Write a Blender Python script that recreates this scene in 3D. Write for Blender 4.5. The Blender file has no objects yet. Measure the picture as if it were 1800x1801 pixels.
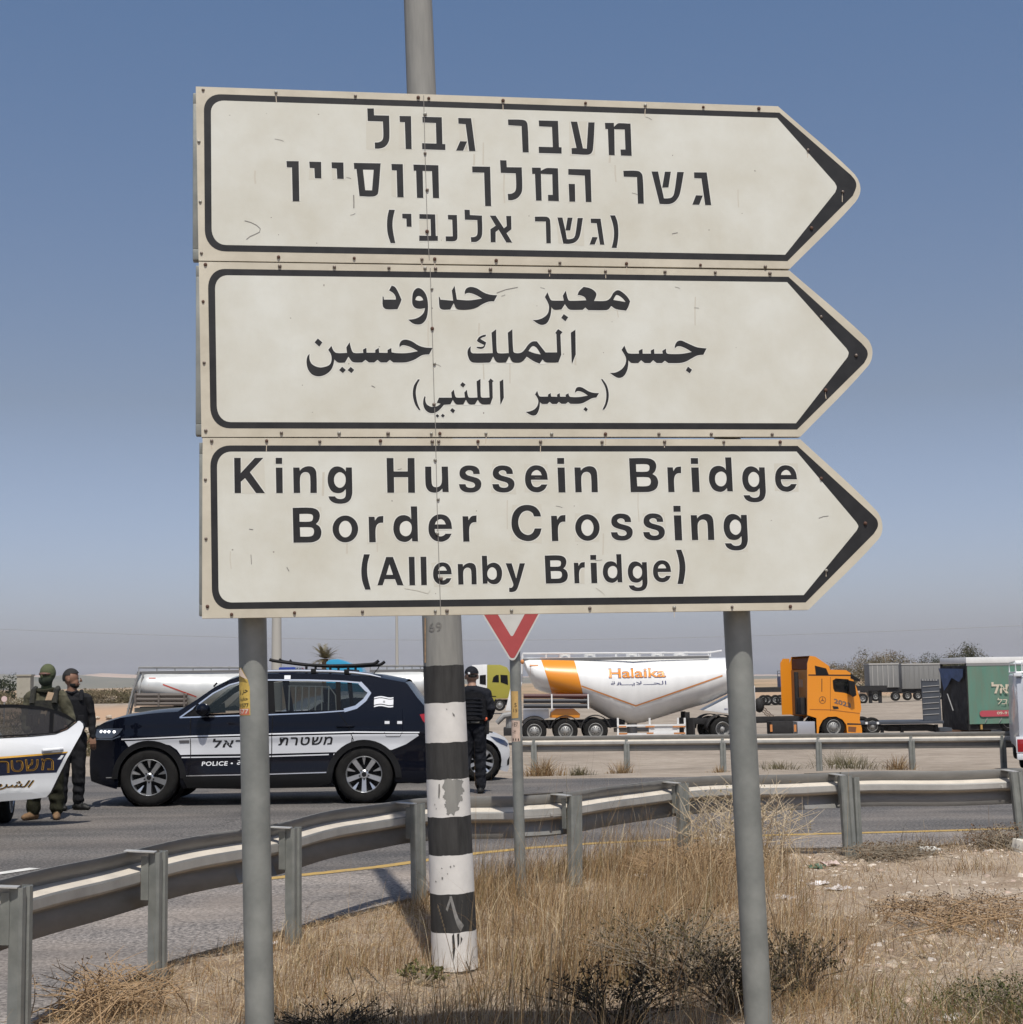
import bpy, bmesh, math, random
import numpy as np
from mathutils import Vector, Matrix
from mathutils.geometry import tessellate_polygon
random.seed(7); rng = np.random.default_rng(7)
R = math.radians
scene = bpy.context.scene
COL = scene.collection

# ------------------------------------------------------------------ camera
F, ROLL, PITCH, EYE = 2700.0, 0.015, math.atan(300 / 2700), 1.6
cam = bpy.data.cameras.new('camera'); cam.lens = 54.0; cam.sensor_width = 36.0
cam.clip_start = 0.05; cam.clip_end = 30000
cam_o = bpy.data.objects.new('camera', cam); COL.objects.link(cam_o)
_fw = Vector((0, math.cos(PITCH), math.sin(PITCH))); _u0 = Vector((0, -math.sin(PITCH), math.cos(PITCH)))
_r = math.cos(ROLL) * Vector((1, 0, 0)) - math.sin(ROLL) * _u0
_up = math.cos(ROLL) * _u0 + math.sin(ROLL) * Vector((1, 0, 0))
cam_o.matrix_world = Matrix(((_r.x, _up.x, -_fw.x, 0), (_r.y, _up.y, -_fw.y, 0), (_r.z, _up.z, -_fw.z, EYE), (0, 0, 0, 1)))
scene.camera = cam_o
CAM = Vector((0, 0, EYE))

# ------------------------------------------------------------------ sky and sun
SUN_EL, SUN_AZ = R(62), math.atan2(0.12, -0.99)       # azimuth of the sun as (x, y): straight behind the camera
world = bpy.data.worlds.new('World'); scene.world = world; world.use_nodes = True
wn = world.node_tree; wn.nodes.clear()
sky = wn.nodes.new('ShaderNodeTexSky'); sky.sky_type = 'NISHITA'; sky.sun_disc = False
sky.sun_elevation = SUN_EL; sky.sun_rotation = SUN_AZ % (2 * math.pi)
sky.altitude = 0; sky.air_density = 1.0; sky.dust_density = 2.0; sky.ozone_density = 1.5
tc = wn.nodes.new('ShaderNodeTexCoord'); sep = wn.nodes.new('ShaderNodeSeparateXYZ')
wn.links.new(tc.outputs['Generated'], sep.inputs[0])
ramp = wn.nodes.new('ShaderNodeValToRGB')             # dusty desert air: greyer and pinker low down
for k_, (p_, c_) in enumerate(((0.0, (0.98, 0.975, 1.28)), (0.18, (0.81, 0.715, 0.715)), (0.42, (0.72, 0.78, 0.845)))):
    e_ = ramp.color_ramp.elements[k_] if k_ < 2 else ramp.color_ramp.elements.new(p_)
    e_.position = p_; e_.color = (*c_, 1)
wn.links.new(sep.outputs['Z'], ramp.inputs[0])
mul = wn.nodes.new('ShaderNodeMixRGB'); mul.blend_type = 'MULTIPLY'; mul.inputs[0].default_value = 1
wn.links.new(sky.outputs[0], mul.inputs[1]); wn.links.new(ramp.outputs[0], mul.inputs[2])
bg = wn.nodes.new('ShaderNodeBackground'); bg.inputs[1].default_value = 0.09
wo = wn.nodes.new('ShaderNodeOutputWorld')
wn.links.new(mul.outputs[0], bg.inputs[0]); wn.links.new(bg.outputs[0], wo.inputs[0])
sl = bpy.data.lights.new('sun', 'SUN'); sl.energy = 3.4; sl.angle = R(0.53); sl.color = (1.0, 0.95, 0.87)
so = bpy.data.objects.new('sun', sl); COL.objects.link(so)
_sd = Vector((0.12, -0.99, 0)).normalized() * math.cos(SUN_EL) + Vector((0, 0, math.sin(SUN_EL)))
so.rotation_euler = (-_sd).to_track_quat('-Z', 'Y').to_euler(); so.location = (0, -20, 40)
scene.view_settings.view_transform = 'Standard'; scene.view_settings.look = 'None'
scene.view_settings.exposure = 0.45; scene.view_settings.gamma = 1.0

# ------------------------------------------------------------------ measuring: a point of the 1800 px frame to a place
def ray(u, v): return _r * ((u - 900) / F) - _up * ((v - 900) / F) + _fw
def G(u, v, z=0.0):
    d = ray(u, v); return CAM + d * ((z - EYE) / d.z)
def P(u, v, y):
    d = ray(u, v); return CAM + d * (y / d.y)
class VP:
    """A vertical plane through (ox, oy) that runs along angle a; side() gives (distance along it, height above z0)."""
    def __init__(s, ox, oy, a=0.0, z0=0.0):
        s.o = Vector((ox, oy, z0)); s.a = a; s.t = Vector((math.cos(a), math.sin(a), 0)); s.n = Vector((-math.sin(a), math.cos(a), 0))
    def pt(s, u, v):
        d = ray(u, v); k = ((s.o - CAM).dot(s.n)) / d.dot(s.n); p = CAM + d * k - s.o
        return (p.dot(s.t), p.z)
    def side(s, pts): return [s.pt(u, v) for u, v in pts]

# ------------------------------------------------------------------ materials
MATS = {}
def mat(name, col, rough=0.6, metal=0.0, var=0.0, scale=6.0, col2=None, bump=0.0, bscale=None, coat=0.0, spec=None, detail=6.0, emit=None, stretch=None):
    if name in MATS: return MATS[name]
    m = bpy.data.materials.new(name); m.use_nodes = True; nt = m.node_tree; b = nt.nodes['Principled BSDF']
    b.inputs['Base Color'].default_value = (*col, 1); b.inputs['Roughness'].default_value = rough; b.inputs['Metallic'].default_value = metal
    if coat: b.inputs['Coat Weight'].default_value = coat; b.inputs['Coat Roughness'].default_value = 0.04
    if spec is not None: b.inputs['Specular IOR Level'].default_value = spec
    if emit: b.inputs['Emission Color'].default_value = (*emit[0], 1); b.inputs['Emission Strength'].default_value = emit[1]
    t = None
    if var or col2 or bump:
        t = nt.nodes.new('ShaderNodeTexCoord'); mp = nt.nodes.new('ShaderNodeMapping')
        if stretch: mp.inputs['Scale'].default_value = stretch
        nt.links.new(t.outputs['Object'], mp.inputs[0])
    if var or col2:
        n = nt.nodes.new('ShaderNodeTexNoise'); n.inputs['Scale'].default_value = scale; n.inputs['Detail'].default_value = detail; n.inputs['Roughness'].default_value = 0.62
        nt.links.new(mp.outputs[0], n.inputs['Vector'])
        r_ = nt.nodes.new('ShaderNodeValToRGB'); e = r_.color_ramp.elements
        e[0].position = 0.32; e[1].position = 0.68
        a = col2 if col2 else tuple(c * (1 - var) for c in col); c_ = col if col2 else tuple(min(1, c * (1 + var)) for c in col)
        e[0].color = (*a, 1); e[1].color = (*c_, 1)
        nt.links.new(n.outputs['Fac'], r_.inputs[0]); nt.links.new(r_.outputs[0], b.inputs['Base Color'])
        m2 = nt.nodes.new('ShaderNodeMapRange'); m2.inputs[3].default_value = max(0.02, rough - 0.08); m2.inputs[4].default_value = min(1, rough + 0.1)
        nt.links.new(n.outputs['Fac'], m2.inputs[0]); nt.links.new(m2.outputs[0], b.inputs['Roughness'])
    if bump:
        n2 = nt.nodes.new('ShaderNodeTexNoise'); n2.inputs['Scale'].default_value = bscale or scale; n2.inputs['Detail'].default_value = 5
        nt.links.new(mp.outputs[0], n2.inputs['Vector'])
        bp = nt.nodes.new('ShaderNodeBump'); bp.inputs['Strength'].default_value = bump; bp.inputs['Distance'].default_value = 0.02
        nt.links.new(n2.outputs['Fac'], bp.inputs['Height']); nt.links.new(bp.outputs[0], b.inputs['Normal'])
    MATS[name] = m; return m
def glass(name, tint=(0.02, 0.025, 0.028), clear=0.35):
    if name in MATS: return MATS[name]
    m = bpy.data.materials.new(name); m.use_nodes = True; nt = m.node_tree; b = nt.nodes['Principled BSDF']; o = nt.nodes['Material Output']
    b.inputs['Base Color'].default_value = (*tint, 1); b.inputs['Roughness'].default_value = 0.03
    tr = nt.nodes.new('ShaderNodeBsdfTransparent'); tr.inputs[0].default_value = (0.75, 0.8, 0.8, 1)
    mx = nt.nodes.new('ShaderNodeMixShader'); mx.inputs[0].default_value = clear
    nt.links.new(b.outputs[0], mx.inputs[1]); nt.links.new(tr.outputs[0], mx.inputs[2]); nt.links.new(mx.outputs[0], o.inputs[0])
    MATS[name] = m; return m

# ------------------------------------------------------------------ things, parts
def upright(d):
    """rotation of a leaning post: its z along d, its x as level as can be"""
    z = Vector(d).normalized(); x = (Vector((1, 0, 0)) - z * z.x).normalized(); y = z.cross(x)
    return Matrix((x, y, z)).transposed().to_euler()
def tag(o, label=None, cat=None, group=None, kind=None):
    if label: o['label'] = label
    if cat: o['category'] = cat
    if group: o['group'] = group
    if kind: o['kind'] = kind
    return o
def thing(name, label, cat, loc=(0, 0, 0), rotz=0.0, group=None, lean=None):
    o = bpy.data.objects.new(name, None); COL.objects.link(o); o.empty_display_size = 0.3
    o.location = loc; o.rotation_euler = (lean[0] if lean else 0, lean[1] if lean else 0, rotz)
    return tag(o, label, cat, group)
def copy_tree(o, parent=None):
    c = o.copy(); COL.objects.link(c)
    if parent: c.parent = parent
    for ch in list(o.children): copy_tree(ch, c)
    return c
def smooth_mesh(me, ang=35):
    if ang:
        me.polygons.foreach_set('use_smooth', [True] * len(me.polygons))
        if ang < 180: me.set_sharp_from_angle(angle=R(ang))
def link(name, me, m, parent=None, loc=None):
    o = bpy.data.objects.new(name, me); COL.objects.link(o)
    for k in (m if isinstance(m, (list, tuple)) else [m]): me.materials.append(k)
    if parent: o.parent = parent
    if loc is not None: o.location = loc
    return o
class MB:
    def __init__(s): s.v = []; s.f = []; s.mi = []; s.cur = 0
    def add(s, vs, fs):
        k = len(s.v); s.v += [tuple(p) for p in vs]; s.f += [tuple(i + k for i in f) for f in fs]; s.mi += [s.cur] * len(fs); return s
    def box(s, x0, x1, y0, y1, z0, z1, M=None):
        vs = [(x, y, z) for z in (z0, z1) for y in (y0, y1) for x in (x0, x1)]
        if M: vs = [M @ Vector(p) for p in vs]
        return s.add(vs, [(0, 2, 3, 1), (4, 5, 7, 6), (0, 1, 5, 4), (2, 6, 7, 3), (0, 4, 6, 2), (1, 3, 7, 5)])
    def prism(s, poly, y0, y1, axis='y', hole=None):
        """2-D outline (a, b) pushed from y0 to y1 along axis; a, b are the two other axes in order."""
        def pt(a, b, y): return (a, y, b) if axis == 'y' else ((y, a, b) if axis == 'x' else (a, b, y))
        n = len(poly); tri = tessellate_polygon([[Vector((a, b, 0)) for a, b in poly]])
        vs = [pt(a, b, y0) for a, b in poly] + [pt(a, b, y1) for a, b in poly]
        fs = [tuple(t) for t in tri] + [tuple(i + n for i in reversed(t)) for t in tri]
        fs += [(i, (i + 1) % n, (i + 1) % n + n, i + n) for i in range(n)]
        return s.add(vs, fs)
    def tube(s, pts, r, n=8, cap=True):
        pts = [Vector(p) for p in pts]; rs = r if isinstance(r, (list, tuple)) else [r] * len(pts)
        rings = []; ref = None
        for i, p in enumerate(pts):
            t = (pts[min(i + 1, len(pts) - 1)] - pts[max(i - 1, 0)]).normalized()
            a = Vector((0, 0, 1)) if abs(t.z) < 0.9 else Vector((1, 0, 0))
            if ref is not None: a = ref
            e1 = (a - t * a.dot(t)).normalized(); e2 = t.cross(e1); ref = e1
            rings.append([p + (e1 * math.cos(2 * math.pi * k / n) + e2 * math.sin(2 * math.pi * k / n)) * rs[i] for k in range(n)])
        vs = [q for rg in rings for q in rg]; fs = []
        for i in range(len(pts) - 1):
            for k in range(n): fs.append((i * n + k, i * n + (k + 1) % n, (i + 1) * n + (k + 1) % n, (i + 1) * n + k))
        if cap: fs += [tuple(range(n - 1, -1, -1)), tuple((len(pts) - 1) * n + k for k in range(n))]
        return s.add(vs, fs)
    def lathe(s, prof, n=24, axis='z', c=(0, 0, 0), cap=True):
        """profile of (radius, height) turned about an axis through c"""
        vs = []
        for rr, h in prof:
            for k in range(n):
                a = 2 * math.pi * k / n; x, y = rr * math.cos(a), rr * math.sin(a)
                q = (x, y, h) if axis == 'z' else ((x, h, y) if axis == 'y' else (h, x, y))
                vs.append((q[0] + c[0], q[1] + c[1], q[2] + c[2]))
        fs = [(i * n + k, i * n + (k + 1) % n, (i + 1) * n + (k + 1) % n, (i + 1) * n + k) for i in range(len(prof) - 1) for k in range(n)]
        if cap: fs += [tuple(range(n)), tuple((len(prof) - 1) * n + k for k in range(n))]
        return s.add(vs, fs)
    def ball(s, c, rx, ry=None, rz=None, n=16, m=10):
        ry = ry or rx; rz = rz or rx
        prof = [(math.sin(math.pi * i / m), -math.cos(math.pi * i / m)) for i in range(m + 1)]
        vs = []; 
        for rr, h in prof:
            for k in range(n):
                a = 2 * math.pi * k / n; vs.append((c[0] + rx * max(rr, 1e-4) * math.cos(a), c[1] + ry * max(rr, 1e-4) * math.sin(a), c[2] + rz * h))
        return s.add(vs, [(i * n + k, i * n + (k + 1) % n, (i + 1) * n + (k + 1) % n, (i + 1) * n + k) for i in range(m) for k in range(n)])
    def build(s, name, m, parent=None, smooth=35, bev=0.0, loc=None):
        me = bpy.data.meshes.new(name); me.from_pydata(s.v, [], s.f)
        bm = bmesh.new(); bm.from_mesh(me)
        for f, k in zip(bm.faces, s.mi): f.material_index = k
        bmesh.ops.recalc_face_normals(bm, faces=bm.faces)
        if bev:
            ed = [e for e in bm.edges if len(e.link_faces) == 2 and e.calc_face_angle(0) > 0.5]
            bmesh.ops.bevel(bm, geom=ed, offset=bev, segments=2, affect='EDGES', profile=0.6)
        bm.to_mesh(me); bm.free(); smooth_mesh(me, smooth)
        return link(name, me, m, parent, loc)
def nmesh(name, V, Fc, m, parent=None, smooth=0):
    me = bpy.data.meshes.new(name); me.from_pydata([tuple(p) for p in V], [], [tuple(f) for f in Fc])
    bm = bmesh.new(); bm.from_mesh(me); bmesh.ops.recalc_face_normals(bm, faces=bm.faces); bm.to_mesh(me); bm.free()
    smooth_mesh(me, smooth); return link(name, me, m, parent)

# outline tokens: "x,y" is a corner, "x,y~" a point on a curve
def outline(s, step=5):
    raw = s.split()
    if '^' in s:                                 # "x,y^": a rounded corner drawn towards that point
        xy = [tuple(map(float, w.rstrip('^~').split(','))) for w in raw]; out = []
        for i, w in enumerate(raw):
            if not w.endswith('^'): out.append(w); continue
            p, c, q = xy[i - 1], xy[i], xy[(i + 1) % len(xy)]
            for k in range(1, 9):
                t = k / 9; wt = 0.80; b = ((1 - t) ** 2, 2 * wt * t * (1 - t), t * t); n = sum(b); out.append('%.2f,%.2f' % tuple((b[0] * p[j] + b[1] * c[j] + b[2] * q[j]) / n for j in (0, 1)))
        raw = out
    pts = []
    for w in raw:
        sm = w.endswith('~'); a, b = w.rstrip('~').split(','); pts.append((float(a), float(b), sm))
    n = len(pts); out = []
    if not any(p[2] for p in pts): return [(p[0], p[1]) for p in pts]
    def tan(i):
        a, b = pts[i - 1], pts[(i + 1) % n]; return ((b[0] - a[0]) / 2, (b[1] - a[1]) / 2)
    for i in range(n):
        p, q = pts[i], pts[(i + 1) % n]; out.append((p[0], p[1]))
        if not (p[2] or q[2]): continue
        ch = (q[0] - p[0], q[1] - p[1]); L = math.hypot(*ch)
        def fit(t):
            l = math.hypot(*t) or 1; return (t[0] / l * L, t[1] / l * L)
        t0 = fit(tan(i)) if p[2] else ch; t1 = fit(tan((i + 1) % n)) if q[2] else ch
        for k in range(1, step):
            t = k / step; h = (2 * t**3 - 3 * t**2 + 1, t**3 - 2 * t**2 + t, -2 * t**3 + 3 * t**2, t**3 - t**2)
            out.append(tuple(h[0] * p[j] + h[1] * t0[j] + h[2] * q[j] + h[3] * t1[j] for j in (0, 1)))
    return out
def fill(contours):
    """triangles of an outline with holes; contours are lists of (x, y), the first the outer one"""
    tri = tessellate_polygon([[Vector((a, b, 0)) for a, b in c] for c in contours])
    vs = [p for c in contours for p in c]
    return vs, [tuple(t) for t in tri]
def gridded(contours, gx, gz):
    """an outline with holes cut into small faces so that it can be bent over a curved side"""
    vs, fs = fill(contours); bm = bmesh.new()
    bv = [bm.verts.new((a, 0, b)) for a, b in vs]
    for f in fs:
        try: bm.faces.new([bv[i] for i in f])
        except ValueError: pass
    bmesh.ops.dissolve_degenerate(bm, dist=1e-5, edges=bm.edges)
    xs = [p[0] for p in vs]; zs = [p[1] for p in vs]
    def cut(lo, hi, g, no):
        k = math.floor(lo / g) + 1
        while k * g < hi:
            co = (k * g, 0, 0) if no[0] else (0, 0, k * g)
            bmesh.ops.bisect_plane(bm, geom=bm.verts[:] + bm.edges[:] + bm.faces[:], dist=1e-5, plane_co=co, plane_no=no); k += 1
    if gx: cut(min(xs), max(xs), gx, (1, 0, 0))
    if gz: cut(min(zs), max(zs), gz, (0, 0, 1))
    bm.verts.index_update()
    V = [(v.co.x, v.co.z) for v in bm.verts]; Fc = [tuple(v.index for v in f.verts) for f in bm.faces]; bm.free(); return V, Fc
_tc = {}
def text2d(body, off=0.0, shear=0.0, space=1.0):
    """flat letters as triangles inside the unit box; (points, faces, width / height)"""
    key = (body, off, shear, space)
    if key in _tc: return _tc[key]
    c = bpy.data.curves.new('t', 'FONT'); c.body = body; c.offset = off; c.shear = shear; c.space_character = space; c.resolution_u = 3
    o = bpy.data.objects.new('t', c); COL.objects.link(o)
    dg = bpy.context.evaluated_depsgraph_get(); me = bpy.data.meshes.new_from_object(o.evaluated_get(dg))
    V = [(v.co.x, v.co.y) for v in me.vertices]; Fc = [tuple(p.vertices) for p in me.polygons]
    bpy.data.objects.remove(o); bpy.data.curves.remove(c); bpy.data.meshes.remove(me)
    xs = [p[0] for p in V]; ys = [p[1] for p in V]; x0, x1, y0, y1 = min(xs), max(xs), min(ys), max(ys)
    _tc[key] = ([((a - x0) / (x1 - x0), (b - y0) / (y1 - y0)) for a, b in V], Fc, (x1 - x0) / (y1 - y0)); return _tc[key]
def lettering(name, body, box, surf, m, parent, off=0.0, shear=0.0, space=1.0):
    """letters laid into box (a0, a1, b0, b1) of a surface: surf(a, b) gives the 3-D point"""
    V, Fc, _ = text2d(body, off, shear, space); a0, a1, b0, b1 = box
    return nmesh(name, [surf(a0 + (a1 - a0) * p, b0 + (b1 - b0) * q) for p, q in V], Fc, m, parent)
def lerp(a, b, t): return a + (b - a) * t
def interp(x, xs, ys): return float(np.interp(x, xs, ys))
# ------------------------------------------------------------------ the setting
from mathutils import noise as mnoise
def fbm(x, y, s, seed=0.0, o=4): return mnoise.fractal(Vector((x * s + seed, y * s - seed, seed)), 1.0, 2.0, o)
EDGE = [G(u, v) for u, v in ((60, 1801), (300, 1690), (480, 1640), (660, 1595), (830, 1552), (1080, 1506), (1180, 1491), (1360, 1492), (1560, 1489), (1700, 1485), (1800, 1472))]
EX = [-2.62, -2.55, -2.45] + [p.x for p in EDGE] + [9.0, 60.0]; EY = [-30.0, 2.0, 5.5] + [p.y for p in EDGE] + [15.6, 17.0]
def edge_y(x): return -40.0 if x < EX[0] else interp(x, EX, EY)
def sstep(a, b, t):
    t = min(1, max(0, (t - a) / (b - a))); return t * t * (3 - 2 * t)
def terrain(x, y):
    d = edge_y(x) - y
    if d > -0.3:
        k = sstep(0.0, 0.35, d + 0.1 * fbm(x, y, 2.0, 3.1))
        return -0.03 * (1 - k) + k * (0.012 + 0.035 * fbm(x, y, 0.9, 1.7) + 0.022 * fbm(x, y, 4.0, 5.0))
    far = 25.6 if x > -1 else 28.6
    if y < far: return -0.03
    z = -0.03 + 0.03 * sstep(far, far + 0.6, y) - 0.3 * sstep(26.5, 31, y) - 0.75 * sstep(33, 44, y)
    z += 0.05 * fbm(x, y, 0.35, 2.0) * sstep(far, far + 2, y) * (1 if y < 60 else 0.4)
    if y > 80:
        a = x / y
        left = sstep(-0.14, -0.2, a) * sstep(112, 120, y + 3 * fbm(x, 0, 0.1, 8)) * 1.5
        right = sstep(0.10, 0.16, a) * sstep(205, 214, y) * 1.5
        z += left + right
        z += 0.35 * fbm(x, y, 0.05, 4.0) * sstep(112, 150, y) + sstep(220, 900, y) * 0.4
    if y > 900:
        z += max(0.0, 3.0 * fbm(x, y, 0.002, 6.0)) * sstep(900, 2000, y)
    return z
def axis(*segs):
    out = []
    for a, b, st in segs:
        n = max(1, round((b - a) / st)); out += [a + (b - a) * i / n for i in range(n)]
    return out + [segs[-1][1]]
gx = axis((-7000, -1000, 750), (-1000, -200, 100), (-200, -60, 14), (-60, -8, 2.6), (-8, 9, 0.15), (9, 60, 2.5), (60, 200, 14), (200, 1000, 100), (1000, 7000, 750))
gy = axis((-60, 4, 8), (4, 16.6, 0.12), (16.6, 25, 1.4), (25, 46, 0.75), (46, 104, 3), (104, 124, 1.0), (124, 200, 5), (200, 216, 1.6), (216, 400, 15), (400, 1000, 60), (1000, 7000, 500))
gv = [(x, y, terrain(x, y)) for y in gy for x in gx]; nx = len(gx)
gf = [(j * nx + i, j * nx + i + 1, (j + 1) * nx + i + 1, (j + 1) * nx + i) for j in range(len(gy) - 1) for i in range(nx - 1)]
def ground_mat():
    m = bpy.data.materials.new('dry earth'); m.use_nodes = True; nt = m.node_tree; b = nt.nodes['Principled BSDF']; b.inputs['Roughness'].default_value = 0.95
    b.inputs['Specular IOR Level'].default_value = 0.15
    N = nt.nodes.new; L = nt.links.new
    t = N('ShaderNodeTexCoord')
    def nz(s, d=6, r=0.6):
        n = N('ShaderNodeTexNoise'); n.inputs['Scale'].default_value = s; n.inputs['Detail'].default_value = d; n.inputs['Roughness'].default_value = r; L(t.outputs['Object'], n.inputs['Vector']); return n
    def rp(src, stops):
        r = N('ShaderNodeValToRGB'); e = r.color_ramp.elements
        e[0].position, e[0].color = stops[0][0], (*stops[0][1], 1); e[1].position, e[1].color = stops[-1][0], (*stops[-1][1], 1)
        for p, c in stops[1:-1]:
            k = e.new(p); k.color = (*c, 1)
        L(src, r.inputs[0]); return r
    def mx(f, a, c, mode='MIX'):
        k = N('ShaderNodeMixRGB'); k.blend_type = mode
        if hasattr(f, 'node'): L(f, k.inputs[0])
        else: k.inputs[0].default_value = f
        L(a, k.inputs[1]); L(c, k.inputs[2]); return k.outputs[0]
    near = rp(nz(1.6).outputs['Fac'], [(0.3, (0.30, 0.225, 0.16)), (0.5, (0.41, 0.33, 0.25)), (0.7, (0.50, 0.42, 0.335))]).outputs[0]
    fine = rp(nz(38, 4, 0.7).outputs['Fac'], [(0.35, (0.62, 0.6, 0.58)), (0.65, (1.0, 1.0, 1.0))]).outputs[0]
    near = mx(1.0, near, fine, 'MULTIPLY')
    v = N('ShaderNodeTexVoronoi'); v.inputs['Scale'].default_value = 26; L(t.outputs['Object'], v.inputs['Vector'])
    peb = rp(v.outputs['Distance'], [(0.16, (1, 1, 1)), (0.22, (0, 0, 0))]).outputs[0]
    pm = rp(nz(5).outputs['Fac'], [(0.5, (0, 0, 0)), (0.62, (0.8, 0.8, 0.8))]).outputs[0]
    pk = mx(1.0, peb, pm, 'MULTIPLY')
    pc = rp(v.outputs['Color'], [(0.2, (0.36, 0.3, 0.24)), (0.8, (0.55, 0.5, 0.44))]).outputs[0]
    near = mx(pk, near, pc)
    lot = rp(nz(0.22, 8).outputs['Fac'], [(0.3, (0.255, 0.218, 0.178)), (0.5, (0.32, 0.272, 0.222)), (0.7, (0.36, 0.31, 0.255))]).outputs[0]
    sc = rp(nz(1.3, 8, 0.75).outputs['Fac'], [(0.35, (0.72, 0.70, 0.68)), (0.6, (1, 1, 1))]).outputs[0]
    lot = mx(1.0, lot, sc, 'MULTIPLY')
    farc = rp(nz(0.035, 9, 0.7).outputs['Fac'], [(0.38, (0.16, 0.145, 0.085)), (0.48, (0.30, 0.22, 0.14)), (0.62, (0.43, 0.29, 0.19))]).outputs[0]
    sp = N('ShaderNodeSeparateXYZ'); L(t.outputs['Object'], sp.inputs[0])
    def ys(a, b):
        k = N('ShaderNodeMapRange'); k.inputs[1].default_value = a; k.inputs[2].default_value = b; L(sp.outputs['Y'], k.inputs[0]); return k.outputs[0]
    c = mx(ys(20, 27), near, lot); c = mx(ys(170, 240), c, farc)
    gm = N('ShaderNodeNewGeometry'); s2 = N('ShaderNodeSeparateXYZ'); L(gm.outputs['Normal'], s2.inputs[0])
    kk = N('ShaderNodeMapRange'); kk.inputs[1].default_value = 0.998; kk.inputs[2].default_value = 0.97; L(s2.outputs['Z'], kk.inputs[0])
    k3 = N('ShaderNodeMath'); k3.operation = 'MULTIPLY'; L(kk.outputs[0], k3.inputs[0]); L(ys(100, 105), k3.inputs[1])
    red = N('ShaderNodeRGB'); red.outputs[0].default_value = (0.36, 0.245, 0.165, 1)
    c = mx(k3.outputs[0], c, red.outputs[0])
    L(c, b.inputs['Base Color'])
    bp = N('ShaderNodeBump'); bp.inputs['Strength'].default_value = 0.7; bp.inputs['Distance'].default_value = 0.03
    h = N('ShaderNodeMath'); h.operation = 'ADD'; L(nz(30, 6, 0.7).outputs['Fac'], h.inputs[0]); L(pk, h.inputs[1]); L(h.outputs[0], bp.inputs['Height']); L(bp.outputs[0], b.inputs['Normal'])
    return m
ground = nmesh('ground', gv, gf, ground_mat(), smooth=180); tag(ground, kind='structure')

def asphalt(name, lo, hi, dust):
    m = bpy.data.materials.new(name); m.use_nodes = True; nt = m.node_tree; b = nt.nodes['Principled BSDF']; b.inputs['Roughness'].default_value = 0.85
    N = nt.nodes.new; L = nt.links.new; t = N('ShaderNodeTexCoord')
    n = N('ShaderNodeTexNoise'); n.inputs['Scale'].default_value = 34; n.inputs['Detail'].default_value = 4; n.inputs['Roughness'].default_value = 0.75; L(t.outputs['Object'], n.inputs['Vector'])
    r = N('ShaderNodeValToRGB'); e = r.color_ramp.elements; e[0].position = 0.41; e[0].color = (*lo, 1); e[1].position = 0.61; e[1].color = (*hi, 1); L(n.outputs['Fac'], r.inputs[0])
    n2 = N('ShaderNodeTexNoise'); n2.inputs['Scale'].default_value = 0.7; n2.inputs['Detail'].default_value = 7; L(t.outputs['Object'], n2.inputs['Vector'])
    r2 = N('ShaderNodeValToRGB'); e = r2.color_ramp.elements; e[0].position = 0.42; e[0].color = (0, 0, 0, 1); e[1].position = 0.75; e[1].color = (dust, dust, dust, 1); L(n2.outputs['Fac'], r2.inputs[0])
    x = N('ShaderNodeMixRGB'); L(r2.outputs[0], x.inputs[0]); L(r.outputs[0], x.inputs[1]); x.inputs[2].default_value = (0.30, 0.25, 0.205, 1)
    n3 = N('ShaderNodeTexNoise'); mp = N('ShaderNodeMapping'); mp.inputs['Scale'].default_value = (0.10, 0.55, 1); L(t.outputs['Object'], mp.inputs[0]); L(mp.outputs[0], n3.inputs['Vector']); n3.inputs['Scale'].default_value = 2.2; n3.inputs['Detail'].default_value = 6
    r3 = N('ShaderNodeValToRGB'); e = r3.color_ramp.elements; e[0].position = 0.36; e[0].color = (0.66, 0.66, 0.67, 1); e[1].position = 0.6; e[1].color = (1.06, 1.05, 1.04, 1); L(n3.outputs['Fac'], r3.inputs[0])
    x2 = N('ShaderNodeMixRGB'); x2.blend_type = 'MULTIPLY'; x2.inputs[0].default_value = 1; L(x.outputs[0], x2.inputs[1]); L(r3.outputs[0], x2.inputs[2])
    vc = N('ShaderNodeTexVoronoi'); vc.feature = 'DISTANCE_TO_EDGE'; vc.inputs['Scale'].default_value = 0.32; nw = N('ShaderNodeTexNoise'); nw.inputs['Scale'].default_value = 1.7; nw.inputs['Detail'].default_value = 5; L(t.outputs['Object'], nw.inputs['Vector']); ad = N('ShaderNodeVectorMath'); ad.operation = 'ADD'; L(t.outputs['Object'], ad.inputs[0]); L(nw.outputs['Color'], ad.inputs[1]); L(ad.outputs[0], vc.inputs['Vector'])
    rc = N('ShaderNodeValToRGB'); e = rc.color_ramp.elements; e[0].position = 0.0; e[0].color = (0.45, 0.45, 0.45, 1); e[1].position = 0.006; e[1].color = (1, 1, 1, 1); L(vc.outputs['Distance'], rc.inputs[0])
    x3 = N('ShaderNodeMixRGB'); x3.blend_type = 'MULTIPLY'; x3.inputs[0].default_value = 0.8; L(x2.outputs[0], x3.inputs[1]); L(rc.outputs[0], x3.inputs[2]); L(x3.outputs[0], b.inputs['Base Color'])
    v = N('ShaderNodeTexVoronoi'); v.inputs['Scale'].default_value = 60; L(t.outputs['Object'], v.inputs['Vector'])
    bp = N('ShaderNodeBump'); bp.inputs['Strength'].default_value = 0.6; bp.inputs['Distance'].default_value = 0.01; L(v.outputs['Distance'], bp.inputs['Height']); L(bp.outputs[0], b.inputs['Normal'])
    return m
A_ROAD = asphalt('road asphalt', (0.036, 0.034, 0.033), (0.185, 0.172, 0.160), 0.3)
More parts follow.
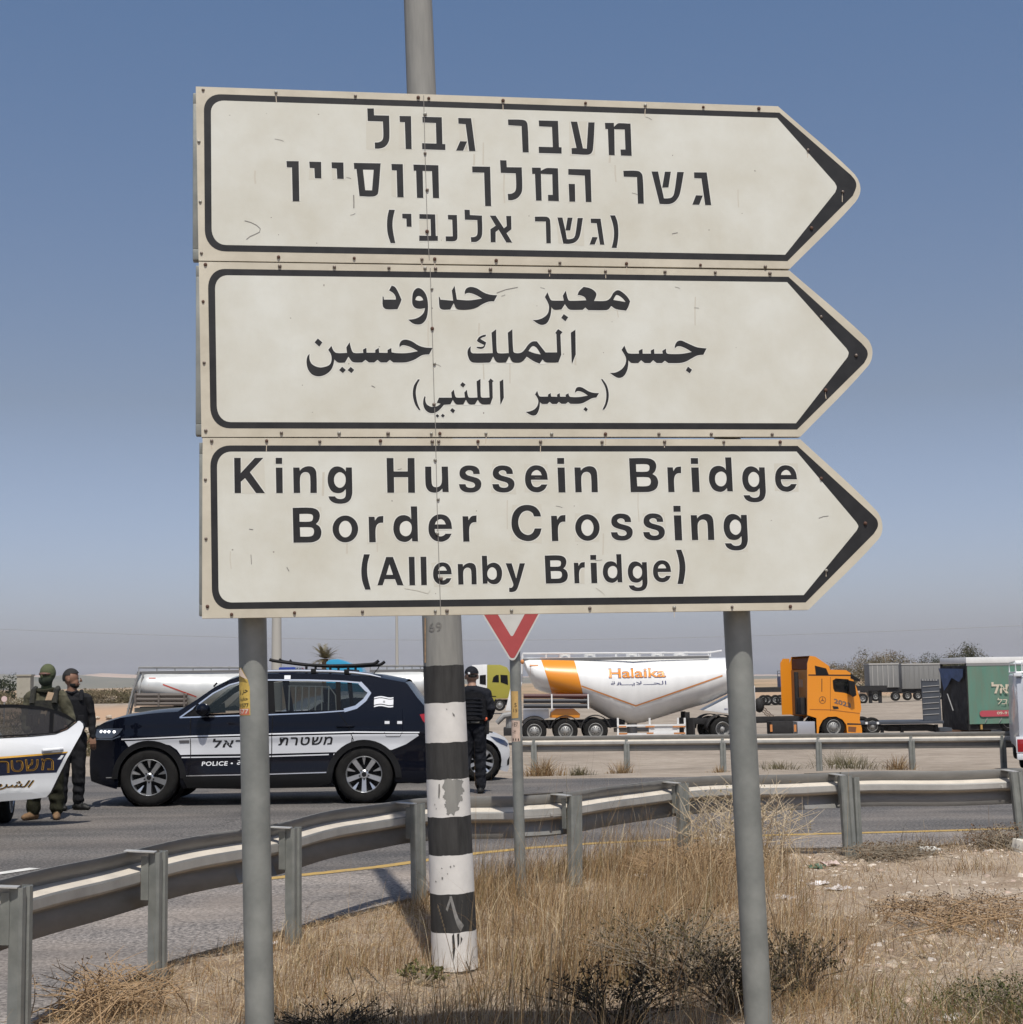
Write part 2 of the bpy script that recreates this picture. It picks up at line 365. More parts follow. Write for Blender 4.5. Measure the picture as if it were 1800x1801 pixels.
A_SHLD = asphalt('dusty shoulder asphalt', (0.085, 0.078, 0.072), (0.33, 0.298, 0.272), 0.75)
YEL = [G(u, v) for u, v in ((-130, 1600), (120, 1588), (310, 1567), (480, 1545), (660, 1526), (840, 1501), (940, 1491), (1040, 1484), (1200, 1476), (1360, 1469), (1640, 1462), (1795, 1457))]
near_e = [(-60, -6.0), (-2.9, -6.0), (-2.6, 2.0), (-2.45, 5.5)] + [(p.x, p.y + 0.02 * math.sin(p.x * 9)) for p in EDGE] + [(9, 15.6), (60, 17)]
dense = []
for a, b in zip(near_e, near_e[1:]):
    k = max(1, int(math.dist(a, b) / 0.12)) if abs(a[0]) < 10 and abs(b[0]) < 10 else 1
    for i in range(k):
        t = i / k; dense.append((lerp(a[0], b[0], t), lerp(a[1], b[1], t) + (0.03 * fbm(lerp(a[0], b[0], t), 0, 5.0, 9) if k > 1 else 0)))
dense.append(near_e[-1])
road_poly = dense + [(60, 25.6), (0.6, 25.9), (-2.5, 27.4), (-9, 28.9), (-60, 30)]
mb = MB(); mb.prism(road_poly, -0.06, 0.0, axis='z'); road = mb.build('road', A_ROAD, smooth=0); tag(road, kind='structure')
sh = dense[2:-1] + [(9, 15.6), (9, 17.0)] + [(p.x, p.y) for p in reversed(YEL)] + [(-3.6, 6.0), (-3.6, -5.9), (-2.9, -5.9)]
V, Fc = fill([sh]); tag(nmesh('road_shoulder', [(a, b, 0.004) for a, b in V], Fc, A_SHLD), kind='structure')
def ribbon(name, pts, w, z, m):
    V = []; Fc = []
    for i, p in enumerate(pts):
        t = (Vector(pts[min(i + 1, len(pts) - 1)]) - Vector(pts[max(0, i - 1)])); n = Vector((-t.y, t.x, 0)).normalized()
        V += [(p[0] + n.x * w / 2, p[1] + n.y * w / 2, z), (p[0] - n.x * w / 2, p[1] - n.y * w / 2, z)]
        if i: k = 2 * i; Fc.append((k - 2, k - 1, k + 1, k))
    return tag(nmesh(name, V, Fc, m), kind='structure')
yl = []
for a, b in zip(YEL, YEL[1:]):
    k = max(1, int((b - a).length / 0.25)); yl += [tuple(a.lerp(b, i / k)) for i in range(k)]
yl.append(tuple(YEL[-1])); yl.append((9.5, 16.9, 0))
YM = mat('worn yellow road paint', (0.46, 0.285, 0.06), 0.85, scale=14, col2=(0.26, 0.19, 0.09))
ribbon('road_marking', yl, 0.15, 0.008, YM)
WM = mat('worn white road paint', (0.55, 0.54, 0.51), 0.8, var=0.2, scale=7)
a_, b_ = G(-160, 1560), G(62, 1527)
ribbon('road_marking', [tuple(a_), tuple(a_.lerp(b_, 0.5)), tuple(b_)], 0.14, 0.006, WM)

# far hills, each ridge a solid strip of country
def ridge(name, y0, prof, m, seed):
    V = []; Fc = []; W = 140; rows = 9
    for j in range(rows):
        t = j / (rows - 1)
        for i in range(W + 1):
            u = -1500 + 4800 * i / W; x = (u - 900) / F * y0 * (1 + 0.25 * t); y = y0 * (1 + 0.25 * t)
            h = interp(u, [p[0] for p in prof], [p[1] for p in prof]) * y0 / F
            V.append((x, y, -3 + (h + 3 + h * 0.16 * fbm(u * 0.01, t * 3, 1.0, seed)) * math.sin(math.pi * min(1, 0.02 + t * 0.75)) ** 0.8))
            if i and j: k = j * (W + 1) + i; Fc.append((k - W - 2, k - W - 1, k, k - 1))
    return tag(nmesh(name, V, Fc, m, smooth=180), kind='structure')
HM = mat('scrub covered hillside', (0.15, 0.13, 0.085), 0.95, var=0.35, scale=0.006, col2=(0.075, 0.08, 0.055))
HP = mat('bare desert hillside', (0.36, 0.26, 0.19), 0.95, var=0.2, scale=0.003)
ridge('hills', 3800, [(-1500, 22), (-300, 28), (10, 33), (60, 29), (140, 27), (230, 22), (420, 17), (800, 12), (1380, 7), (1800, 9), (3300, 10)], HM, 2.0)
ridge('hills', 5400, [(-1500, 20), (60, 28), (120, 29), (170, 33), (240, 29), (420, 20), (900, 13), (1380, 9), (3300, 8)], HP, 5.0)

# the air: one box of dusty haze round everything
hz = bpy.data.materials.new('dusty air'); hz.use_nodes = True; nt = hz.node_tree; nt.nodes.clear()
pv = nt.nodes.new('ShaderNodeVolumePrincipled'); pv.inputs['Density'].default_value = HAZE_DENSITY = 0.00008; pv.inputs['Color'].default_value = (0.86, 0.86, 0.9, 1); pv.inputs['Anisotropy'].default_value = -0.1
on = nt.nodes.new('ShaderNodeOutputMaterial'); nt.links.new(pv.outputs[0], on.inputs['Volume'])
mb = MB(); mb.box(-7600, 7600, -120, 7400, -6, 110); haze = mb.build('haze', hz, smooth=0); tag(haze, kind='stuff')
# ------------------------------------------------------------------ the big direction sign
_uh = (_r * 18530 + _up * 99 + _fw * 2700).normalized(); _vh = (_r * -896.8 + _up * 24033 + _fw * 2700).normalized()
SU = _uh; SN = SU.cross(_vh).normalized(); SV = SN.cross(SU).normalized()       # along, towards the camera, up
SO = CAM + ray(880, 620) * 5.625
def sg(u, v):
    d = ray(u, v); k = (SO - CAM).dot(SN) / d.dot(SN); p = CAM + d * k - SO; return (p.dot(SU), p.dot(SV))
M_PLATE = mat('weathered cream sign margin', (0.54, 0.50, 0.405), 0.55, var=0.10, scale=5, col2=(0.44, 0.40, 0.315), bump=0.05, bscale=30)
M_FACE = mat('aged white reflective sheeting', (0.60, 0.605, 0.552), 0.5, scale=3.2, col2=(0.515, 0.50, 0.425), bump=0.06, bscale=9, spec=0.35)
M_BACKING = mat('paler sheeting round a letter', (0.63, 0.63, 0.58), 0.5, spec=0.35)
M_PATCH = mat('cream stained sheeting', (0.53, 0.515, 0.445), 0.55, spec=0.3)
M_INK = mat('faded black sign vinyl', (0.019, 0.019, 0.020), 0.5, var=0.25, scale=14, spec=0.3)
M_GALV = mat('galvanised steel', (0.262, 0.27, 0.25), 0.5, 0.3, var=0.12, scale=7, col2=(0.175, 0.184, 0.172), bump=0.05, bscale=40)
M_RIVET = mat('dull rivet', (0.16, 0.13, 0.11), 0.5, 0.5); M_RUST = mat('rusty rivet', (0.09, 0.045, 0.03), 0.8)
M_RIVETG = mat('grey rivet', (0.27, 0.26, 0.23), 0.5, 0.4)
M_SEAM = mat('seam gap', (0.20, 0.19, 0.175), 0.8)
sign = thing('direction_sign', 'large three-panel arrow sign to the border crossing on two grey posts', 'road sign')
S_mat = Matrix(((SU.x, -SN.x, SV.x, SO.x), (SU.y, -SN.y, SV.y, SO.y), (SU.z, -SN.z, SV.z, SO.z), (0, 0, 0, 1)))
sign.matrix_world = S_mat                                                        # children: x along, y away from the camera, z up
sb = Vector((0, 0, -(SO.z)))
def spt(s, t, d=0.0): return (s, -d, t)                                          # d: proud of the plate towards the reader
PAN = [dict(o="345,152 1368.5,186.8 1500,303~ 1513.5,331~ 1503,357~ 1389.5,472.4 350,458",
            bo="390,165.7 1370.9,198 1497,308 1504.5,318~ 1506,328~ 1500,344 1385,459 396.7,442 362,441^ 360.9,405 359.3,195 358.6,164.7^",
            bi="395,177 1367,207.5 1468,321 1471.5,329~ 1469,338 1381,447.8 398,430.7 373.5,430^ 372.9,402 371.7,198 371.2,176.5^"),
       dict(o="350.3,460 1388.7,475.6 1524,594~ 1534.4,617~ 1527,643~ 1408,767.5 355,768",
            bo="396.7,472.7 1386.9,486.6 1516,604 1524.5,615~ 1526,625~ 1520,638 1402,755 405,753 371,752.7^ 370.3,715 366.7,507 366,472^",
            bi="401.7,484 1384.4,496 1489,613 1492.5,620~ 1490.5,628 1400,744 406.7,742 382.4,741.8^ 382,713 379,508 378.6,483.6^"),
       dict(o="356.9,769.6 1408,772.4 1541,897~ 1552,923.6~ 1545,948~ 1422.4,1071.8 356,1087",
            bo="405.8,783 1402.9,783.8 1534,904 1542.5,914~ 1544,925~ 1537,938 1417,1059 404,1070.7 373.6,1071^ 373.2,1034 370.6,820 370.2,783^",
            bi="407.5,794 1401,793.8 1506,918 1509.5,925~ 1507,932 1413.6,1046 409,1059 385.4,1059^ 385,1034 382.4,822 382,794^")]
def spx(s): return [sg(a, b) for a, b in outline(s, 6)]
panels = []
for q in PAN:
    o = spx(q['o']); p = MB(); p.prism(o, 0.0, 0.03, 'y'); pan = p.build('sign_panel', M_PLATE, sign, smooth=40)
    bo, bi = spx(q['bo']), spx(q['bi'])
    V, Fc = fill([bi]); nmesh('sign_face', [spt(a, b, 0.0005) for a, b in V], Fc, M_FACE, pan)
    V, Fc = fill([bo, bi]); nmesh('black_border', [spt(a, b, 0.0003) for a, b in V], Fc, M_INK, pan)
    # folded rim on the back, a little inside the plate
    fr = MB(); xs = [a for a, b in o]; zs = [b for a, b in o]; x0, x1 = min(xs) - 0.012, max(xs) - 0.33; z0, z1 = min(zs) + 0.012, max(zs) - 0.012
    fr.box(x0, x1, 0.031, 0.075, z1 - 0.04, z1); fr.box(x0, x1, 0.031, 0.075, z0, z0 + 0.04); fr.box(x0, x0 + 0.03, 0.031, 0.075, z0 + 0.04, z1 - 0.04)
    fr.build('back_frame', M_GALV, pan, bev=0.003); panels.append(pan)
# letters traced glyph by glyph: (crop x, crop y, crop scale, outlines; "|" parts them, "/" opens a hole)
HEB = [(640, 180, 8.571, "55,92 155,92 158,195 385,200 390,520~ 375,600~ 320,670~ 240,697~ 170,698 168,605 230,600~ 280,570~ 296,510~ 290,290 62,282|540,205 715,208 724,705 634,703 620,300 545,297|885,218 1178,225 1188,628 1232,630 1232,720 882,708 880,615 1096,622 1088,312 888,305|1425,235 1620,240 1685,735 1590,735 1535,330 1428,322|1455,585 1560,590 1500,730 1392,728"),
       (880, 190, 7.2, "98,145 270,148~ 325,165~ 348,220~ 362,563 284,560 270,228 102,218|488,157 732,163 745,495 778,498 778,578 490,570 488,490 666,495 655,240 492,233|893,172 975,174 1048,510 1095,515 1115,182 1196,182 1175,520~ 1150,575~ 1100,592~ 905,583 902,508 965,505|1325,188 1440,188 1440,238 1490,195~ 1530,192~ 1650,198 1665,606 1528,603 1522,525 1585,525 1575,272 1445,268 1450,598 1375,596 1362,268 1330,265"),
       (495, 270, 6.207, "58,82 192,84 200,522 126,522 118,152 62,150|307,88 437,92 440,272 368,270 362,160 312,158|550,95 680,98 684,278 612,276 606,165 553,160|793,102 1086,107 1062,410~ 1048,450~ 1000,470~ 855,465 822,170 797,168/893,176 1010,178 992,402 918,400|1203,113 1328,116 1337,478 1268,477 1260,185 1207,182|1442,120 1716,128 1724,487 1656,485 1645,192 1545,190 1552,485 1482,483 1472,188 1446,187"),
       (820, 270, 7.5, "80,170 318,174 332,693 252,692 238,252 83,250|448,88 533,90 538,180 735,182 742,450~ 730,520~ 680,585~ 610,615~ 555,615 550,532 600,528~ 645,500~ 660,440~ 655,262 458,255|868,185 985,187 988,228 1050,195~ 1095,190~ 1212,195 1225,628 1082,625 1080,545 1142,545 1136,275 988,268 998,620 922,620 908,270 872,268|1348,203 1642,210 1655,640 1578,638 1564,292 1348,280|1352,400 1436,402 1440,635 1362,634"),
       (1080, 280, 9.4737, "155,192 370,192~ 440,215~ 478,285~ 498,742 398,740 382,298 162,292|625,205 735,205 780,420 800,500 832,652 890,652~ 960,635~ 1000,570~ 1052,213 1164,213 1110,520~ 1080,620~ 1010,710~ 915,748~ 760,745|848,208 948,208 908,470 803,472|1333,218 1545,220 1620,764 1518,763 1455,320 1335,315|1365,600 1480,605 1420,760 1305,757"),
       (670, 360, 7.2, "105,63 180,65 155,180~ 152,300~ 185,487 125,485 90,370~ 80,270~ 85,160~|272,113 388,115 392,280 328,278 325,178 274,172|490,118 690,122 698,395 724,395 724,458 488,458 488,390 636,393 630,182 490,178|850,128 965,130 972,390~ 965,440~ 930,462~ 824,462 822,400 912,400 905,190 852,185|1060,63 1127,65 1130,130 1282,138 1286,350~ 1270,420~ 1215,468~ 1145,472 1140,410 1180,408~ 1215,390~ 1225,340~ 1222,195 1065,190|1380,138 1455,138 1560,298 1595,270 1588,142 1652,142 1655,310 1593,360 1665,478 1590,478 1492,315 1455,345 1455,475 1392,475 1388,310 1455,265"),
       (930, 360, 10.588, "115,222 310,222~ 370,240~ 402,300~ 415,718 330,716 318,312 118,312|535,238 630,238 672,420 690,500 712,640 770,640~ 840,615~ 870,550~ 912,246 1010,246 965,530~ 930,630~ 860,700~ 760,728~ 645,725|725,240 818,242 775,478 686,478|1155,258 1340,260 1410,744 1328,742 1265,345 1158,340|1185,600 1285,605 1230,742 1135,740|1515,198 1610,198 1655,330~ 1672,520~ 1660,680~ 1638,806 1545,803 1580,650~ 1588,500~ 1565,350~")]
ARA = [(660, 490, 7.5, "100,232 115,240 118,275 275,275 270,235~ 240,190~ 185,155 220,90 262,108~ 295,155~ 350,275 335,320~ 297,403 150,403~ 110,375~ 98,330|575,122~ 630,150~ 675,215~ 697,310~ 697,430~ 675,530~ 625,590~ 570,605~ 500,590~ 438,540 520,530~ 590,500~ 640,450~ 660,388 595,398~ 530,385~ 495,340~ 490,270~ 500,190~ 530,140~/575,228~ 545,245~ 532,280 585,292~ 637,282 615,245~|840,235 855,245 862,275 1030,290 1012,155 1050,95 1080,275 1240,285~ 1410,262 1330,215~ 1245,188~ 1200,195~ 1183,212 1185,165~ 1210,125~ 1265,108~ 1340,125~ 1440,185~ 1520,210~ 1612,218 1570,298 1500,303~ 1430,330~ 1330,385~ 1230,408~ 1110,408~ 1070,390~ 1037,325 993,407 890,408~ 855,385~ 845,340"),
       (920, 490, 8.571, "370,205 415,310~ 440,328~ 615,330 600,255 645,180 685,320~ 720,333~ 955,325 930,280~ 880,255~ 822,245 845,190~ 915,122 1000,140~ 1060,170~ 1105,220~ 1100,270~ 1072,335 1230,335~ 1290,315~ 1330,270~ 1365,210~ 1430,173~ 1500,205~ 1575,275~ 1615,340 1590,420~ 1555,482 1400,458~ 1330,412 1290,460~ 1250,475~ 985,475 940,435 900,470 720,470~ 680,450~ 632,385 580,465 485,468~ 450,455~ 430,425 425,500~ 405,590~ 360,670~ 290,697~ 220,675~ 148,622 220,618~ 300,590~ 370,530~ 392,450~ 385,385~ 330,275/1415,245~ 1385,275~ 1362,320 1545,350 1500,295~|615,533 683,580 640,643 577,590"),
       (530, 570, 7.5, "400,285 430,350~ 470,378~ 605,378 597,305 640,238 672,350~ 700,378~ 820,378 815,335 862,310 865,375 978,375 978,340 1025,312 1030,375 1140,378 1140,340 1190,312 1195,370 1250,380~ 1400,380~ 1540,355 1440,300~ 1360,278~ 1320,285~ 1300,310 1298,262~ 1330,215~ 1385,203~ 1460,225~ 1550,280~ 1630,305~ 1735,312 1690,398 1600,408~ 1500,465~ 1400,500~ 1330,506~ 1215,505 1172,470 1130,505 1050,505 1008,470 965,505 895,505 850,470 805,505 710,505~ 670,490~ 625,428 580,505 500,505~ 465,490~ 440,465 425,540~ 390,610~ 320,665~ 235,688~ 150,665~ 95,600~ 73,510~ 82,430~ 112,388 115,470~ 150,530~ 235,568~ 320,560~ 380,530~ 402,470~ 395,400~ 358,338|222,188 282,240 242,297 178,240|542,560 592,603 552,645 502,605|655,562 702,603 665,645 613,605"),
       (810, 570, 8.182, "155,315 148,350~ 155,400~ 185,418~ 465,415 448,122 515,72 525,380~ 545,415~ 695,415 682,122 748,72 762,385~ 785,412~ 870,410~ 920,370~ 980,290~ 1040,248~ 1100,246 1150,310~ 1225,405 1390,405 1380,140 1365,125 1405,70 1470,112 1440,150 1452,440 1410,550 1250,550~ 1210,535~ 1183,508 1140,568 1060,535~ 955,468 910,520~ 860,550~ 770,550~ 740,530~ 703,465 655,550 540,550~ 505,525~ 472,465 430,545 410,553 190,553~ 140,525~ 108,450~ 103,390~ 120,345~/1050,315~ 1015,335~ 980,385 1060,415~ 1155,435 1100,345~|372,150 330,155~ 270,185~ 235,240 280,270~ 345,300 320,322~ 230,325 245,345~ 300,355~ 340,340~ 360,300~ 372,262 310,225~ 288,210 320,190~ 362,178|1655,78 1660,435 1610,562 1600,540 1588,122"),
       (1060, 580, 9.0, "345,248 390,350~ 420,372~ 575,375 572,328 632,298 635,375 765,375 762,325 815,300 820,375 950,375 945,330 1003,295 1010,360~ 1040,378~ 1250,378~ 1410,350 1330,300~ 1240,262~ 1180,262~ 1140,297 1145,245~ 1180,185~ 1240,168~ 1310,195~ 1420,245~ 1500,275~ 1645,293 1595,393 1500,405~ 1420,445~ 1320,500~ 1220,524~ 1040,525 985,488 940,525 855,525 800,480 755,525 665,525 610,480 565,525 460,522~ 430,505~ 408,480 405,560~ 385,650~ 330,735~ 262,760~ 200,740~ 115,680 200,675~ 290,630~ 350,560~ 372,480~ 360,420~ 300,315|1350,580 1415,630 1378,688 1315,640"),
       (715, 655, 10.0, "205,118 240,122 190,220~ 168,340~ 180,460~ 205,560~ 250,660 222,660 160,570~ 122,450~ 115,340~ 135,230~|320,415 340,425 335,480~ 355,550~ 410,590~ 470,605~ 540,590~ 605,548 535,530 575,440 800,440 790,350 835,298 860,410~ 885,438~ 1030,438 1020,350 1065,300 1085,410~ 1105,438~ 1250,438 1235,155 1305,110 1310,410~ 1330,438~ 1462,438 1450,170 1440,160 1480,103 1535,148 1515,170 1520,440 1478,558 1340,558~ 1295,530~ 1255,480 1208,558 1120,560~ 1085,535~ 1048,480 1005,560 890,560~ 855,535~ 818,482 775,560 660,568 590,650~ 520,700~ 450,715~ 380,695~ 325,640~ 298,560~ 300,480~|1705,118 1715,440 1662,560 1652,540 1640,158|988,168 1042,210 1000,265 945,218|805,622 860,665 825,718 770,668|542,728 580,760 552,795 515,762|640,722 678,755 648,795 607,760"),
       (915, 655, 10.588, "318,340 350,425~ 375,445~ 520,445 518,410 570,380 578,445 690,450 688,410 738,382 745,448 850,448 848,412 900,385 915,435~ 940,452~ 1090,455~ 1260,428 1190,380~ 1110,348~ 1060,348~ 1020,378 1025,335~ 1055,280~ 1110,268~ 1170,285~ 1270,345~ 1360,375~ 1468,382 1420,465 1340,478~ 1260,520~ 1160,570~ 1070,583~ 935,582 895,548 850,582 770,582 722,545 685,585 595,585 550,545 510,585 410,583~ 385,565~ 370,545 365,630~ 345,710~ 300,785~ 235,800~ 170,775~ 105,732 190,718~ 270,680~ 320,620~ 340,540~ 325,480~ 278,405|1215,640 1262,680 1232,730 1178,685|1505,122 1535,122 1610,230~ 1648,370~ 1645,500~ 1610,620~ 1568,690 1532,690 1585,570~ 1605,430~ 1585,280~")]
def circ(x0, x1, y0, y1): return ' '.join('%.1f,%.1f~' % ((x0 + x1) / 2 + (x1 - x0) / 2 * math.sin(a), (y0 + y1) / 2 - (y1 - y0) / 2 * math.cos(a)) for a in [2 * math.pi * k / 12 for k in range(12)])
LAT = dict(
    K=(400, 790, 7.2, "90,108 174,108 174,300 352,108 460,108 290,290 480,555 368,555 228,365 176,410 178,555 96,555"),
    i=(400, 790, 7.2, "616,108 698,108 698,186 616,186|618,232 702,232 706,555 624,555"),
    n=(400, 790, 7.2, "838,232 918,232 922,274 955,240~ 1020,216~ 1085,226~ 1122,268~ 1133,340~ 1137,555 1055,555 1052,350~ 1035,305~ 990,290~ 945,312~ 926,365~ 928,555 845,555"),
    g=(400, 790, 7.2, "1580,232 1504,232 1504,282 1465,240~ 1395,218~ 1330,240~ 1288,300~ 1274,385~ 1288,470~ 1330,535~ 1400,556~ 1460,545~ 1503,508 1502,580~ 1485,618~ 1435,632~ 1390,622~ 1366,598 1284,598 1305,645~ 1355,680~ 1430,692~ 1510,680~ 1560,640~ 1584,570~ 1586,500/1425,292~ 1370,330~ 1355,390~ 1372,455~ 1428,490~ 1482,460~ 1502,395~ 1486,325~"),
    H=(670, 790, 4.5, "50,70 104,70 106,176 214,176 214,70 268,70 272,345 218,345 217,222 108,222 110,345 56,345"),
    u=(670, 790, 4.5, "354,143 402,143 406,270~ 416,298~ 442,306~ 470,296~ 484,262~ 482,143 532,143 538,345 490,345 488,318 462,342~ 425,350~ 385,338~ 362,305~ 356,260~"),
    s=(670, 790, 4.5, "786,203 735,203 728,182~ 705,173~ 680,180~ 673,195~ 690,212~ 730,224~ 775,240~ 797,270~ 790,315~ 755,343~ 708,350~ 660,342~ 630,318~ 620,283 672,283 682,304~ 712,312~ 740,306~ 748,290~ 735,272~ 690,258~ 645,240~ 625,210~ 632,165~ 665,140~ 708,135~ 755,145~ 780,170~"),
    e=(670, 790, 4.5, "1325,250 1192,250 1196,275~ 1210,300~ 1238,308~ 1262,300~ 1275,287 1322,287 1300,325~ 1265,346~ 1235,350~ 1190,338~ 1155,300~ 1144,245~ 1155,185~ 1190,146~ 1235,135~ 1285,150~ 1315,192~/1193,214 1204,190~ 1235,173~ 1262,186~ 1277,214"),
    B=(1090, 790, 5.4545, "100,84 270,84~ 330,105~ 354,150~ 345,205~ 320,236 355,262~ 373,315~ 355,375~ 300,405~ 240,410 116,410/165,142 255,142~ 285,152~ 291,178~ 282,205~ 250,214~ 168,214/172,266 255,266~ 292,275~ 304,308~ 292,342~ 255,353~ 178,353"),
    r=(1090, 790, 5.4545, "464,172 518,172 522,208 550,172~ 598,164 598,228 560,232~ 538,255~ 530,300~ 535,410 475,410"),
    d=(1090, 790, 5.4545, "1012,84 1070,84 1086,410 1033,410 1030,378 1005,404~ 965,416~ 905,395~ 870,340~ 860,285~ 872,215~ 905,176~ 955,165~ 1000,180~ 1020,205/975,220~ 930,243~ 918,290~ 932,340~ 975,362~ 1012,342~ 1026,292~ 1015,242~"),
    o=(500, 880, 5.143, circ(440, 672, 142, 386) + '/' + circ(498, 614, 190, 340)),
    C=(880, 880, 4.0, "290,118 240,118 228,92~ 190,77~ 150,98~ 130,155~ 148,220~ 192,248~ 228,236~ 246,202 294,202 278,250~ 240,283~ 190,292~ 130,270~ 92,220~ 82,160~ 95,95~ 135,50~ 190,36~ 245,48~ 278,82~"),
    A=(630, 960, 5.806, "288,112 358,112 465,402 402,402 378,340 275,340 253,402 200,402/322,186 358,295 290,295"),
    l=(630, 960, 5.806, "522,110 578,110 584,400 530,400"),
    b=(630, 960, 5.806, "1270,105 1322,105 1326,205 1350,185~ 1395,175~ 1440,195~ 1468,240~ 1474,290~ 1462,350~ 1430,388~ 1390,396~ 1352,385~ 1328,360 1328,390 1280,390/1372,222~ 1338,245~ 1325,290~ 1338,330~ 1378,350~ 1412,330~ 1420,285~ 1408,242~"),
    y=(630, 960, 5.806, "1512,180 1574,180 1620,335 1655,180 1710,180 1640,420~ 1615,462~ 1575,475~ 1548,472 1548,430 1575,428~ 1590,405~ 1588,385"))
LAT['('] = (630, 960, 5.806, "62,80 122,80 98,180~ 98,300~ 130,442 75,442 45,350~ 36,250~ 45,160~")
LAT[')'] = (940, 960, 6.4286, "1612,58 1670,58 1700,150~ 1714,250~ 1708,340~ 1690,445 1630,445 1645,350~ 1650,240~ 1638,150~")
LINES = [("K 412.5 466.7 i 485.6 498 n 516.4 557.9 g 576.9 620.3 H 681.1 730.4 u 748.7 789.6 s 807.8 847.3 s 866.4 905.6 e 924.2 964.4 i 981.6 994.9 n 1011.6 1051.8 B 1108.3 1158.4 r 1175.1 1199.6 i 1216.9 1230.8 d 1247.7 1289.1 g 1306.3 1347 e 1364.1 1402.8", ((412, 867.1), (1158, 865.2)), ((412, 805), (1158, 805.4))),
         ("B 515.6 566.1 o 585.6 630.7 r 649.3 675.4 d 692.5 735.7 e 754.3 795.9 r 814.6 839.5 C 900.5 953.5 r 970.5 996 o 1012.5 1055.5 s 1075 1113.5 s 1131.8 1170 i 1186.3 1200 n 1216.3 1256.5 g 1273.5 1315.5", ((515, 954.3), (1250, 949.5)), ((515, 892.6), (1200, 889.3))),
         ("( 636.2 652.4 A 664.4 710.1 l 719.9 730.6 l 740.6 751.3 e 762.3 795.3 n 806 838.8 b 848.7 883.9 y 890.4 924.5 B 959.4 999.4 r 1010.3 1029.8 i 1039.6 1050.8 d 1060.9 1094.8 g 1104.9 1139.1 e 1149.2 1181.1 ) 1190.8 1206.6", ((680, 1029.4), (1080, 1024.8)), ((690, 979), (980, 976.3)))]
def sheet(parts, d, step=1):
    VV = []; FF = []; 
    for n, cs in enumerate(parts):
        V, Fc = fill(cs); k = len(VV); VV += [spt(a, b, d + 0.0001 * (n % 2)) for a, b in V]; FF += [tuple(i + k for i in f) for f in Fc]
    return VV, FF
def grow(c, w):
    """an outline pushed outwards by w (used for the cut edge of the vinyl round a letter)"""
    ar = sum(c[i - 1][0] * c[i][1] - c[i][0] * c[i - 1][1] for i in range(len(c))); sgn = 1 if ar > 0 else -1; out = []
    for i in range(len(c)):
        a, b = c[i - 1], c[(i + 1) % len(c)]; t = (b[0] - a[0], b[1] - a[1]); L = math.hypot(*t) or 1
        out.append((c[i][0] + sgn * w * t[1] / L, c[i][1] - sgn * w * t[0] / L))
    return out
def traced(gl, warp):
    x0, y0, s, txt = gl; out = []
    for shp in txt.split('|'):
        out.append([[warp(x0 + a / s, y0 + b / s) for a, b in outline(c, 4)] for c in shp.split('/')])
    return out
heb = [p for gl in HEB for p in traced(gl, sg)]; ara = [p for gl in ARA for p in traced(gl, sg)]; lat = []
BASE = {'g': 555, 'y': 390, '(': 400, ')': 424}; 
ref = {}
for ch, gl in LAT.items():
    ps = traced(gl, sg); xs = [a for p in ps for c in p for a, b in c]; zs = [b for p in ps for c in p for a, b in c]; ref[ch] = (ps, min(xs), max(xs), zs)
def basez(ch, line):
    x0, y0, s, _ = LAT[ch]; k = {'g': (1420, 555), 'y': (1600, 392), '(': (100, 402), ')': (1660, 424)}
    if ch in k: return sg(x0 + k[ch][0] / s, y0 + k[ch][1] / s)[1]
    return None
capz = {}
for ch, gl in LAT.items():                       # cap height that each trace was made at
    ln = 0 if gl[1] == 790 else (1 if gl[1] == 880 else 2); (a, b), (c, d) = LINES[ln][1], LINES[ln][2]
    xm = gl[0] + 60; bz = sg(xm, interp(xm, [a[0], b[0]], [a[1], b[1]]))[1]; tz = sg(xm, interp(xm, [c[0], d[0]], [c[1], d[1]]))[1]
    zs = ref[ch][3]; bb = basez(ch, ln); capz[ch] = (bb if bb is not None else min(zs), tz - bz)
for txt, bl, cl in LINES:
    w = txt.split()
    for j in range(0, len(w), 3):
        ch, u0, u1 = w[j], float(w[j + 1]), float(w[j + 2]); um = (u0 + u1) / 2
        vb = bl[0][1] + (bl[1][1] - bl[0][1]) * (um - bl[0][0]) / (bl[1][0] - bl[0][0]); vt = cl[0][1] + (cl[1][1] - cl[0][1]) * (um - cl[0][0]) / (cl[1][0] - cl[0][0])
        s0, zb = sg(u0, vb); s1 = sg(u1, vb)[0]; zt = sg(um, vt)[1]; ps, r0, r1, _ = ref[ch]; rb, rh = capz[ch]
        k = (zt - zb) / rh
        for p in ps: lat.append([[(s0 + (a - r0) / (r1 - r0) * (s1 - s0), zb + (b - rb) * k) for a, b in c] for c in p])
for pan, parts, seed in zip(panels, (heb, ara, lat), (1, 2, 3)):
    rr = random.Random(seed)
    V, Fc = sheet([[grow(p[0], 0.0032)] for p in parts], 0.0009); nmesh('letter_backing', V, Fc, M_BACKING, pan)
    pt = []
    for p in parts:                              # stained squares of old sheeting left behind some letters
        if rr.random() < (0.45, 0.0, 0.5)[seed - 1]:
            xs = [a for a, b in p[0]]; zs = [b for a, b in p[0]]; j = lambda: rr.uniform(-0.004, 0.007)
            pt.append([[(min(xs) - j(), min(zs) - j()), (max(xs) + j(), min(zs) - j() * 1.3), (max(xs) + j(), max(zs) + j()), (min(xs) - j(), max(zs) + j())]])
    for q_ in pt: V, Fc = sheet([q_], 0.0007); nmesh('stain', V, Fc, M_PATCH, pan)
    V, Fc = sheet(parts, 0.0011); nmesh('lettering', V, Fc, M_INK, pan)
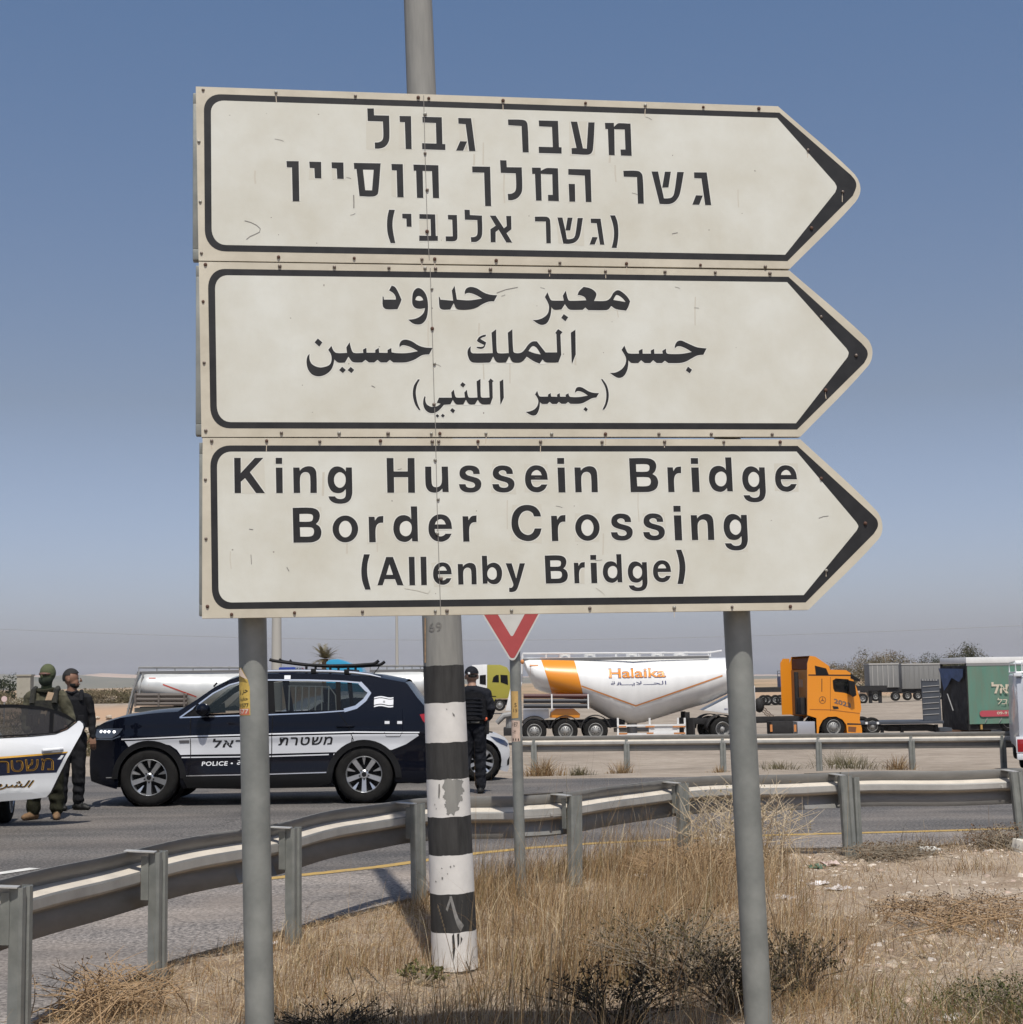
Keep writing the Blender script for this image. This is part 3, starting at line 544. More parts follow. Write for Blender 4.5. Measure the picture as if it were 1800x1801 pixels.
RIV = ["358,158 486,162.5 625.6,169 736,171.5 754.5,173 885,177 1030,181.5 1135,185.4 1237,188.5 1334.6,191 350.5,249 353,354.6 355,445 490.6,452 623.5,454 742.5,456 765,455.5 873,458 985,462 1102,463.4 1232,466 1346,469 1421,264 1482,337.5 1427,401 748,201 748,269.6 751.7,334 751.5,407",
       "362,465 492.6,468 588.6,469.5 684.5,471 748,471.6 766.5,472.3 863,473.5 967,475.6 1065,477 1169.6,478 1258,479 1354,480.7 358,530 359.7,637.6 362.6,757 495.6,761 597,761.5 683,762 759,762.3 774,762 855,762 970.5,763 1065,763 1159,763 1251,763 1358,763.6 1444,557 1505.6,625 1452,686 760,507.6 760.6,577.6 764.5,639.6 763.7,711",
       "373,775 469.6,775 563,776 669.6,775 760.6,776 772,776 841,776 951,776.5 1059,777 1169,776.6 1273,777 1372,777 362,843 363,947 365.6,1066 408,1080 518.6,1077 638,1075 766,1074 786.6,1073.5 900,1073 1037.6,1069 1186,1068 1287.6,1067 1390,1066 1444,841 1521.6,920 1453,1003 765.8,808.6 771,877.6 769.5,938 776,1017"]
SEAM = [((745.5, 168), (748, 270), (752, 400), (755.5, 457)), ((757, 471), (760.5, 578), (764, 700), (767, 765)), ((766.5, 772), (769.5, 900), (772.5, 990), (775.5, 1080))]
def scratch(pan, pts, w=0.0012, m=M_SEAM, d=0.0014):
    V = []; Fc = []
    q = [sg(*p) for p in pts]
    for i, (s, t) in enumerate(q):
        a = q[max(0, i - 1)]; b = q[min(len(q) - 1, i + 1)]; L = math.hypot(b[0] - a[0], b[1] - a[1]); nx_, nz_ = -(b[1] - a[1]) / L * w, (b[0] - a[0]) / L * w
        V += [spt(s - nx_, t - nz_, d), spt(s + nx_, t + nz_, d)]
        if i: k = 2 * i; Fc.append((k - 2, k - 1, k + 1, k))
    nmesh('scratch', V, Fc, m, pan)
M_RUSTRUN = mat('pale rust run', (0.47, 0.40, 0.31), 0.65)
rv = MB(); rv.lathe([(0.0068, -0.0005), (0.0068, 0.002), (0.0052, 0.0052), (0.0022, 0.0068)], 10, 'y'); rivet0 = None
rm = [rv.build('rivet', x) for x in (M_RIVET, M_RUST, M_RIVETG)]; rmesh = [o.data for o in rm]
for o in rm: bpy.data.objects.remove(o)
for q in rmesh:
    for v in q.vertices: v.co.y = -v.co.y
for pan, rs, sm, seed in zip(panels, RIV, SEAM, (4, 5, 6)):
    rr = random.Random(seed)
    for w in rs.split():
        a, b = map(float, w.split(',')); s, t = sg(a, b); o = bpy.data.objects.new('rivet', rmesh[rr.choice((0, 0, 1, 2))]); COL.objects.link(o); o.parent = pan; o.location = spt(s, t, 0.0015 if 366 < a else 0.0)
        o.scale = [rr.uniform(0.8, 1.02)] * 3
        if rr.random() < 0.28 and a > 366: scratch(pan, [(a, b + 2), (a + rr.uniform(-0.5, 0.5), b + 6), (a + rr.uniform(-1, 1), b + rr.uniform(9, 20))], 0.0013, M_RUSTRUN, 0.0006)
    q = [sg(*p) for p in sm]; V = []; Fc = []
    for i, (s, t) in enumerate(q):
        V += [spt(s - 0.0012, t, 0.0015), spt(s + 0.0012, t, 0.0015)]
        if i: k = 2 * i; Fc.append((k - 2, k - 1, k + 1, k))
    nmesh('seam', V, Fc, M_SEAM, pan)
scratch(panels[0], [(431, 388), (442, 391), (452, 396), (458.5, 402), (457, 408), (449, 412), (440, 416), (434, 421)])
scratch(panels[0], [(622.5, 343), (623, 356), (622.8, 366)], 0.002); scratch(panels[0], [(1182, 411), (1192, 409)])
scratch(panels[1], [(874, 515), (890, 509), (911, 505)]); scratch(panels[1], [(654, 678), (660, 681)])
scratch(panels[2], [(442, 975), (443, 992)]); scratch(panels[2], [(505, 997), (509, 1004)]); scratch(panels[2], [(1440, 911), (1448, 908), (1457, 907)]); scratch(panels[2], [(439, 930), (446, 931)])
scratch(panels[2], [(712, 1034), (735, 1038), (753, 1043), (757, 1037)], 0.0015, M_PATCH); scratch(panels[2], [(1048, 1033), (1058, 1040), (1064, 1046)], 0.001, M_PATCH)
rg0 = random.Random(77); M_RUN = mat('faint dirt run', (0.50, 0.475, 0.405), 0.6, spec=0.3); M_SPECK = mat('dirt speck', (0.24, 0.22, 0.19), 0.8); M_LIGHT = mat('rubbed pale patch', (0.64, 0.635, 0.585), 0.5, spec=0.3)
def blob(pan, u, v, ru, rv, m, d, n=14, j=0.35, name='stain'):
    k0 = rg0.uniform(0, 9); pts = [sg(u + ru * (1 + j * math.sin(3 * a + k0) * 0.5 + rg0.uniform(-j, j) * 0.5) * math.cos(a), v + rv * (1 + j * math.sin(2 * a + k0) * 0.5 + rg0.uniform(-j, j) * 0.5) * math.sin(a)) for a in [2 * math.pi * i / n for i in range(n)]]
    V, Fc = fill([pts]); nmesh(name, [spt(a, b, d) for a, b in V], Fc, m, pan)
for pan, (va, vb) in zip(panels, ((195, 435), (500, 735), (805, 1045))):
    for i in range(16): blob(pan, rg0.uniform(400, 1380), rg0.uniform(va, vb), rg0.uniform(0.6, 1.5), rg0.uniform(0.6, 1.6), M_SPECK, 0.00065, 7, 0.5, 'dirt_speck')
    for i in range(7):
        u, v = rg0.uniform(400, 1340), rg0.uniform(va + 15, vb - 60); L = rg0.uniform(20, 55); scratch(pan, [(u, v), (u + rg0.uniform(-1, 1), v + L * 0.5), (u + rg0.uniform(-2, 2), v + L)], rg0.uniform(0.0015, 0.004), M_RUN, 0.0006)
    for i in range(5): u, v = rg0.uniform(400, 1320), rg0.uniform(va, vb); a = rg0.uniform(-0.5, 0.5); L = rg0.uniform(5, 16); scratch(pan, [(u, v), (u + L * 0.6, v + L * a * 0.4), (u + L, v + L * a)], 0.0007, M_SEAM)
# two tubular posts behind the panels, and their clamps
zb = -(SO.z) / SV.z - 0.2
for s in (-0.915, 0.880):
    top = 0.93 * 1.0; mb = MB()
    mb.lathe([(0.0505, zb), (0.0505, top)], 28, 'z', (0, 0, 0)); p = mb.build('post', M_GALV, sign); p.location = (s, 0.031 + 0.048 + 0.0505, 0)
    p.rotation_euler = (0, -0.0153, 0)
    for z in (0.62, -0.02, -0.66):
        c = MB(); c.lathe([(0.054, z - 0.025), (0.054, z + 0.025)], 24, 'z'); c.build('clamp', M_GALV, p)
# the torn yellow sticker on the left post
M_STK = mat('sun bleached yellow sticker', (0.50, 0.35, 0.08), 0.6, var=0.2, scale=30); M_STR = mat('faded red sticker', (0.46, 0.13, 0.08), 0.6, var=0.15, scale=40); M_STW = mat('sticker paper back', (0.55, 0.45, 0.38), 0.8)
post_l = [o for o in sign.children if o.name.startswith('post')][0]
def on_post(cx, cy, rad, ax0):
    """(degrees round from the side facing the camera, height) on a post"""
    return lambda a, z: (rad * math.sin(R(a)), -rad * math.cos(R(a)), z)
def zpost(v): return sg(430, v)[1]
def wrap(name, pts, m, parent, f, step=6):
    V, Fc = gridded([pts], step, 0); return nmesh(name, [f(a, b) for a, b in V], Fc, m, parent, 180)
f1 = on_post(0, 0, 0.0512, 0); f2 = on_post(0, 0, 0.0516, 0); f3 = on_post(0, 0, 0.0522, 0)
z0, z1 = zpost(1258), zpost(1172)
stk = wrap('sticker', [(-78, z0), (-14, z0), (-14, lerp(z0, z1, 0.58)), (-22, lerp(z0, z1, 0.74)), (-52, lerp(z0, z1, 0.99)), (-78, z1)], M_STK, post_l, f1)
wrap('red_strip', [(-78, z0 + 0.002), (-17, z0 + 0.002), (-17, lerp(z0, z1, 0.14)), (-78, lerp(z0, z1, 0.14))], M_STR, stk, f2)
wrap('curled_corner', [(-20, lerp(z0, z1, 0.74)), (-50, lerp(z0, z1, 1.0)), (-60, lerp(z0, z1, 0.9)), (-56, lerp(z0, z1, 0.83))], M_STW, stk, lambda a, z: (0.0575 * math.sin(R(a)), -0.0575 * math.cos(R(a)), z))
lettering('sticker_digits', '577', (-70, -20, z0 + 0.006, lerp(z0, z1, 0.13)), f3, M_STW, stk, off=0.02)
lettering('sticker_lettering', '01577', (-72, -20, lerp(z0, z1, 0.165), lerp(z0, z1, 0.25)), f3, M_INK, stk, off=0.01)
lettering('sticker_lettering', '\uFEAA\uFEF4\uFED4\uFEA3', (-68, -22, lerp(z0, z1, 0.29), lerp(z0, z1, 0.39)), f3, M_INK, stk)
lettering('sticker_lettering', '\uFEAD \uFEAE\uFEA3', (-68, -22, lerp(z0, z1, 0.43), lerp(z0, z1, 0.53)), f3, M_INK, stk)

# ------------------------------------------------------------------ the striped lamp pole
pb = G(801, 1705); ptop = P(738.5, 80, pb.y); pdir = (ptop - pb).normalized()
M_CONC = mat('grey weathered pole', (0.255, 0.25, 0.23), 0.75, 0.0, var=0.14, scale=5, col2=(0.19, 0.188, 0.175), stretch=(6, 6, 0.6))
M_BLK = mat('faded black pole paint', (0.038, 0.037, 0.036), 0.7, spec=0.25, var=0.35, scale=6, stretch=(5, 5, 0.7)); M_WHT = mat('chipped white pole paint', (0.62, 0.60, 0.57), 0.65, var=0.08, scale=9)
lamp = thing('lamp_pole', 'thick grey lamp pole with black and white painted bands behind the sign', 'lamp post', pb)
lamp.rotation_euler = upright(pdir)
def prad(z): return lerp(0.129, 0.088, z / 5.0) if z < 5 else lerp(0.088, 0.07, min(1, (z - 5) / 4))
def zon(v): return (P(lerp(801, 738.5, (1705 - v) / 1625), v, pb.y) - pb).dot(pdir)
mb = MB(); mb.lathe([(prad(z), z) for z in (-0.25, 0, 1, 2, 3, 4, 5, 7, 9)], 32, 'z'); pole = mb.build('pole', M_CONC, lamp)
bands = [1170, 1235, 1304, 1368, 1433.5, 1500, 1567, 1634, 1701, 1765]
for i, (a, b) in enumerate(zip(bands, bands[1:])):
    z1, z0 = zon(a), zon(b)
    rg = random.Random(i); n = 64; prof = []; V = []; Fc = []
    for j, z in enumerate((z0, lerp(z0, z1, 0.5), z1)):
        for k in range(n):
            an = 2 * math.pi * k / n; zz = z + (0.0015 * math.sin(k * 0.6 + i) + rg.uniform(-0.0012, 0.0012) if j != 1 else 0); r_ = prad(z) + 0.0012 + (0.0003 if i % 2 else 0)
            V.append((r_ * math.cos(an), r_ * math.sin(an), zz))
    Fc = [(j * n + k, j * n + (k + 1) % n, (j + 1) * n + (k + 1) % n, (j + 1) * n + k) for j in range(2) for k in range(n)]
    nmesh('painted_band', V, Fc, M_WHT if i % 2 else M_BLK, lamp, 180)
def on_pole(u, v, d=0.003):
    uc = lerp(801, 738.5, (1705 - v) / 1625); z = zon(v); r_ = prad(z) + d; w = (u - uc) * (pb.y / F); a = math.asin(max(-0.98, min(0.98, w / r_)))
    return (r_ * math.sin(a), -r_ * math.cos(a), z)
def pole_patch(name, txt, m, d=0.003):
    V, Fc = gridded([outline(txt, 4)], 4, 6); return nmesh(name, [on_pole(a, b, d) for a, b in V], Fc, m, lamp, 180)
rg = random.Random(3)
def rough(txt, j=1.1):
    pts = outline(txt, 5); return ' '.join('%.1f,%.1f' % (a + rg.uniform(-j, j), b + rg.uniform(-j, j)) for a, b in pts)
pole_patch('bare_patch', rough("784,1369~ 791,1367~ 800,1369~ 808,1368~ 815,1373~ 813,1381~ 817,1390~ 812,1396~ 814,1404~ 808,1412~ 809,1420~ 803,1424~ 800,1431~ 796,1427~ 789,1430~ 788,1421~ 784,1414~ 786,1405~ 781,1398~ 784,1388~ 780,1380~", 1.5), M_CONC, 0.0026)
M_CHIP = mat('bare chip', (0.17, 0.165, 0.155), 0.8)
for q in ("773.5,1376 776,1375 776.5,1388 775,1401 773,1398", "797,1252 801,1256 801.5,1260 798.5,1258", "766,1409 768,1411 767,1413", "769,1416 770.5,1418 769,1420", "786,1245 789,1246 788,1247.5", "793,1518 795,1517 796,1520 794,1521", "779,1536 782,1537 781,1541 779,1540", "788,1530 790,1530 790,1533", "799,1516 802,1518 800,1520", "768,1543 771,1545 768,1546", "778,1522 779,1520 781,1522"):
    pole_patch('paint_chip', q, M_CHIP)
M_STREAK = mat('scuffed streak', (0.20, 0.195, 0.185), 0.8, var=0.4, scale=20)
for q in ("793,1570 797,1570 803,1594 808,1608 817,1622 812,1632 806,1622 801,1606", "793,1572 796,1575 789,1596 786,1593"):
    pole_patch('paint_chip', rough(q, 0.6), M_STREAK)
for q in ("797,1638 801,1634 803,1660 800,1684 798,1668", "806,1636 810,1635 809,1652 807,1660", "812,1640 815,1645 811,1655"):
    pole_patch('paint_chip', rough(q, 0.5), M_BLK)
V, Fc, _ = text2d('69', 0.0, 0.0, 1.0); nmesh('pole_number', [on_pole(756 + 23 * a, 1111 - 16 * b, 0.002) for a, b in V], Fc, M_CHIP, lamp)
mb = MB(); mb.tube([on_pole(749.5, v, 0.006) for v in (1086, 1110, 1140, 1164)], 0.004, 6); mb.build('conduit', mat('rusty strap', (0.30, 0.20, 0.12), 0.8, var=0.3, scale=30), lamp)

# ------------------------------------------------------------------ the give-way sign
yb = G(917, 1590); yt = P(906, 1150, yb.y); yd = (yt - yb).normalized()
yld = thing('give_way_sign', 'red and white triangular give way sign on a thin grey pole', 'road sign', yb); yld.rotation_euler = upright(yd)
mb = MB(); mb.lathe([(0.040, -0.3), (0.040, 2.85)], 20, 'z'); mb.build('post', M_GALV, yld)
M_RED = mat('faded red sheeting', (0.36, 0.062, 0.062), 0.45, var=0.08, scale=8); M_RW = mat('greyish white sheeting', (0.52, 0.51, 0.48), 0.5, var=0.06, scale=6)
inv = (Matrix.Translation(yb) @ yld.rotation_euler.to_matrix().to_4x4()).inverted()
tipz = (inv @ P(902, 1168, yb.y - 0.06)).z; tipx = (inv @ P(902, 1168, yb.y - 0.06)).x
def tri(inset, rad):
    h = 0.80; hw = h / math.sqrt(3); c = [(0, 0), (hw, h), (-hw, h)]; cen = (0, h * 2 / 3); sc = 1 - inset / (h / 3); c = [(cen[0] + (a - cen[0]) * sc, cen[1] + (b - cen[1]) * sc) for a, b in c]; out = []
    for i in range(3):
        p, a, b = Vector(c[i]), Vector(c[i - 1]), Vector(c[(i + 1) % 3]); ua = (a - p).normalized(); ub = (b - p).normalized(); bis = (ua + ub).normalized(); ctr = p + bis * rad * 2
        s = (p + ua * rad * math.sqrt(3)) - ctr; e = (p + ub * rad * math.sqrt(3)) - ctr; a0 = math.atan2(s.y, s.x); a1 = math.atan2(e.y, e.x)
        while a1 - a0 > math.pi: a1 -= 2 * math.pi
        while a1 - a0 < -math.pi: a1 += 2 * math.pi
        out += [(ctr.x + rad * math.cos(lerp(a0, a1, k / 6)) + tipx, ctr.y + rad * math.sin(lerp(a0, a1, k / 6)) + tipz) for k in range(7)]
    return out
mb = MB(); mb.prism(tri(0, 0.03), -0.062, -0.056, 'y'); plate = mb.build('sign_plate', M_RW, yld)
V, Fc = fill([tri(0.011, 0.024), tri(0.098, 0.012)]); nmesh('red_border', [(a, -0.0628, b) for a, b in V], Fc, M_RED, plate)
mb = MB(); mb.prism(tri(0.01, 0.03), -0.0555, -0.0535, 'y'); mb.build('plate_back', mat('dark sign back', (0.06, 0.06, 0.06), 0.6), plate)
def ysurf(u, v, d=0.001):
    q = inv @ P(u, v, yb.y - 0.04); r_ = 0.040 + d; w = max(-0.98, min(0.98, q.x / r_)); return (q.x, -r_ * math.sqrt(1 - w * w), q.z)
M_PNK = mat('faded pink paper', (0.50, 0.38, 0.31), 0.75, var=0.12, scale=40); M_OCH = mat('faded ochre sticker', (0.48, 0.31, 0.11), 0.7, var=0.1, scale=40)
V, Fc = gridded([[(899.5, 1215), (911.5, 1215), (912, 1262), (900.5, 1263)]], 2, 0); nmesh('sticker', [ysurf(a, b) for a, b in V], Fc, M_OCH, yld, 180)
V, Fc = gridded([[(900, 1266), (914.5, 1267), (915.5, 1303), (900.5, 1304)]], 2, 0); s2 = nmesh('sticker', [ysurf(a, b) for a, b in V], Fc, M_PNK, yld, 180)
for a0, a1, b0, b1, tx in ((905, 909, 1243, 1236, '5'), (903.5, 910, 1252, 1246, '15'), (902, 911, 1277, 1270, '1E7'), (902, 908, 1290, 1284, '-Y'), (902, 913, 1302, 1298, 'III')):
    V, Fc, _ = text2d(tx, 0.0); nmesh('sticker_lettering', [ysurf(a0 + (a1 - a0) * p, b0 + (b1 - b0) * q, 0.0022) for p, q in V], Fc, M_INK, s2)

# ------------------------------------------------------------------ guard rails
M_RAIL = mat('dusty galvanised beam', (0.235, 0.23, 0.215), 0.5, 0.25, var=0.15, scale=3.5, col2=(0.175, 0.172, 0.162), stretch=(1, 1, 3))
M_LEDGE = mat('beam ledge painted sunlit', (0.50, 0.455, 0.39), 0.75, 0.05, var=0.12, scale=5)  # paler than the beam: the sun on its ledge put into the colour
M_FOLD = mat('zinc fold painted sunlit', (0.36, 0.35, 0.325), 0.5, 0.2, var=0.15, scale=5)  # lit grey of the middle fold, painted between beam and ledge tones
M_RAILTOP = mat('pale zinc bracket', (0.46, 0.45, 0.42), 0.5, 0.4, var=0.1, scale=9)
PROF = [(0.757, 0.050), (0.680, 0.002), (0.668, 0.0), (0.640, 0.086), (0.632, 0.091), (0.590, 0.091), (0.581, 0.086), (0.558, 0.005), (0.545, 0.0), (0.437, 0.045)]
def beam(pts, prof=PROF, zoff=None):
    """the folded beam, its middle fold towards the side the posts stand on"""
    V = []; Fc = []; n = len(prof)
    for i, p in enumerate(pts):
        t = (Vector(pts[min(i + 1, len(pts) - 1)]) - Vector(pts[max(0, i - 1)])); t.z = 0; t.normalize(); nn = Vector((t.y, -t.x, 0))
        for z, d in prof: V.append((p[0] + nn.x * d, p[1] + nn.y * d, p[2] + z))
        if i:
            for k in range(n - 1): a = (i - 1) * n + k; Fc.append((a, a + 1, a + n + 1, a + n))
    return V, Fc
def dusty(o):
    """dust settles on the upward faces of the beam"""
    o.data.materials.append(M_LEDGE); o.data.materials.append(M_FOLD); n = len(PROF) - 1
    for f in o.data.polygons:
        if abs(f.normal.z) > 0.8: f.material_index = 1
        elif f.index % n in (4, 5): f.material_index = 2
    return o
def curve_pts(ctrl, step=0.15):
    out = []
    for i in range(len(ctrl) - 1):
        p0, p1, p2, p3 = (Vector(ctrl[max(0, i - 1)]), Vector(ctrl[i]), Vector(ctrl[i + 1]), Vector(ctrl[min(len(ctrl) - 1, i + 2)])); k = max(2, int((p2 - p1).length / step))
        for j in range(k):
            t = j / k; out.append(0.5 * ((2 * p1) + (p2 - p0) * t + (2 * p0 - 5 * p1 + 4 * p2 - p3) * t * t + (3 * p1 - p0 - 3 * p2 + p3) * t ** 3))
    return out + [Vector(ctrl[-1])]
def cpost(name, parent, loc, rz, top, lean=0.0, w=0.115, dpt=0.06, m=M_GALV):
    """a folded channel post"""
    mb = MB(); t = 0.006; o = [(-w / 2, dpt), (-w / 2, 0.012), (-w / 2 + 0.012, 0), (-0.016, 0), (-0.006, 0.014), (0.006, 0.014), (0.016, 0), (w / 2 - 0.012, 0), (w / 2, 0.012), (w / 2, dpt), (w / 2 - t, dpt), (w / 2 - t, 0.014), (w / 2 - 0.014, t), (0.018, t), (0.008, 0.02), (-0.008, 0.02), (-0.018, t), (-w / 2 + 0.014, t), (-w / 2 + t, 0.014), (-w / 2 + t, dpt)]
    mb.prism(o, -0.35, top, 'z'); p = mb.build(name, m, parent, smooth=20); p.location = loc; p.rotation_euler = (0, lean, rz); return p
near_tops = [(51, 1558), (289, 1497), (525, 1455), (742, 1413), (1014, 1399), (1205, 1377), (1493, 1363.5), (1797, 1357)]
np_ = []
for u, v in near_tops:
    q = G(u, v, 0.72); np_.append(Vector((q.x, q.y, 0)))
ctrl = [np_[0] + Vector((-0.35, -1.6, 0))] + np_ + [np_[-1] + Vector((1.6, -0.1, 0)), np_[-1] + Vector((3.2, -0.1, 0))]
def off(pts, d):
    out = []
    for i, p in enumerate(pts):
        t = (pts[min(i + 1, len(pts) - 1)] - pts[max(0, i - 1)]).normalized(); out.append(p + Vector((-t.y, t.x, 0)) * d)
    return out
railc = curve_pts(off(ctrl, 0.20), 0.12)
rail = thing('guardrail', 'near curving steel guardrail on channel posts beside the dry grass', 'guardrail', (np_[3].x, np_[3].y, 0)); O3 = Vector((np_[3].x, np_[3].y, 0))
jit = [p - O3 + Vector((0, 0, 0.006 * math.sin(i * 0.5) + 0.008 * math.sin(i * 0.17 + 1))) for i, p in enumerate(railc)]
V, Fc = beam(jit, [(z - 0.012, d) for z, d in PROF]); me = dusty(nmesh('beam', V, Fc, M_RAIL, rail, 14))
sol = me.modifiers.new('thick', 'SOLIDIFY'); sol.thickness = 0.004
for i, p in enumerate(np_):
    t = (np_[min(i + 1, 7)] - np_[max(0, i - 1)]).normalized(); rz = math.atan2(t.y, t.x); nrm = Vector((-t.y, t.x, 0))
    lean = [-0.005, 0.0, 0.0, -0.01, 0.02, 0.0, -0.03, -0.06][i]
    po = cpost('post', rail, p - O3, rz, 0.72, lean)
    if i in (6, 7): cpost('post', rail, p - O3 + Vector((0.10, 0.06, 0)), rz + 0.4, 0.70, lean * 0.6, w=0.07)
    mb = MB(); Mx = Matrix.Translation(p - O3) @ Matrix.Rotation(rz, 4, 'Z')
    Ms = Mx @ Matrix.Translation((-0.05, 0.02, 0.722)) @ Matrix.Rotation(0.30, 4, 'Z') @ Matrix.Rotation(0.06, 4, 'X')
    mb.box(-0.034, 0.034, 0.0, 0.165, -0.002, 0.004, Ms); mb.build('spacer', M_RAILTOP, rail, smooth=0)
    mb = MB(); mb.box(-0.066, -0.060, 0.055, 0.10, 0.47, 0.70, Mx); mb.build('spacer_plate', M_GALV, rail, smooth=0)
    q = railc[min(range(len(railc)), key=lambda k: (railc[k] - (p + nrm * 0.2)).length)] - O3
    mb = MB()
    for dx in (-0.16, 0.14):
        c = q + t * dx; Mb = Matrix.Translation((c.x - nrm.x * 0.084, c.y - nrm.y * 0.084, 0.582)) @ Matrix.Rotation(rz, 4, 'Z')
        mb.box(-0.011, 0.011, -0.012, 0.0, -0.011, 0.011, Mb)
    mb.build('bolt', M_RAILTOP, rail, smooth=0, bev=0.002)
    # the lap where one beam length ends over the next
    if i % 2 == 0:
        k0 = min(range(len(railc)), key=lambda k: (railc[k] - (p + nrm * 0.2)).length); seg = [x - O3 + Vector((-nrm.x * 0.005, -nrm.y * 0.005, 0)) for x in railc[max(0, k0 - 3):k0 + 1]]
        if len(seg) > 1:
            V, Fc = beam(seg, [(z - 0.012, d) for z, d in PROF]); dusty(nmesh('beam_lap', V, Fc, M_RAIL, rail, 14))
# far rail
fz = -0.3; fl = [P(905, 1327, 32.3), P(1350, 1327, 31.6), P(1790, 1326, 31.0)]
ctrl = [Vector((p.x, p.y, fz)) for p in fl]; ctrl.append(ctrl[-1] + (ctrl[-1] - ctrl[-2]))
fr = thing('guardrail', 'far straight steel guardrail in front of the parked trucks', 'guardrail', (ctrl[1].x, ctrl[1].y, fz)); O4 = ctrl[1].copy()
pr = [(z + 0.03, d) for z, d in PROF]
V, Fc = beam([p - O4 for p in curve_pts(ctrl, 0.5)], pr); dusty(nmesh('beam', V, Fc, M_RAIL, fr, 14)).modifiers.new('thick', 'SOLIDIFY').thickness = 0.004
for u in (933, 1095, 1260, 1422, 1577, 1727, 1890):
    x = (u - 900) / F * 31.7; p = Vector((x, interp(x, [c.x for c in ctrl], [c.y for c in ctrl]) - 0.16, fz)); cpost('post', fr, p - O4, 0.0, 0.62, 0, w=0.12)
    mb = MB(); q = p - O4; mb.box(q.x - 0.03, q.x + 0.03, q.y + 0.061, q.y + 0.075, 0.5, 0.72); mb.build('spacer', M_GALV, fr, smooth=0)
# ------------------------------------------------------------------ vehicle helpers
M_TYRE = mat('tyre rubber', (0.014, 0.0135, 0.013), 0.9, var=0.3, scale=12, spec=0.15); M_ALLOY = mat('silver alloy', (0.55, 0.56, 0.57), 0.28, 0.85); M_DARK = mat('dark plastic', (0.009, 0.009, 0.0095), 0.6, spec=0.2)
M_BLACK = mat('black rubber seal', (0.006, 0.006, 0.007), 0.7, spec=0.1); M_CHROME = mat('bright trim', (0.68, 0.69, 0.70), 0.18, 0.9); M_STEEL = mat('painted steel wheel', (0.30, 0.30, 0.29), 0.5, 0.4, var=0.2, scale=10)
M_NAVY = mat('black blue car paint', (0.0035, 0.0045, 0.009), 0.25, 0.0, coat=0.55, spec=0.0); M_WPAINT = mat('white car paint', (0.66, 0.67, 0.68), 0.3, coat=0.8); M_WDECAL = mat('white reflective decal', (0.64, 0.65, 0.67), 0.4)
M_RLENS = mat('red lamp lens', (0.30, 0.008, 0.012), 0.12, coat=0.6); M_GLASS = glass('tinted car glass', (0.006, 0.007, 0.008), 0.38); M_GLASSC = glass('car glass', (0.02, 0.028, 0.03), 0.55); M_CABIN = mat('dark upholstery', (0.012, 0.012, 0.013), 0.9)
M_LED = mat('lit white lamp', (0.9, 0.9, 0.9), 0.2, emit=((1, 1, 1), 1.6)); M_WHITETXT = mat('white lettering', (0.72, 0.73, 0.74), 0.5); M_BLKTXT = mat('black lettering', (0.012, 0.012, 0.013), 0.5)
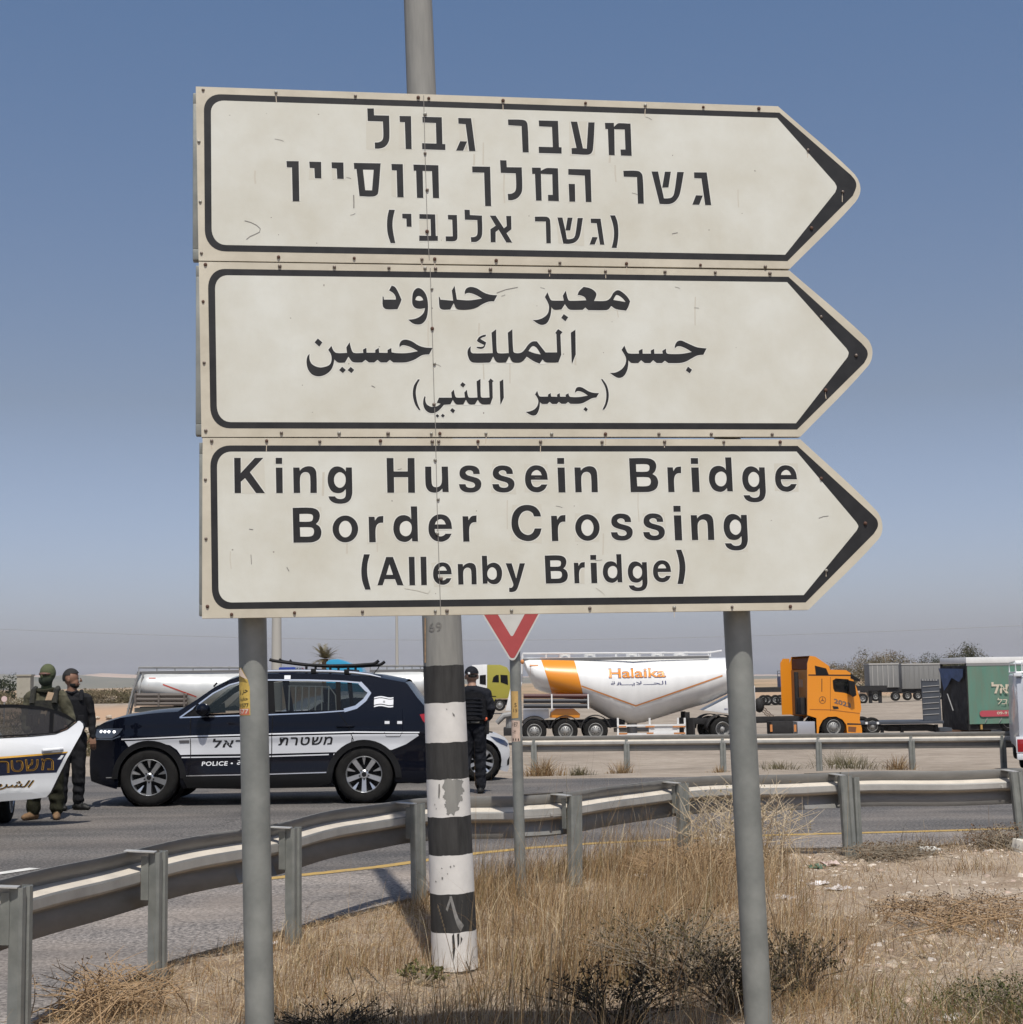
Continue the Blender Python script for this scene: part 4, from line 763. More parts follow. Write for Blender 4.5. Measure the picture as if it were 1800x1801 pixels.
def wheel(root, x, y, r, w, kind, side=-1, rimr=0.66, name='wheel'):
    """a wheel with its axle along y; side -1 shows its face towards -y"""
    t = MB(); s = side; h = w / 2
    t.lathe([(r * rimr * 0.97, -h * 0.92), (r * rimr * 1.02, -h * 0.98), (r * 0.84, -h), (r * 0.95, -h * 0.86), (r, -h * 0.62), (r, h * 0.62), (r * 0.95, h * 0.86), (r * 0.84, h), (r * rimr * 1.0, h * 0.96)], 40, 'y', cap=False)
    o = t.build('tyre', M_TYRE, None, smooth=40); o.name = name; o.parent = root; o.location = (x, y, r)
    d = MB(); R0 = r * rimr
    if kind == 'alloy':
        d.lathe([(R0, s * h * 0.92), (R0 * 0.965, s * h * 1.0), (R0 * 0.93, s * h * 0.90), (R0 * 0.92, s * h * 0.2)], 40, 'y', cap=False)
        def spoke(a, r0, r1, w0, w1, y0, y1):
            ca, sa = math.cos(a), math.sin(a); V = []
            for rr, ww, yy in ((r0, w0, y0), (r1, w1, y1)):
                for q in (-1, 1): V += [(rr * ca - q * ww * sa, s * yy, rr * sa + q * ww * ca), (rr * ca - q * ww * sa * 1.15, s * (yy - h * 0.3), rr * sa + q * ww * ca * 1.15)]
            d.add(V, [(0, 2, 6, 4), (0, 1, 3, 2), (2, 3, 7, 6), (0, 4, 5, 1), (4, 6, 7, 5)])
        for k in range(5):
            a = -math.pi / 2 + k * 2 * math.pi / 5; spoke(a, R0 * 0.16, R0 * 0.95, R0 * 0.10, R0 * 0.135, h * 0.80, h * 0.93)
            b = a + math.pi / 5; spoke(b, R0 * 0.52, R0 * 0.95, R0 * 0.015, R0 * 0.10, h * 0.70, h * 0.92)
        d.lathe([(R0 * 0.24, s * h * 0.5), (R0 * 0.24, s * h * 0.82), (R0 * 0.19, s * h * 0.88), (0.001, s * h * 0.88)], 24, 'y', cap=False)
        rim = d.build('rim', M_ALLOY, o, smooth=30)
        e = MB(); e.lathe([(R0 * 0.96, s * h * 0.15), (0.001, s * h * 0.12)], 30, 'y', cap=False); e.lathe([(R0 * 0.62, s * h * 0.25), (R0 * 0.60, s * h * 0.3), (0.001, s * h * 0.3)], 30, 'y', cap=False); e.build('brake_disc', M_DARK, o)
        e = MB(); e.lathe([(R0 * 0.13, s * h * 0.885), (R0 * 0.12, s * h * 0.92), (0.001, s * h * 0.92)], 16, 'y', cap=False)
        for k in range(5):
            a = -math.pi / 2 + k * 2 * math.pi / 5; e.lathe([(R0 * 0.045, s * h * 0.8), (R0 * 0.04, s * h * 0.9), (0.001, s * h * 0.9)], 8, 'y', c=(R0 * 0.26 * math.cos(a), 0, R0 * 0.26 * math.sin(a)), cap=False)
        e.build('hub_cap', M_DARK, o)
    else:
        d.lathe([(R0 * 1.0, s * h * 0.95), (R0 * 0.95, s * h * 0.98), (R0 * 0.9, s * h * 0.7), (R0 * 0.8, s * h * 0.3), (R0 * 0.6, s * h * (0.05 if kind == 'rear' else 0.8)), (R0 * 0.35, s * h * (0.1 if kind == 'rear' else 1.0)), (R0 * 0.30, s * h * (0.7 if kind == 'rear' else 1.15)), (R0 * 0.12, s * h * (0.8 if kind == 'rear' else 1.25)), (0.001, s * h * (0.8 if kind == 'rear' else 1.25))], 30, 'y', cap=False)
        d.build('rim', M_STEEL, o, smooth=30)
        e = MB()
        for k in range(10):
            a = 2 * math.pi * k / 10; e.lathe([(R0 * 0.06, s * h * (0.1 if kind == 'rear' else 0.95)), (R0 * 0.05, s * h * (0.35 if kind == 'rear' else 1.1)), (0.001, s * h * (0.35 if kind == 'rear' else 1.1))], 6, 'y', c=(R0 * 0.48 * math.cos(a), 0, R0 * 0.48 * math.sin(a)), cap=False)
        e.build('wheel_nuts', M_DARK, o)
    return o
def arc(cx, cz, r, a0, a1, n=14): return [(cx + r * math.cos(R(lerp(a0, a1, k / n))), cz + r * math.sin(R(lerp(a0, a1, k / n)))) for k in range(n + 1)]
class Side:
    """One flank of a car: outlines in (length, height) are bent over the half width hw(x, z)."""
    def __init__(s, root, hw, g=0.12): s.root, s.hw, s.g = root, hw, g
    def skin(s, name, contours, m, d=0.0, parent=None, sides=(-1,), smooth=180, g=None):
        V, Fc = gridded(contours, g or s.g, g or s.g)
        os_ = [nmesh(name, [(a, q * (s.hw(a, b) + d), b) for a, b in V], Fc, m, parent or s.root, smooth) for q in sides]
        return os_[0]
    def line(s, name, pts, w, m, d=0.003, parent=None, step=0.06):
        q = []
        for a, b in zip(pts, pts[1:]):
            k = max(1, int(math.dist(a, b) / step)); q += [(lerp(a[0], b[0], i / k), lerp(a[1], b[1], i / k)) for i in range(k)]
        q.append(pts[-1]); V = []; Fc = []
        for i, p in enumerate(q):
            a, b = q[max(0, i - 1)], q[min(len(q) - 1, i + 1)]; L = math.hypot(b[0] - a[0], b[1] - a[1]) or 1; n = (-(b[1] - a[1]) / L * w / 2, (b[0] - a[0]) / L * w / 2)
            for sg_ in (-1, 1): x, z = p[0] + sg_ * n[0], p[1] + sg_ * n[1]; V.append((x, -(s.hw(x, z) + d), z))
            if i: k = 2 * i; Fc.append((k - 2, k - 1, k + 1, k))
        return nmesh(name, V, Fc, m, parent or s.root)
    def text(s, name, body, box, m, d=0.006, off=0.0, shear=0.0, parent=None, space=1.0):
        return lettering(name, body, box, lambda a, b: (a, -(s.hw(a, b) + d), b), m, parent or s.root, off, shear, space)
    def cross(s, name, pts, m, crown=0.03, n=10, parent=None, d=0.0, smooth=40):
        """the skin that runs across the car from flank to flank along an outline"""
        V = []; Fc = []
        for i, (x, z) in enumerate(pts):
            h = s.hw(x, z) + d; t = Vector((pts[min(i + 1, len(pts) - 1)][0] - pts[max(0, i - 1)][0], pts[min(i + 1, len(pts) - 1)][1] - pts[max(0, i - 1)][1])); t.normalize(); nr = (-t.y, t.x)
            for k in range(n + 1):
                y = -h + 2 * h * k / n; c = crown * (1 - (y / h) ** 2); V.append((x + nr[0] * c, y, z + nr[1] * c))
            if i:
                for k in range(n): a = (i - 1) * (n + 1) + k; Fc.append((a, a + 1, a + n + 2, a + n + 1))
        return nmesh(name, V, Fc, m, parent or s.root, smooth)
def rs(pts, step=0.05):
    out = []
    for a, b in zip(pts, pts[1:]):
        k = max(1, int(math.dist(a, b) / step)); out += [(lerp(a[0], b[0], i / k), lerp(a[1], b[1], i / k)) for i in range(k)]
    return out + [pts[-1]]

# ------------------------------------------------------------------ the black and white police SUV
def build_suv():
    q = VP(0, 21.1); x0, zg = q.pt(146, 1417.5 + 0.015 * 116); ox = x0
    def S(pts): return [(a - ox, b) for a, b in q.side(pts)]
    def s1(u, v): return S([(u, v)])[0]
    root = thing('police_suv', 'black and white police SUV with barred rear window and roof lights', 'SUV', (ox, 22.03, 0))
    L = S([(788, 1340)])[0][0]
    def hw(x, z):
        w = 0.93
        if x < 0.75: w -= 0.34 * ((0.75 - x) / 0.75) ** 2.2
        if x > L - 0.7: w -= 0.20 * ((x - L + 0.7) / 0.7) ** 2
        if z > 1.10: w -= 0.34 * (z - 1.10) ** 1.15 + 0.01
        elif z > 0.98: w -= 0.035 * (z - 0.98) / 0.12 * 0.3
        w += 0.022 * math.exp(-((z - 0.93) / 0.07) ** 2) - 0.018 * math.exp(-((z - 0.62) / 0.16) ** 2) * (1 if 1.6 < x < 3.4 else 0.3)
        if z < 0.42: w -= 0.10 * ((0.42 - z) / 0.2) ** 2 * 0.5
        return w
    sd = Side(root, hw, 0.11)
    fw, rw = s1(262, 1369), s1(640.5, 1367.5); wr = 0.392
    top = S([(159, 1283), (166, 1277), (178, 1271), (210, 1262), (257, 1255), (285, 1252.5), (312, 1251)]); ws = S([(312, 1251), (345, 1229), (374, 1208), (400, 1194.5), (418, 1188.5)])
    roof = S([(418, 1188.5), (440, 1185.5), (470, 1183.8), (520, 1183), (580, 1184), (630, 1187.5), (668, 1191.5), (712, 1199.5)]); rear = S([(712, 1199.5), (716, 1203), (733, 1226), (751, 1247), (760, 1256)]); tail = S([(760, 1256), (772, 1275), (779, 1300), (788, 1325), (788, 1352), (783, 1374)])
    nose = S([(159, 1283), (152, 1297), (149, 1318), (146, 1340), (147, 1362), (150, 1376)])
    fa = arc(fw[0], fw[1], 0.43, -8, 188); ra = arc(rw[0], rw[1], 0.43, -8, 188)
    bottom = S([(783, 1374), (735, 1378)]) + ra + S([(590, 1384)]) + S([(420, 1387), (320, 1386)]) + fa + S([(203, 1388), (180, 1383), (150, 1376)])
    out = list(reversed(nose))[:-1] + top[:-1] + ws[:-1] + roof[:-1] + rear[:-1] + tail[:-1] + bottom[:-1]
    dlo = S([(322, 1259.5), (345, 1242), (372, 1221), (400, 1206), (420, 1200.5), (470, 1197), (540, 1197.5), (600, 1199.5), (631, 1201.5), (648, 1218), (640, 1229), (625, 1241), (605, 1247), (560, 1251), (470, 1254.5), (400, 1257)])
    body = sd.skin('body', [out, dlo], M_NAVY, sides=(-1, 1), smooth=60)
    sd.cross('bonnet', rs(top, 0.06), M_NAVY, 0.05, parent=body); sd.cross('windscreen', rs(ws), M_GLASSC, 0.05, parent=root); sd.cross('roof', rs(roof), M_NAVY, 0.05, parent=body)
    sd.cross('rear_window', rs(rear), M_GLASS, 0.02, parent=root); sd.cross('tailgate', rs(tail), M_NAVY, 0.04, parent=body); sd.cross('front_bumper', list(reversed(rs(nose))), M_NAVY, 0.10, parent=body)
    mb = MB(); mb.box(0.35, L - 0.25, -0.78, 0.78, 0.26, 0.86); mb.build('underbody', M_BLACK, root, smooth=0)
    # glass, pillars, cage
    def win(name, pts, m): return sd.skin(name, [S(pts)], m, -0.012, sides=(-1, 1))
    win('front_window', [(352, 1254), (356, 1248), (398, 1211), (420, 1202.5), (472, 1198.5), (478, 1252.5)], M_GLASSC)
    win('rear_door_window', [(481, 1252.3), (477, 1198.5), (540, 1199), (592, 1201), (595, 1247.5), (560, 1250)], M_GLASS)
    win('quarter_window', [(598, 1247), (596, 1201), (629, 1203), (645, 1218), (638, 1228), (624, 1239), (606, 1246)], M_GLASS)
    sd.skin('door_pillar', [S([(470, 1255), (465, 1196.5), (478, 1197), (484, 1254)])], M_BLACK, -0.006, sides=(-1, 1)); sd.skin('door_pillar', [S([(592, 1249), (588, 1199), (597, 1199.5), (599, 1248)])], M_BLACK, -0.006, sides=(-1, 1))
    sd.skin('door_pillar', [S([(322, 1259.5), (345, 1242), (353, 1237), (354, 1257.5)])], M_BLACK, -0.006, sides=(-1, 1))
    cg = MB()
    for u in (507, 518.5, 530, 542, 553.5, 565, 577):
        a, b = s1(u, 1249), s1(u - 1, 1206); cg.tube([(a[0], -(hw(*a) - 0.03), a[1]), (b[0], -(hw(*b) - 0.03), b[1])], 0.0095, 6)
    for pts in (((504, 1206), (577, 1208), (588, 1222), (591, 1249)),):
        cg.tube([(s1(*p)[0], -(hw(*s1(*p)) - 0.045), s1(*p)[1]) for p in pts], 0.009, 6)
    cg.build('window_bars', mat('pale grey window bars', (0.62, 0.62, 0.58), 0.5), root)
    cab = MB()
    for x in (s1(430, 1250)[0], s1(560, 1250)[0]):
        for y in (-0.42, 0.42): cab.box(x, x + 0.16, y - 0.24, y + 0.24, 0.7, 1.35); cab.box(x + 0.02, x + 0.12, y - 0.12, y + 0.12, 1.36, 1.55)
    cab.box(s1(315, 1250)[0], s1(345, 1250)[0], -0.7, 0.7, 0.9, 1.18); cab.build('seats', M_CABIN, root, bev=0.03)
    # bright trim
    sd.line('window_trim', S([(316, 1261.5), (345, 1240), (372, 1219), (400, 1204), (420, 1198.5), (470, 1195.2), (540, 1195.5), (600, 1197.5), (631, 1200)]), 0.020, M_CHROME, 0.006)
    sd.line('window_trim', S([(631, 1200), (649, 1218), (641, 1230.5), (626, 1243), (605, 1249)]), 0.05, M_CHROME, 0.007); sd.line('window_trim', S([(605, 1249.5), (560, 1252.8), (470, 1256.5), (400, 1258.5), (316, 1261.5)]), 0.016, M_CHROME, 0.006)
    sd.line('sill_trim', S([(322, 1364), (470, 1361), (583, 1357.5)]), 0.014, M_CHROME, 0.004)
    for pts in ([(335.5, 1261), (336, 1300), (336, 1330), (330, 1372)], [(480, 1256), (479, 1300), (478, 1330), (474, 1366)], [(594, 1250), (612, 1275), (622, 1300), (616, 1322), (604, 1330)]): sd.line('door_gap', S(pts), 0.011, M_BLACK, 0.0045)
    # the white stripe
    sd.skin('white_stripe', [S([(220, 1303), (336, 1297.5), (480, 1294), (622, 1290.5), (735, 1290), (737, 1293), (715, 1308), (690, 1318), (686, 1318)] + [(662, 1309), (640, 1306), (618, 1309), (600, 1319), (594, 1322)] + [(480, 1325), (336, 1326.5), (318, 1327)] + [(312, 1318), (300, 1310), (280, 1306), (262, 1304.5), (240, 1308), (228, 1315)])], M_WDECAL, 0.003)
    sd.line('white_pinstripe', S([(214, 1299.8), (336, 1294.3), (480, 1290), (622, 1286.6), (738, 1287.5)]), 0.017, M_WDECAL, 0.0035); sd.line('white_pinstripe', S([(320, 1331.5), (480, 1329.5), (590, 1326)]), 0.016, M_WDECAL, 0.0035)
    sd.line('door_gap', S([(336, 1298), (336, 1326)]), 0.01, M_BLACK, 0.005); sd.line('door_gap', S([(479, 1294), (478, 1326)]), 0.01, M_BLACK, 0.005); sd.line('door_gap', S([(622, 1287), (616, 1318)]), 0.01, M_BLACK, 0.005)
    def bx(u0, u1, v0, v1): a, b = s1(u0, v0), s1(u1, v1); return (a[0], b[0], a[1], b[1])
    sd.text('lettering', '\u05EA\u05E8\u05D8\u05E9\u05DE', bx(490, 586, 1310.5, 1294.5), M_BLKTXT, 0.006, 0.018, 0.18, space=1.15)
    sd.text('lettering', '\u05DC\u05D0\u05E8\u05E9\u05D9', bx(375, 466, 1314, 1297), M_BLKTXT, 0.006, 0.018, 0.18, space=1.15)
    sd.text('lettering', 'POLICE \u2022', bx(355, 410, 1346.5, 1338), M_WHITETXT, 0.005, 0.02, 0.1, space=1.1); sd.text('lettering', '\uFE94\uFEC3\uFEAE\uFEB8\uFEDF\uFE8D', bx(417, 462, 1348, 1336), M_WHITETXT, 0.005, 0.01)
    sd.skin('fender_badge', [S([(316, 1301.5), (334, 1301), (334, 1306), (317, 1306.5)])], mat('grey badge', (0.2, 0.2, 0.21), 0.4, 0.5), 0.007)
    fl = []
    for dv in (0, 2.2):
        pass
    wav = lambda v: [(657.5 + 34 * t, v + 1.3 * math.sin(t * 6.5 + 2.5)) for t in [k / 8 for k in range(9)]]
    for nm, a, b in (('flag_sticker', 1225, 1227.2), ('flag_sticker', 1228.6, 1238.4), ('flag_sticker', 1240, 1242.4)): sd.skin(nm, [S(wav(a) + list(reversed(wav(b))))], M_WDECAL, 0.004)
    for k in (0, 1):
        a = [(675.2 + 2.0 * math.sin(math.pi * k + 2 * math.pi * j / 3), 1233.6 - 2.0 * math.cos(math.pi * k + 2 * math.pi * j / 3)) for j in (0, 1, 2, 0)]; sd.line('flag_star', S(a), 0.004, M_BLKTXT, 0.0055 + 0.0006 * k)
    for u in (677, 699): sd.skin('sticker', [S([(u, 1267.5), (u + 8.5, 1267.5), (u + 8.5, 1272.5), (u, 1272.5)])], M_WDECAL, 0.004)
    sd.skin('sticker', [S([(497, 1187), (508, 1187), (508, 1194), (497, 1194)])], M_WDECAL, 0.012)
    sd.line('fuel_flap', S([(677, 1287), (680, 1294.5), (704, 1294.5), (708, 1287)]), 0.007, M_BLACK, 0.0055)
    # handles, mirror, lamps
    for u, v in ((455, 1279), (608, 1277)):
        p = s1(u, v); y = -(hw(*p) + 0.028); mb = MB(); mb.tube([(p[0] - 0.12, y + 0.02, p[1]), (p[0] - 0.09, y, p[1] + 0.002), (p[0] + 0.09, y, p[1] + 0.004), (p[0] + 0.12, y + 0.02, p[1] + 0.004)], 0.013, 8); mb.build('door_handle', M_NAVY, root)
    a = s1(361, 1247); mb = MB(); mb.ball((a[0], -(hw(*a) + 0.19), a[1]), 0.10, 0.125, 0.085); mb.tube([(a[0] - 0.05, -(hw(*a) - 0.02), a[1] - 0.06), (a[0] - 0.02, -(hw(*a) + 0.1), a[1] - 0.04)], 0.03, 8); mb.build('side_mirror', M_NAVY, root)
    lamp_ = sd.skin('headlamp', [S([(163, 1283), (190, 1281), (216, 1280.5), (208, 1291), (196, 1298), (170, 1299), (160, 1297)])], mat('clear lamp housing', (0.05, 0.06, 0.08), 0.08, coat=1), 0.004)
    for u in (173, 181.2, 189.5, 200):
        p = s1(u, 1286.8); mb = MB(); mb.ball((p[0], -(hw(*p) + 0.006), p[1]), 0.021, 0.012, 0.019, 12, 8); mb.build('led', M_LED, lamp_)
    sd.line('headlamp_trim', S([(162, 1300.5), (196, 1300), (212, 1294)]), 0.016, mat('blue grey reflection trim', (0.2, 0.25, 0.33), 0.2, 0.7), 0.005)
    sd.skin('tail_lamp', [S([(738, 1256), (752, 1254), (765, 1262), (773, 1276), (776, 1282), (752, 1275), (744, 1268)])], M_RLENS, 0.004, sides=(-1, 1))
    sd.line('bumper_trim', S([(183, 1368), (204, 1367)]), 0.012, M_CHROME, 0.004)
    for c in (fw, rw):
        ring = arc(c[0], c[1], 0.515, 0, 180, 20) + list(reversed(arc(c[0], c[1], 0.432, 0, 180, 20))); sd.skin('wheel_arch', [ring], M_DARK, 0.010, sides=(-1, 1))
        mb = MB(); mb.lathe([(0.428, -0.80), (0.428, -0.45), (0.05, -0.45)], 24, 'y', c=(c[0], 0, c[1]), cap=False); mb.build('wheel_well', M_BLACK, root)
        for sd_ in (-1, 1): wheel(root, c[0], sd_ * 0.80, wr, 0.25, 'alloy', sd_, 0.64)
    sd.skin('side_step', [S([(322, 1366), (470, 1363), (586, 1359.5), (583, 1376), (560, 1383), (420, 1387), (330, 1385)])], M_DARK, 0.03, sides=(-1, 1))
    # roof: rails, rack, lights
    rr = [s1(*p) for p in ((430, 1185.5), (446, 1181.5), (470, 1179.8), (520, 1179.2), (580, 1180), (620, 1182.5), (648, 1186), (668, 1190.5))]
    for sg_ in (-1, 1):
        mb = MB(); mb.tube([(a, sg_ * (hw(a, b) - 0.02), b) for a, b in rr], [0.012] + [0.022] * 6 + [0.01], 8); mb.build('roof_rail', M_CHROME if sg_ < 0 else M_ALLOY, root)
    mb = MB(); z = s1(500, 1176)[1]; x = s1(498, 1250)[0]; mb.box(x - 0.14, x + 0.14, -0.52, 0.52, z - 0.075, z - 0.045); bar = mb.build('light_bar', M_DARK, root, bev=0.01)
    for y0, y1, m in ((-0.55, -0.18, mat('blue lamp lens', (0.012, 0.03, 0.22), 0.1, coat=1)), (0.18, 0.55, M_RLENS), (-0.17, 0.17, mat('grey lamp lens', (0.2, 0.2, 0.23), 0.2))):
        mb = MB(); mb.box(x - 0.12, x + 0.12, y0, y1, z - 0.045, z + 0.03); mb.build('beacon', m, bar, bev=0.025)
    for y in (-0.50, 0.50):
        mb = MB(); pts = [s1(*p) for p in ((466, 1158.5), (472, 1160.5), (500, 1164.5), (530, 1168), (575, 1170), (620, 1169), (652, 1166.5), (656, 1165), (662, 1160.5))]; mb.tube([(a, y, b) for a, b in pts], 0.022, 8)
        for u, v0, v1 in ((532, 1168, 1182), (575, 1170, 1183), (607, 1169, 1184)): a, b = s1(u, v0), s1(u, v1); mb.tube([(a[0], y, a[1]), (a[0], y, b[1] - 0.03)], 0.018, 6)
        a = s1(484, 1157); b = s1(488, 1163); mb.tube([(a[0], y, a[1]), (b[0], y, b[1])], 0.014, 6); mb.build('roof_rack', M_DARK, root)
    mb = MB()
    for u, v in ((548, 1181), (607, 1182)): a = s1(u, v); mb.box(a[0] - 0.035, a[0] + 0.035, -0.72, 0.72, a[1] - 0.02, a[1] + 0.045)
    mb.build('rack_bar', M_DARK, root, bev=0.008)
    a, b = s1(650, 1185), s1(661, 1170); mb = MB(); mb.tube([(a[0], -0.3, a[1]), (b[0], -0.3, b[1])], 0.006, 5); mb.build('aerial', M_BLACK, root)
    mb = MB()
    for p, q2 in (((372, 1207), (378, 1203)), ((392, 1204.5), (397, 1200)), ((335, 1250), (348, 1240))): a, b = s1(*p), s1(*q2); mb.tube([(a[0], -(hw(*a) - 0.01), a[1]), (b[0], -(hw(*b)) + 0.0, b[1] + 0.02)], 0.012, 6)
    mb.build('lamp_bracket', M_BLACK, root)
    return root
build_suv()

# ------------------------------------------------------------------ the white police car at the left edge, one rear door open
def build_sedan():
    D0 = 18.35; q = VP(0, D0); hx = q.pt(-12, 1300)[0]
    root = thing('police_car', 'white police car at the left edge with its rear door open', 'car', (hx - 0.55, D0, 0))
    ro = Vector((hx - 0.55, D0, 0))
    door = bpy.data.objects.new('rear_door', None); COL.objects.link(door); door.parent = root; door.location = (0.55, 0, 0)
    def S(pts): return [(a - hx, b) for a, b in q.side(pts)]
    def hw(x, z):
        w = 0.05 + 0.035 * math.exp(-((z - 0.83) / 0.2) ** 2) + (0 if z < 0.95 else -0.17 * (z - 0.95)) - (0.05 * ((0.42 - z) / 0.2) if z < 0.42 else 0); w += 0.012 * math.exp(-((z - 0.80) / 0.025) ** 2)
        return w
    sd = Side(door, hw, 0.07)
    shell = S([(-12, 1297), (0, 1296.5), (60, 1293), (100, 1289), (120, 1281), (136, 1268), (141, 1267), (147, 1272), (148.5, 1278), (145, 1290), (131, 1318), (118, 1342), (105, 1366), (92, 1392), (84, 1401), (60, 1404), (-12, 1410)])
    pan = sd.skin('door_panel', [shell], M_WPAINT, 0.0, smooth=60); sd.skin('door_lining', [shell], M_CABIN, -0.09)
    ed = MB(); pts = [(a, b) for a, b in shell]; V = []; Fc = []
    for i, (a, b) in enumerate(pts): V += [(a, -hw(a, b), b), (a, -(hw(a, b) - 0.09), b)]
    n = len(pts); Fc = [(2 * i, 2 * i + 1, 2 * ((i + 1) % n) + 1, 2 * ((i + 1) % n)) for i in range(n)]; nmesh('door_edge', V, Fc, M_DARK, door)
    frame = S([(-12, 1296.5), (-12, 1238), (30, 1238.2), (70, 1241.5), (95, 1247.5), (118, 1256), (135, 1267), (118, 1281), (100, 1288.5), (60, 1292.5)])
    w1 = S([(-10, 1293), (-10, 1244), (30, 1244), (68, 1247), (88, 1250), (88, 1288.5), (60, 1290)]); w2 = S([(95, 1287), (95, 1253), (112, 1260), (129, 1267.5), (116, 1279)])
    sd.skin('window_frame', [frame, w1, w2], M_BLACK, 0.001); V = []
    sd.skin('window', [w1], glass('brown tinted glass', (0.035, 0.03, 0.026), 0.22), -0.006); sd.skin('quarter_window', [w2], MATS['brown tinted glass'], -0.006)
    sd.line('window_trim', S([(-12, 1297.6), (60, 1294), (100, 1290), (120, 1282), (137, 1268)]), 0.012, M_DARK, 0.003)
    y = 0.003
    band = S([(-12, 1334), (60, 1328), (122, 1323), (103, 1357), (60, 1359), (-12, 1364)]); sd.skin('blue_band', [band], mat('navy decal', (0.012, 0.015, 0.035), 0.4), y)
    sd.skin('gold_stripe', [S([(-12, 1331), (60, 1325.5), (124, 1320.5), (122.3, 1323.4), (60, 1328.6), (-12, 1334.3)])], mat('gold decal', (0.50, 0.27, 0.03), 0.45), y)
    M_GOLD = MATS['gold decal']; M_DKRED = mat('dark maroon decal', (0.035, 0.014, 0.012), 0.45)
    def bx(u0, u1, v0, v1): a, b = S([(u0, v0), (u1, v1)]); return (a[0], b[0], a[1], b[1])
    glyphs = {'\u05DE': (77, 99), '\u05E9': (49, 73), '\u05D8': (24, 46), '\u05E8': (3, 21), '\u05D4': (-22, -1)}
    for ch, (u0, u1) in glyphs.items():
        um = (u0 + u1) / 2; v1 = 1331.5 + (99 - um) * 0.062; v0 = 1352.5 + (99 - um) * 0.062
        sd.text('gold_lettering', ch, bx(u0, u1, v0, v1), M_GOLD, 0.006, 0.0, 0.0); V, Fc, ar = text2d(ch, 0.0)
        # the dark core of each outlined letter
        sd.text('lettering', ch, bx(u0 + 1.1, u1 - 1.1, v0 - 1.2, v1 + 1.2), M_DKRED, 0.0085, -0.022, 0.0)
    sd.text('gold_lettering', '\uFE94\uFEC3\uFEAE\uFEB8\uFEDF\uFE8D', bx(-25, 64.5, 1388.5, 1371), M_GOLD, 0.004, 0.012, 0.45); sd.text('lettering', '\uFE94\uFEC3\uFEAE\uFEB8\uFEDF\uFE8D', bx(-26, 63.5, 1387.5, 1370.5), M_BLKTXT, 0.007, 0.004, 0.45)
    a = S([(98, 1318)])[0]; mb = MB(); yy = -(hw(*a) + 0.035); mb.tube([(a[0] - 0.125, yy + 0.03, a[1]), (a[0] - 0.1, yy, a[1]), (a[0] + 0.09, yy, a[1] + 0.012), (a[0] + 0.115, yy + 0.03, a[1] + 0.014)], [0.014, 0.02, 0.02, 0.014], 10); mb.build('door_handle', M_WPAINT, door)
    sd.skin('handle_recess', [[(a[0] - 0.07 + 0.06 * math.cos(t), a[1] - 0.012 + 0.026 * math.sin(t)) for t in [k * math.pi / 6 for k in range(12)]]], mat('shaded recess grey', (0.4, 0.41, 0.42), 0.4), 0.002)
    sd.skin('sill_moulding', [S([(-12, 1395), (60, 1391.5), (82, 1400), (60, 1404), (-12, 1409.5)])], M_WPAINT, 0.02)
    # the body itself, turned so that it runs along the frame's edge
    car = bpy.data.objects.new('body', None); COL.objects.link(car); car.parent = root; ang = math.atan2(-2.4, 0.42); side_pt = P(2, 1440, 19.0)
    prof = [(0.0, 0.28), (0.02, 0.62), (0.12, 0.74), (1.0, 0.92), (1.25, 0.95), (2.0, 1.40), (2.4, 1.46), (3.2, 1.42), (4.1, 1.06), (4.6, 1.02), (4.7, 0.9), (4.72, 0.45), (4.6, 0.26)]
    L = 4.72; X = lambda x: L - x                                    # nose towards the camera
    car.rotation_euler = (0, 0, ang); car.location = (Vector((side_pt.x, side_pt.y, 0)) - ro)
    hb = lambda x, z: 0.90 - (0.30 * (z - 0.92) if z > 0.92 else 0) - 0.25 * max(0, (abs(x - L / 2) - 1.75) / 0.62) ** 2
    # local x runs to the front, the open side is local +y; rear wheel centre sits at x = 0
    rx = -0.85; s2 = Side(car, hb, 0.2)
    def T(p): return [(L - a + rx - 0.0, b) for a, b in p]
    fwx, rwx = L - 0.88 + rx, 0.0
    outl = list(reversed(T(prof))) + arc(fwx, 0.32, 0.36, 0, 180, 10) + arc(rwx, 0.32, 0.36, 0, 180, 10)
    # flank on the open side (+y) and the other; the pivot is the flank, so the car's middle lies at -0.9
    V, Fc = gridded([[(a, b) for a, b in (list(T(prof)) + list(reversed(arc(fwx, 0.32, 0.36, 180, 0, 10))) [::-1][:0])]], 0.25, 0.25)
    for sg_ in (-1, 1): nmesh('flank', [(a, -0.9 + sg_ * hb(L - (a - rx), b), b) for a, b in V], Fc, M_WPAINT, car, 60)
    pr = T(prof); VV = []; FF = []
    for i, (a, b) in enumerate(pr):
        h = hb(L - (a - rx), b)
        for k in range(7): VV.append((a, -0.9 - h + 2 * h * k / 6, b + 0.03 * (1 - (k / 3 - 1) ** 2)))
        if i: FF += [((i - 1) * 7 + k, (i - 1) * 7 + k + 1, i * 7 + k + 1, i * 7 + k) for k in range(6)]
    nmesh('roof_and_bonnet', VV, FF, M_WPAINT, car, 30)
    for wx in (fwx, rwx):
        w = wheel(root, 0, 0, 0.33, 0.22, 'alloy', 1, 0.66); w.parent = car; w.location = (wx, 0.02, 0.33)
    return root
build_sedan()

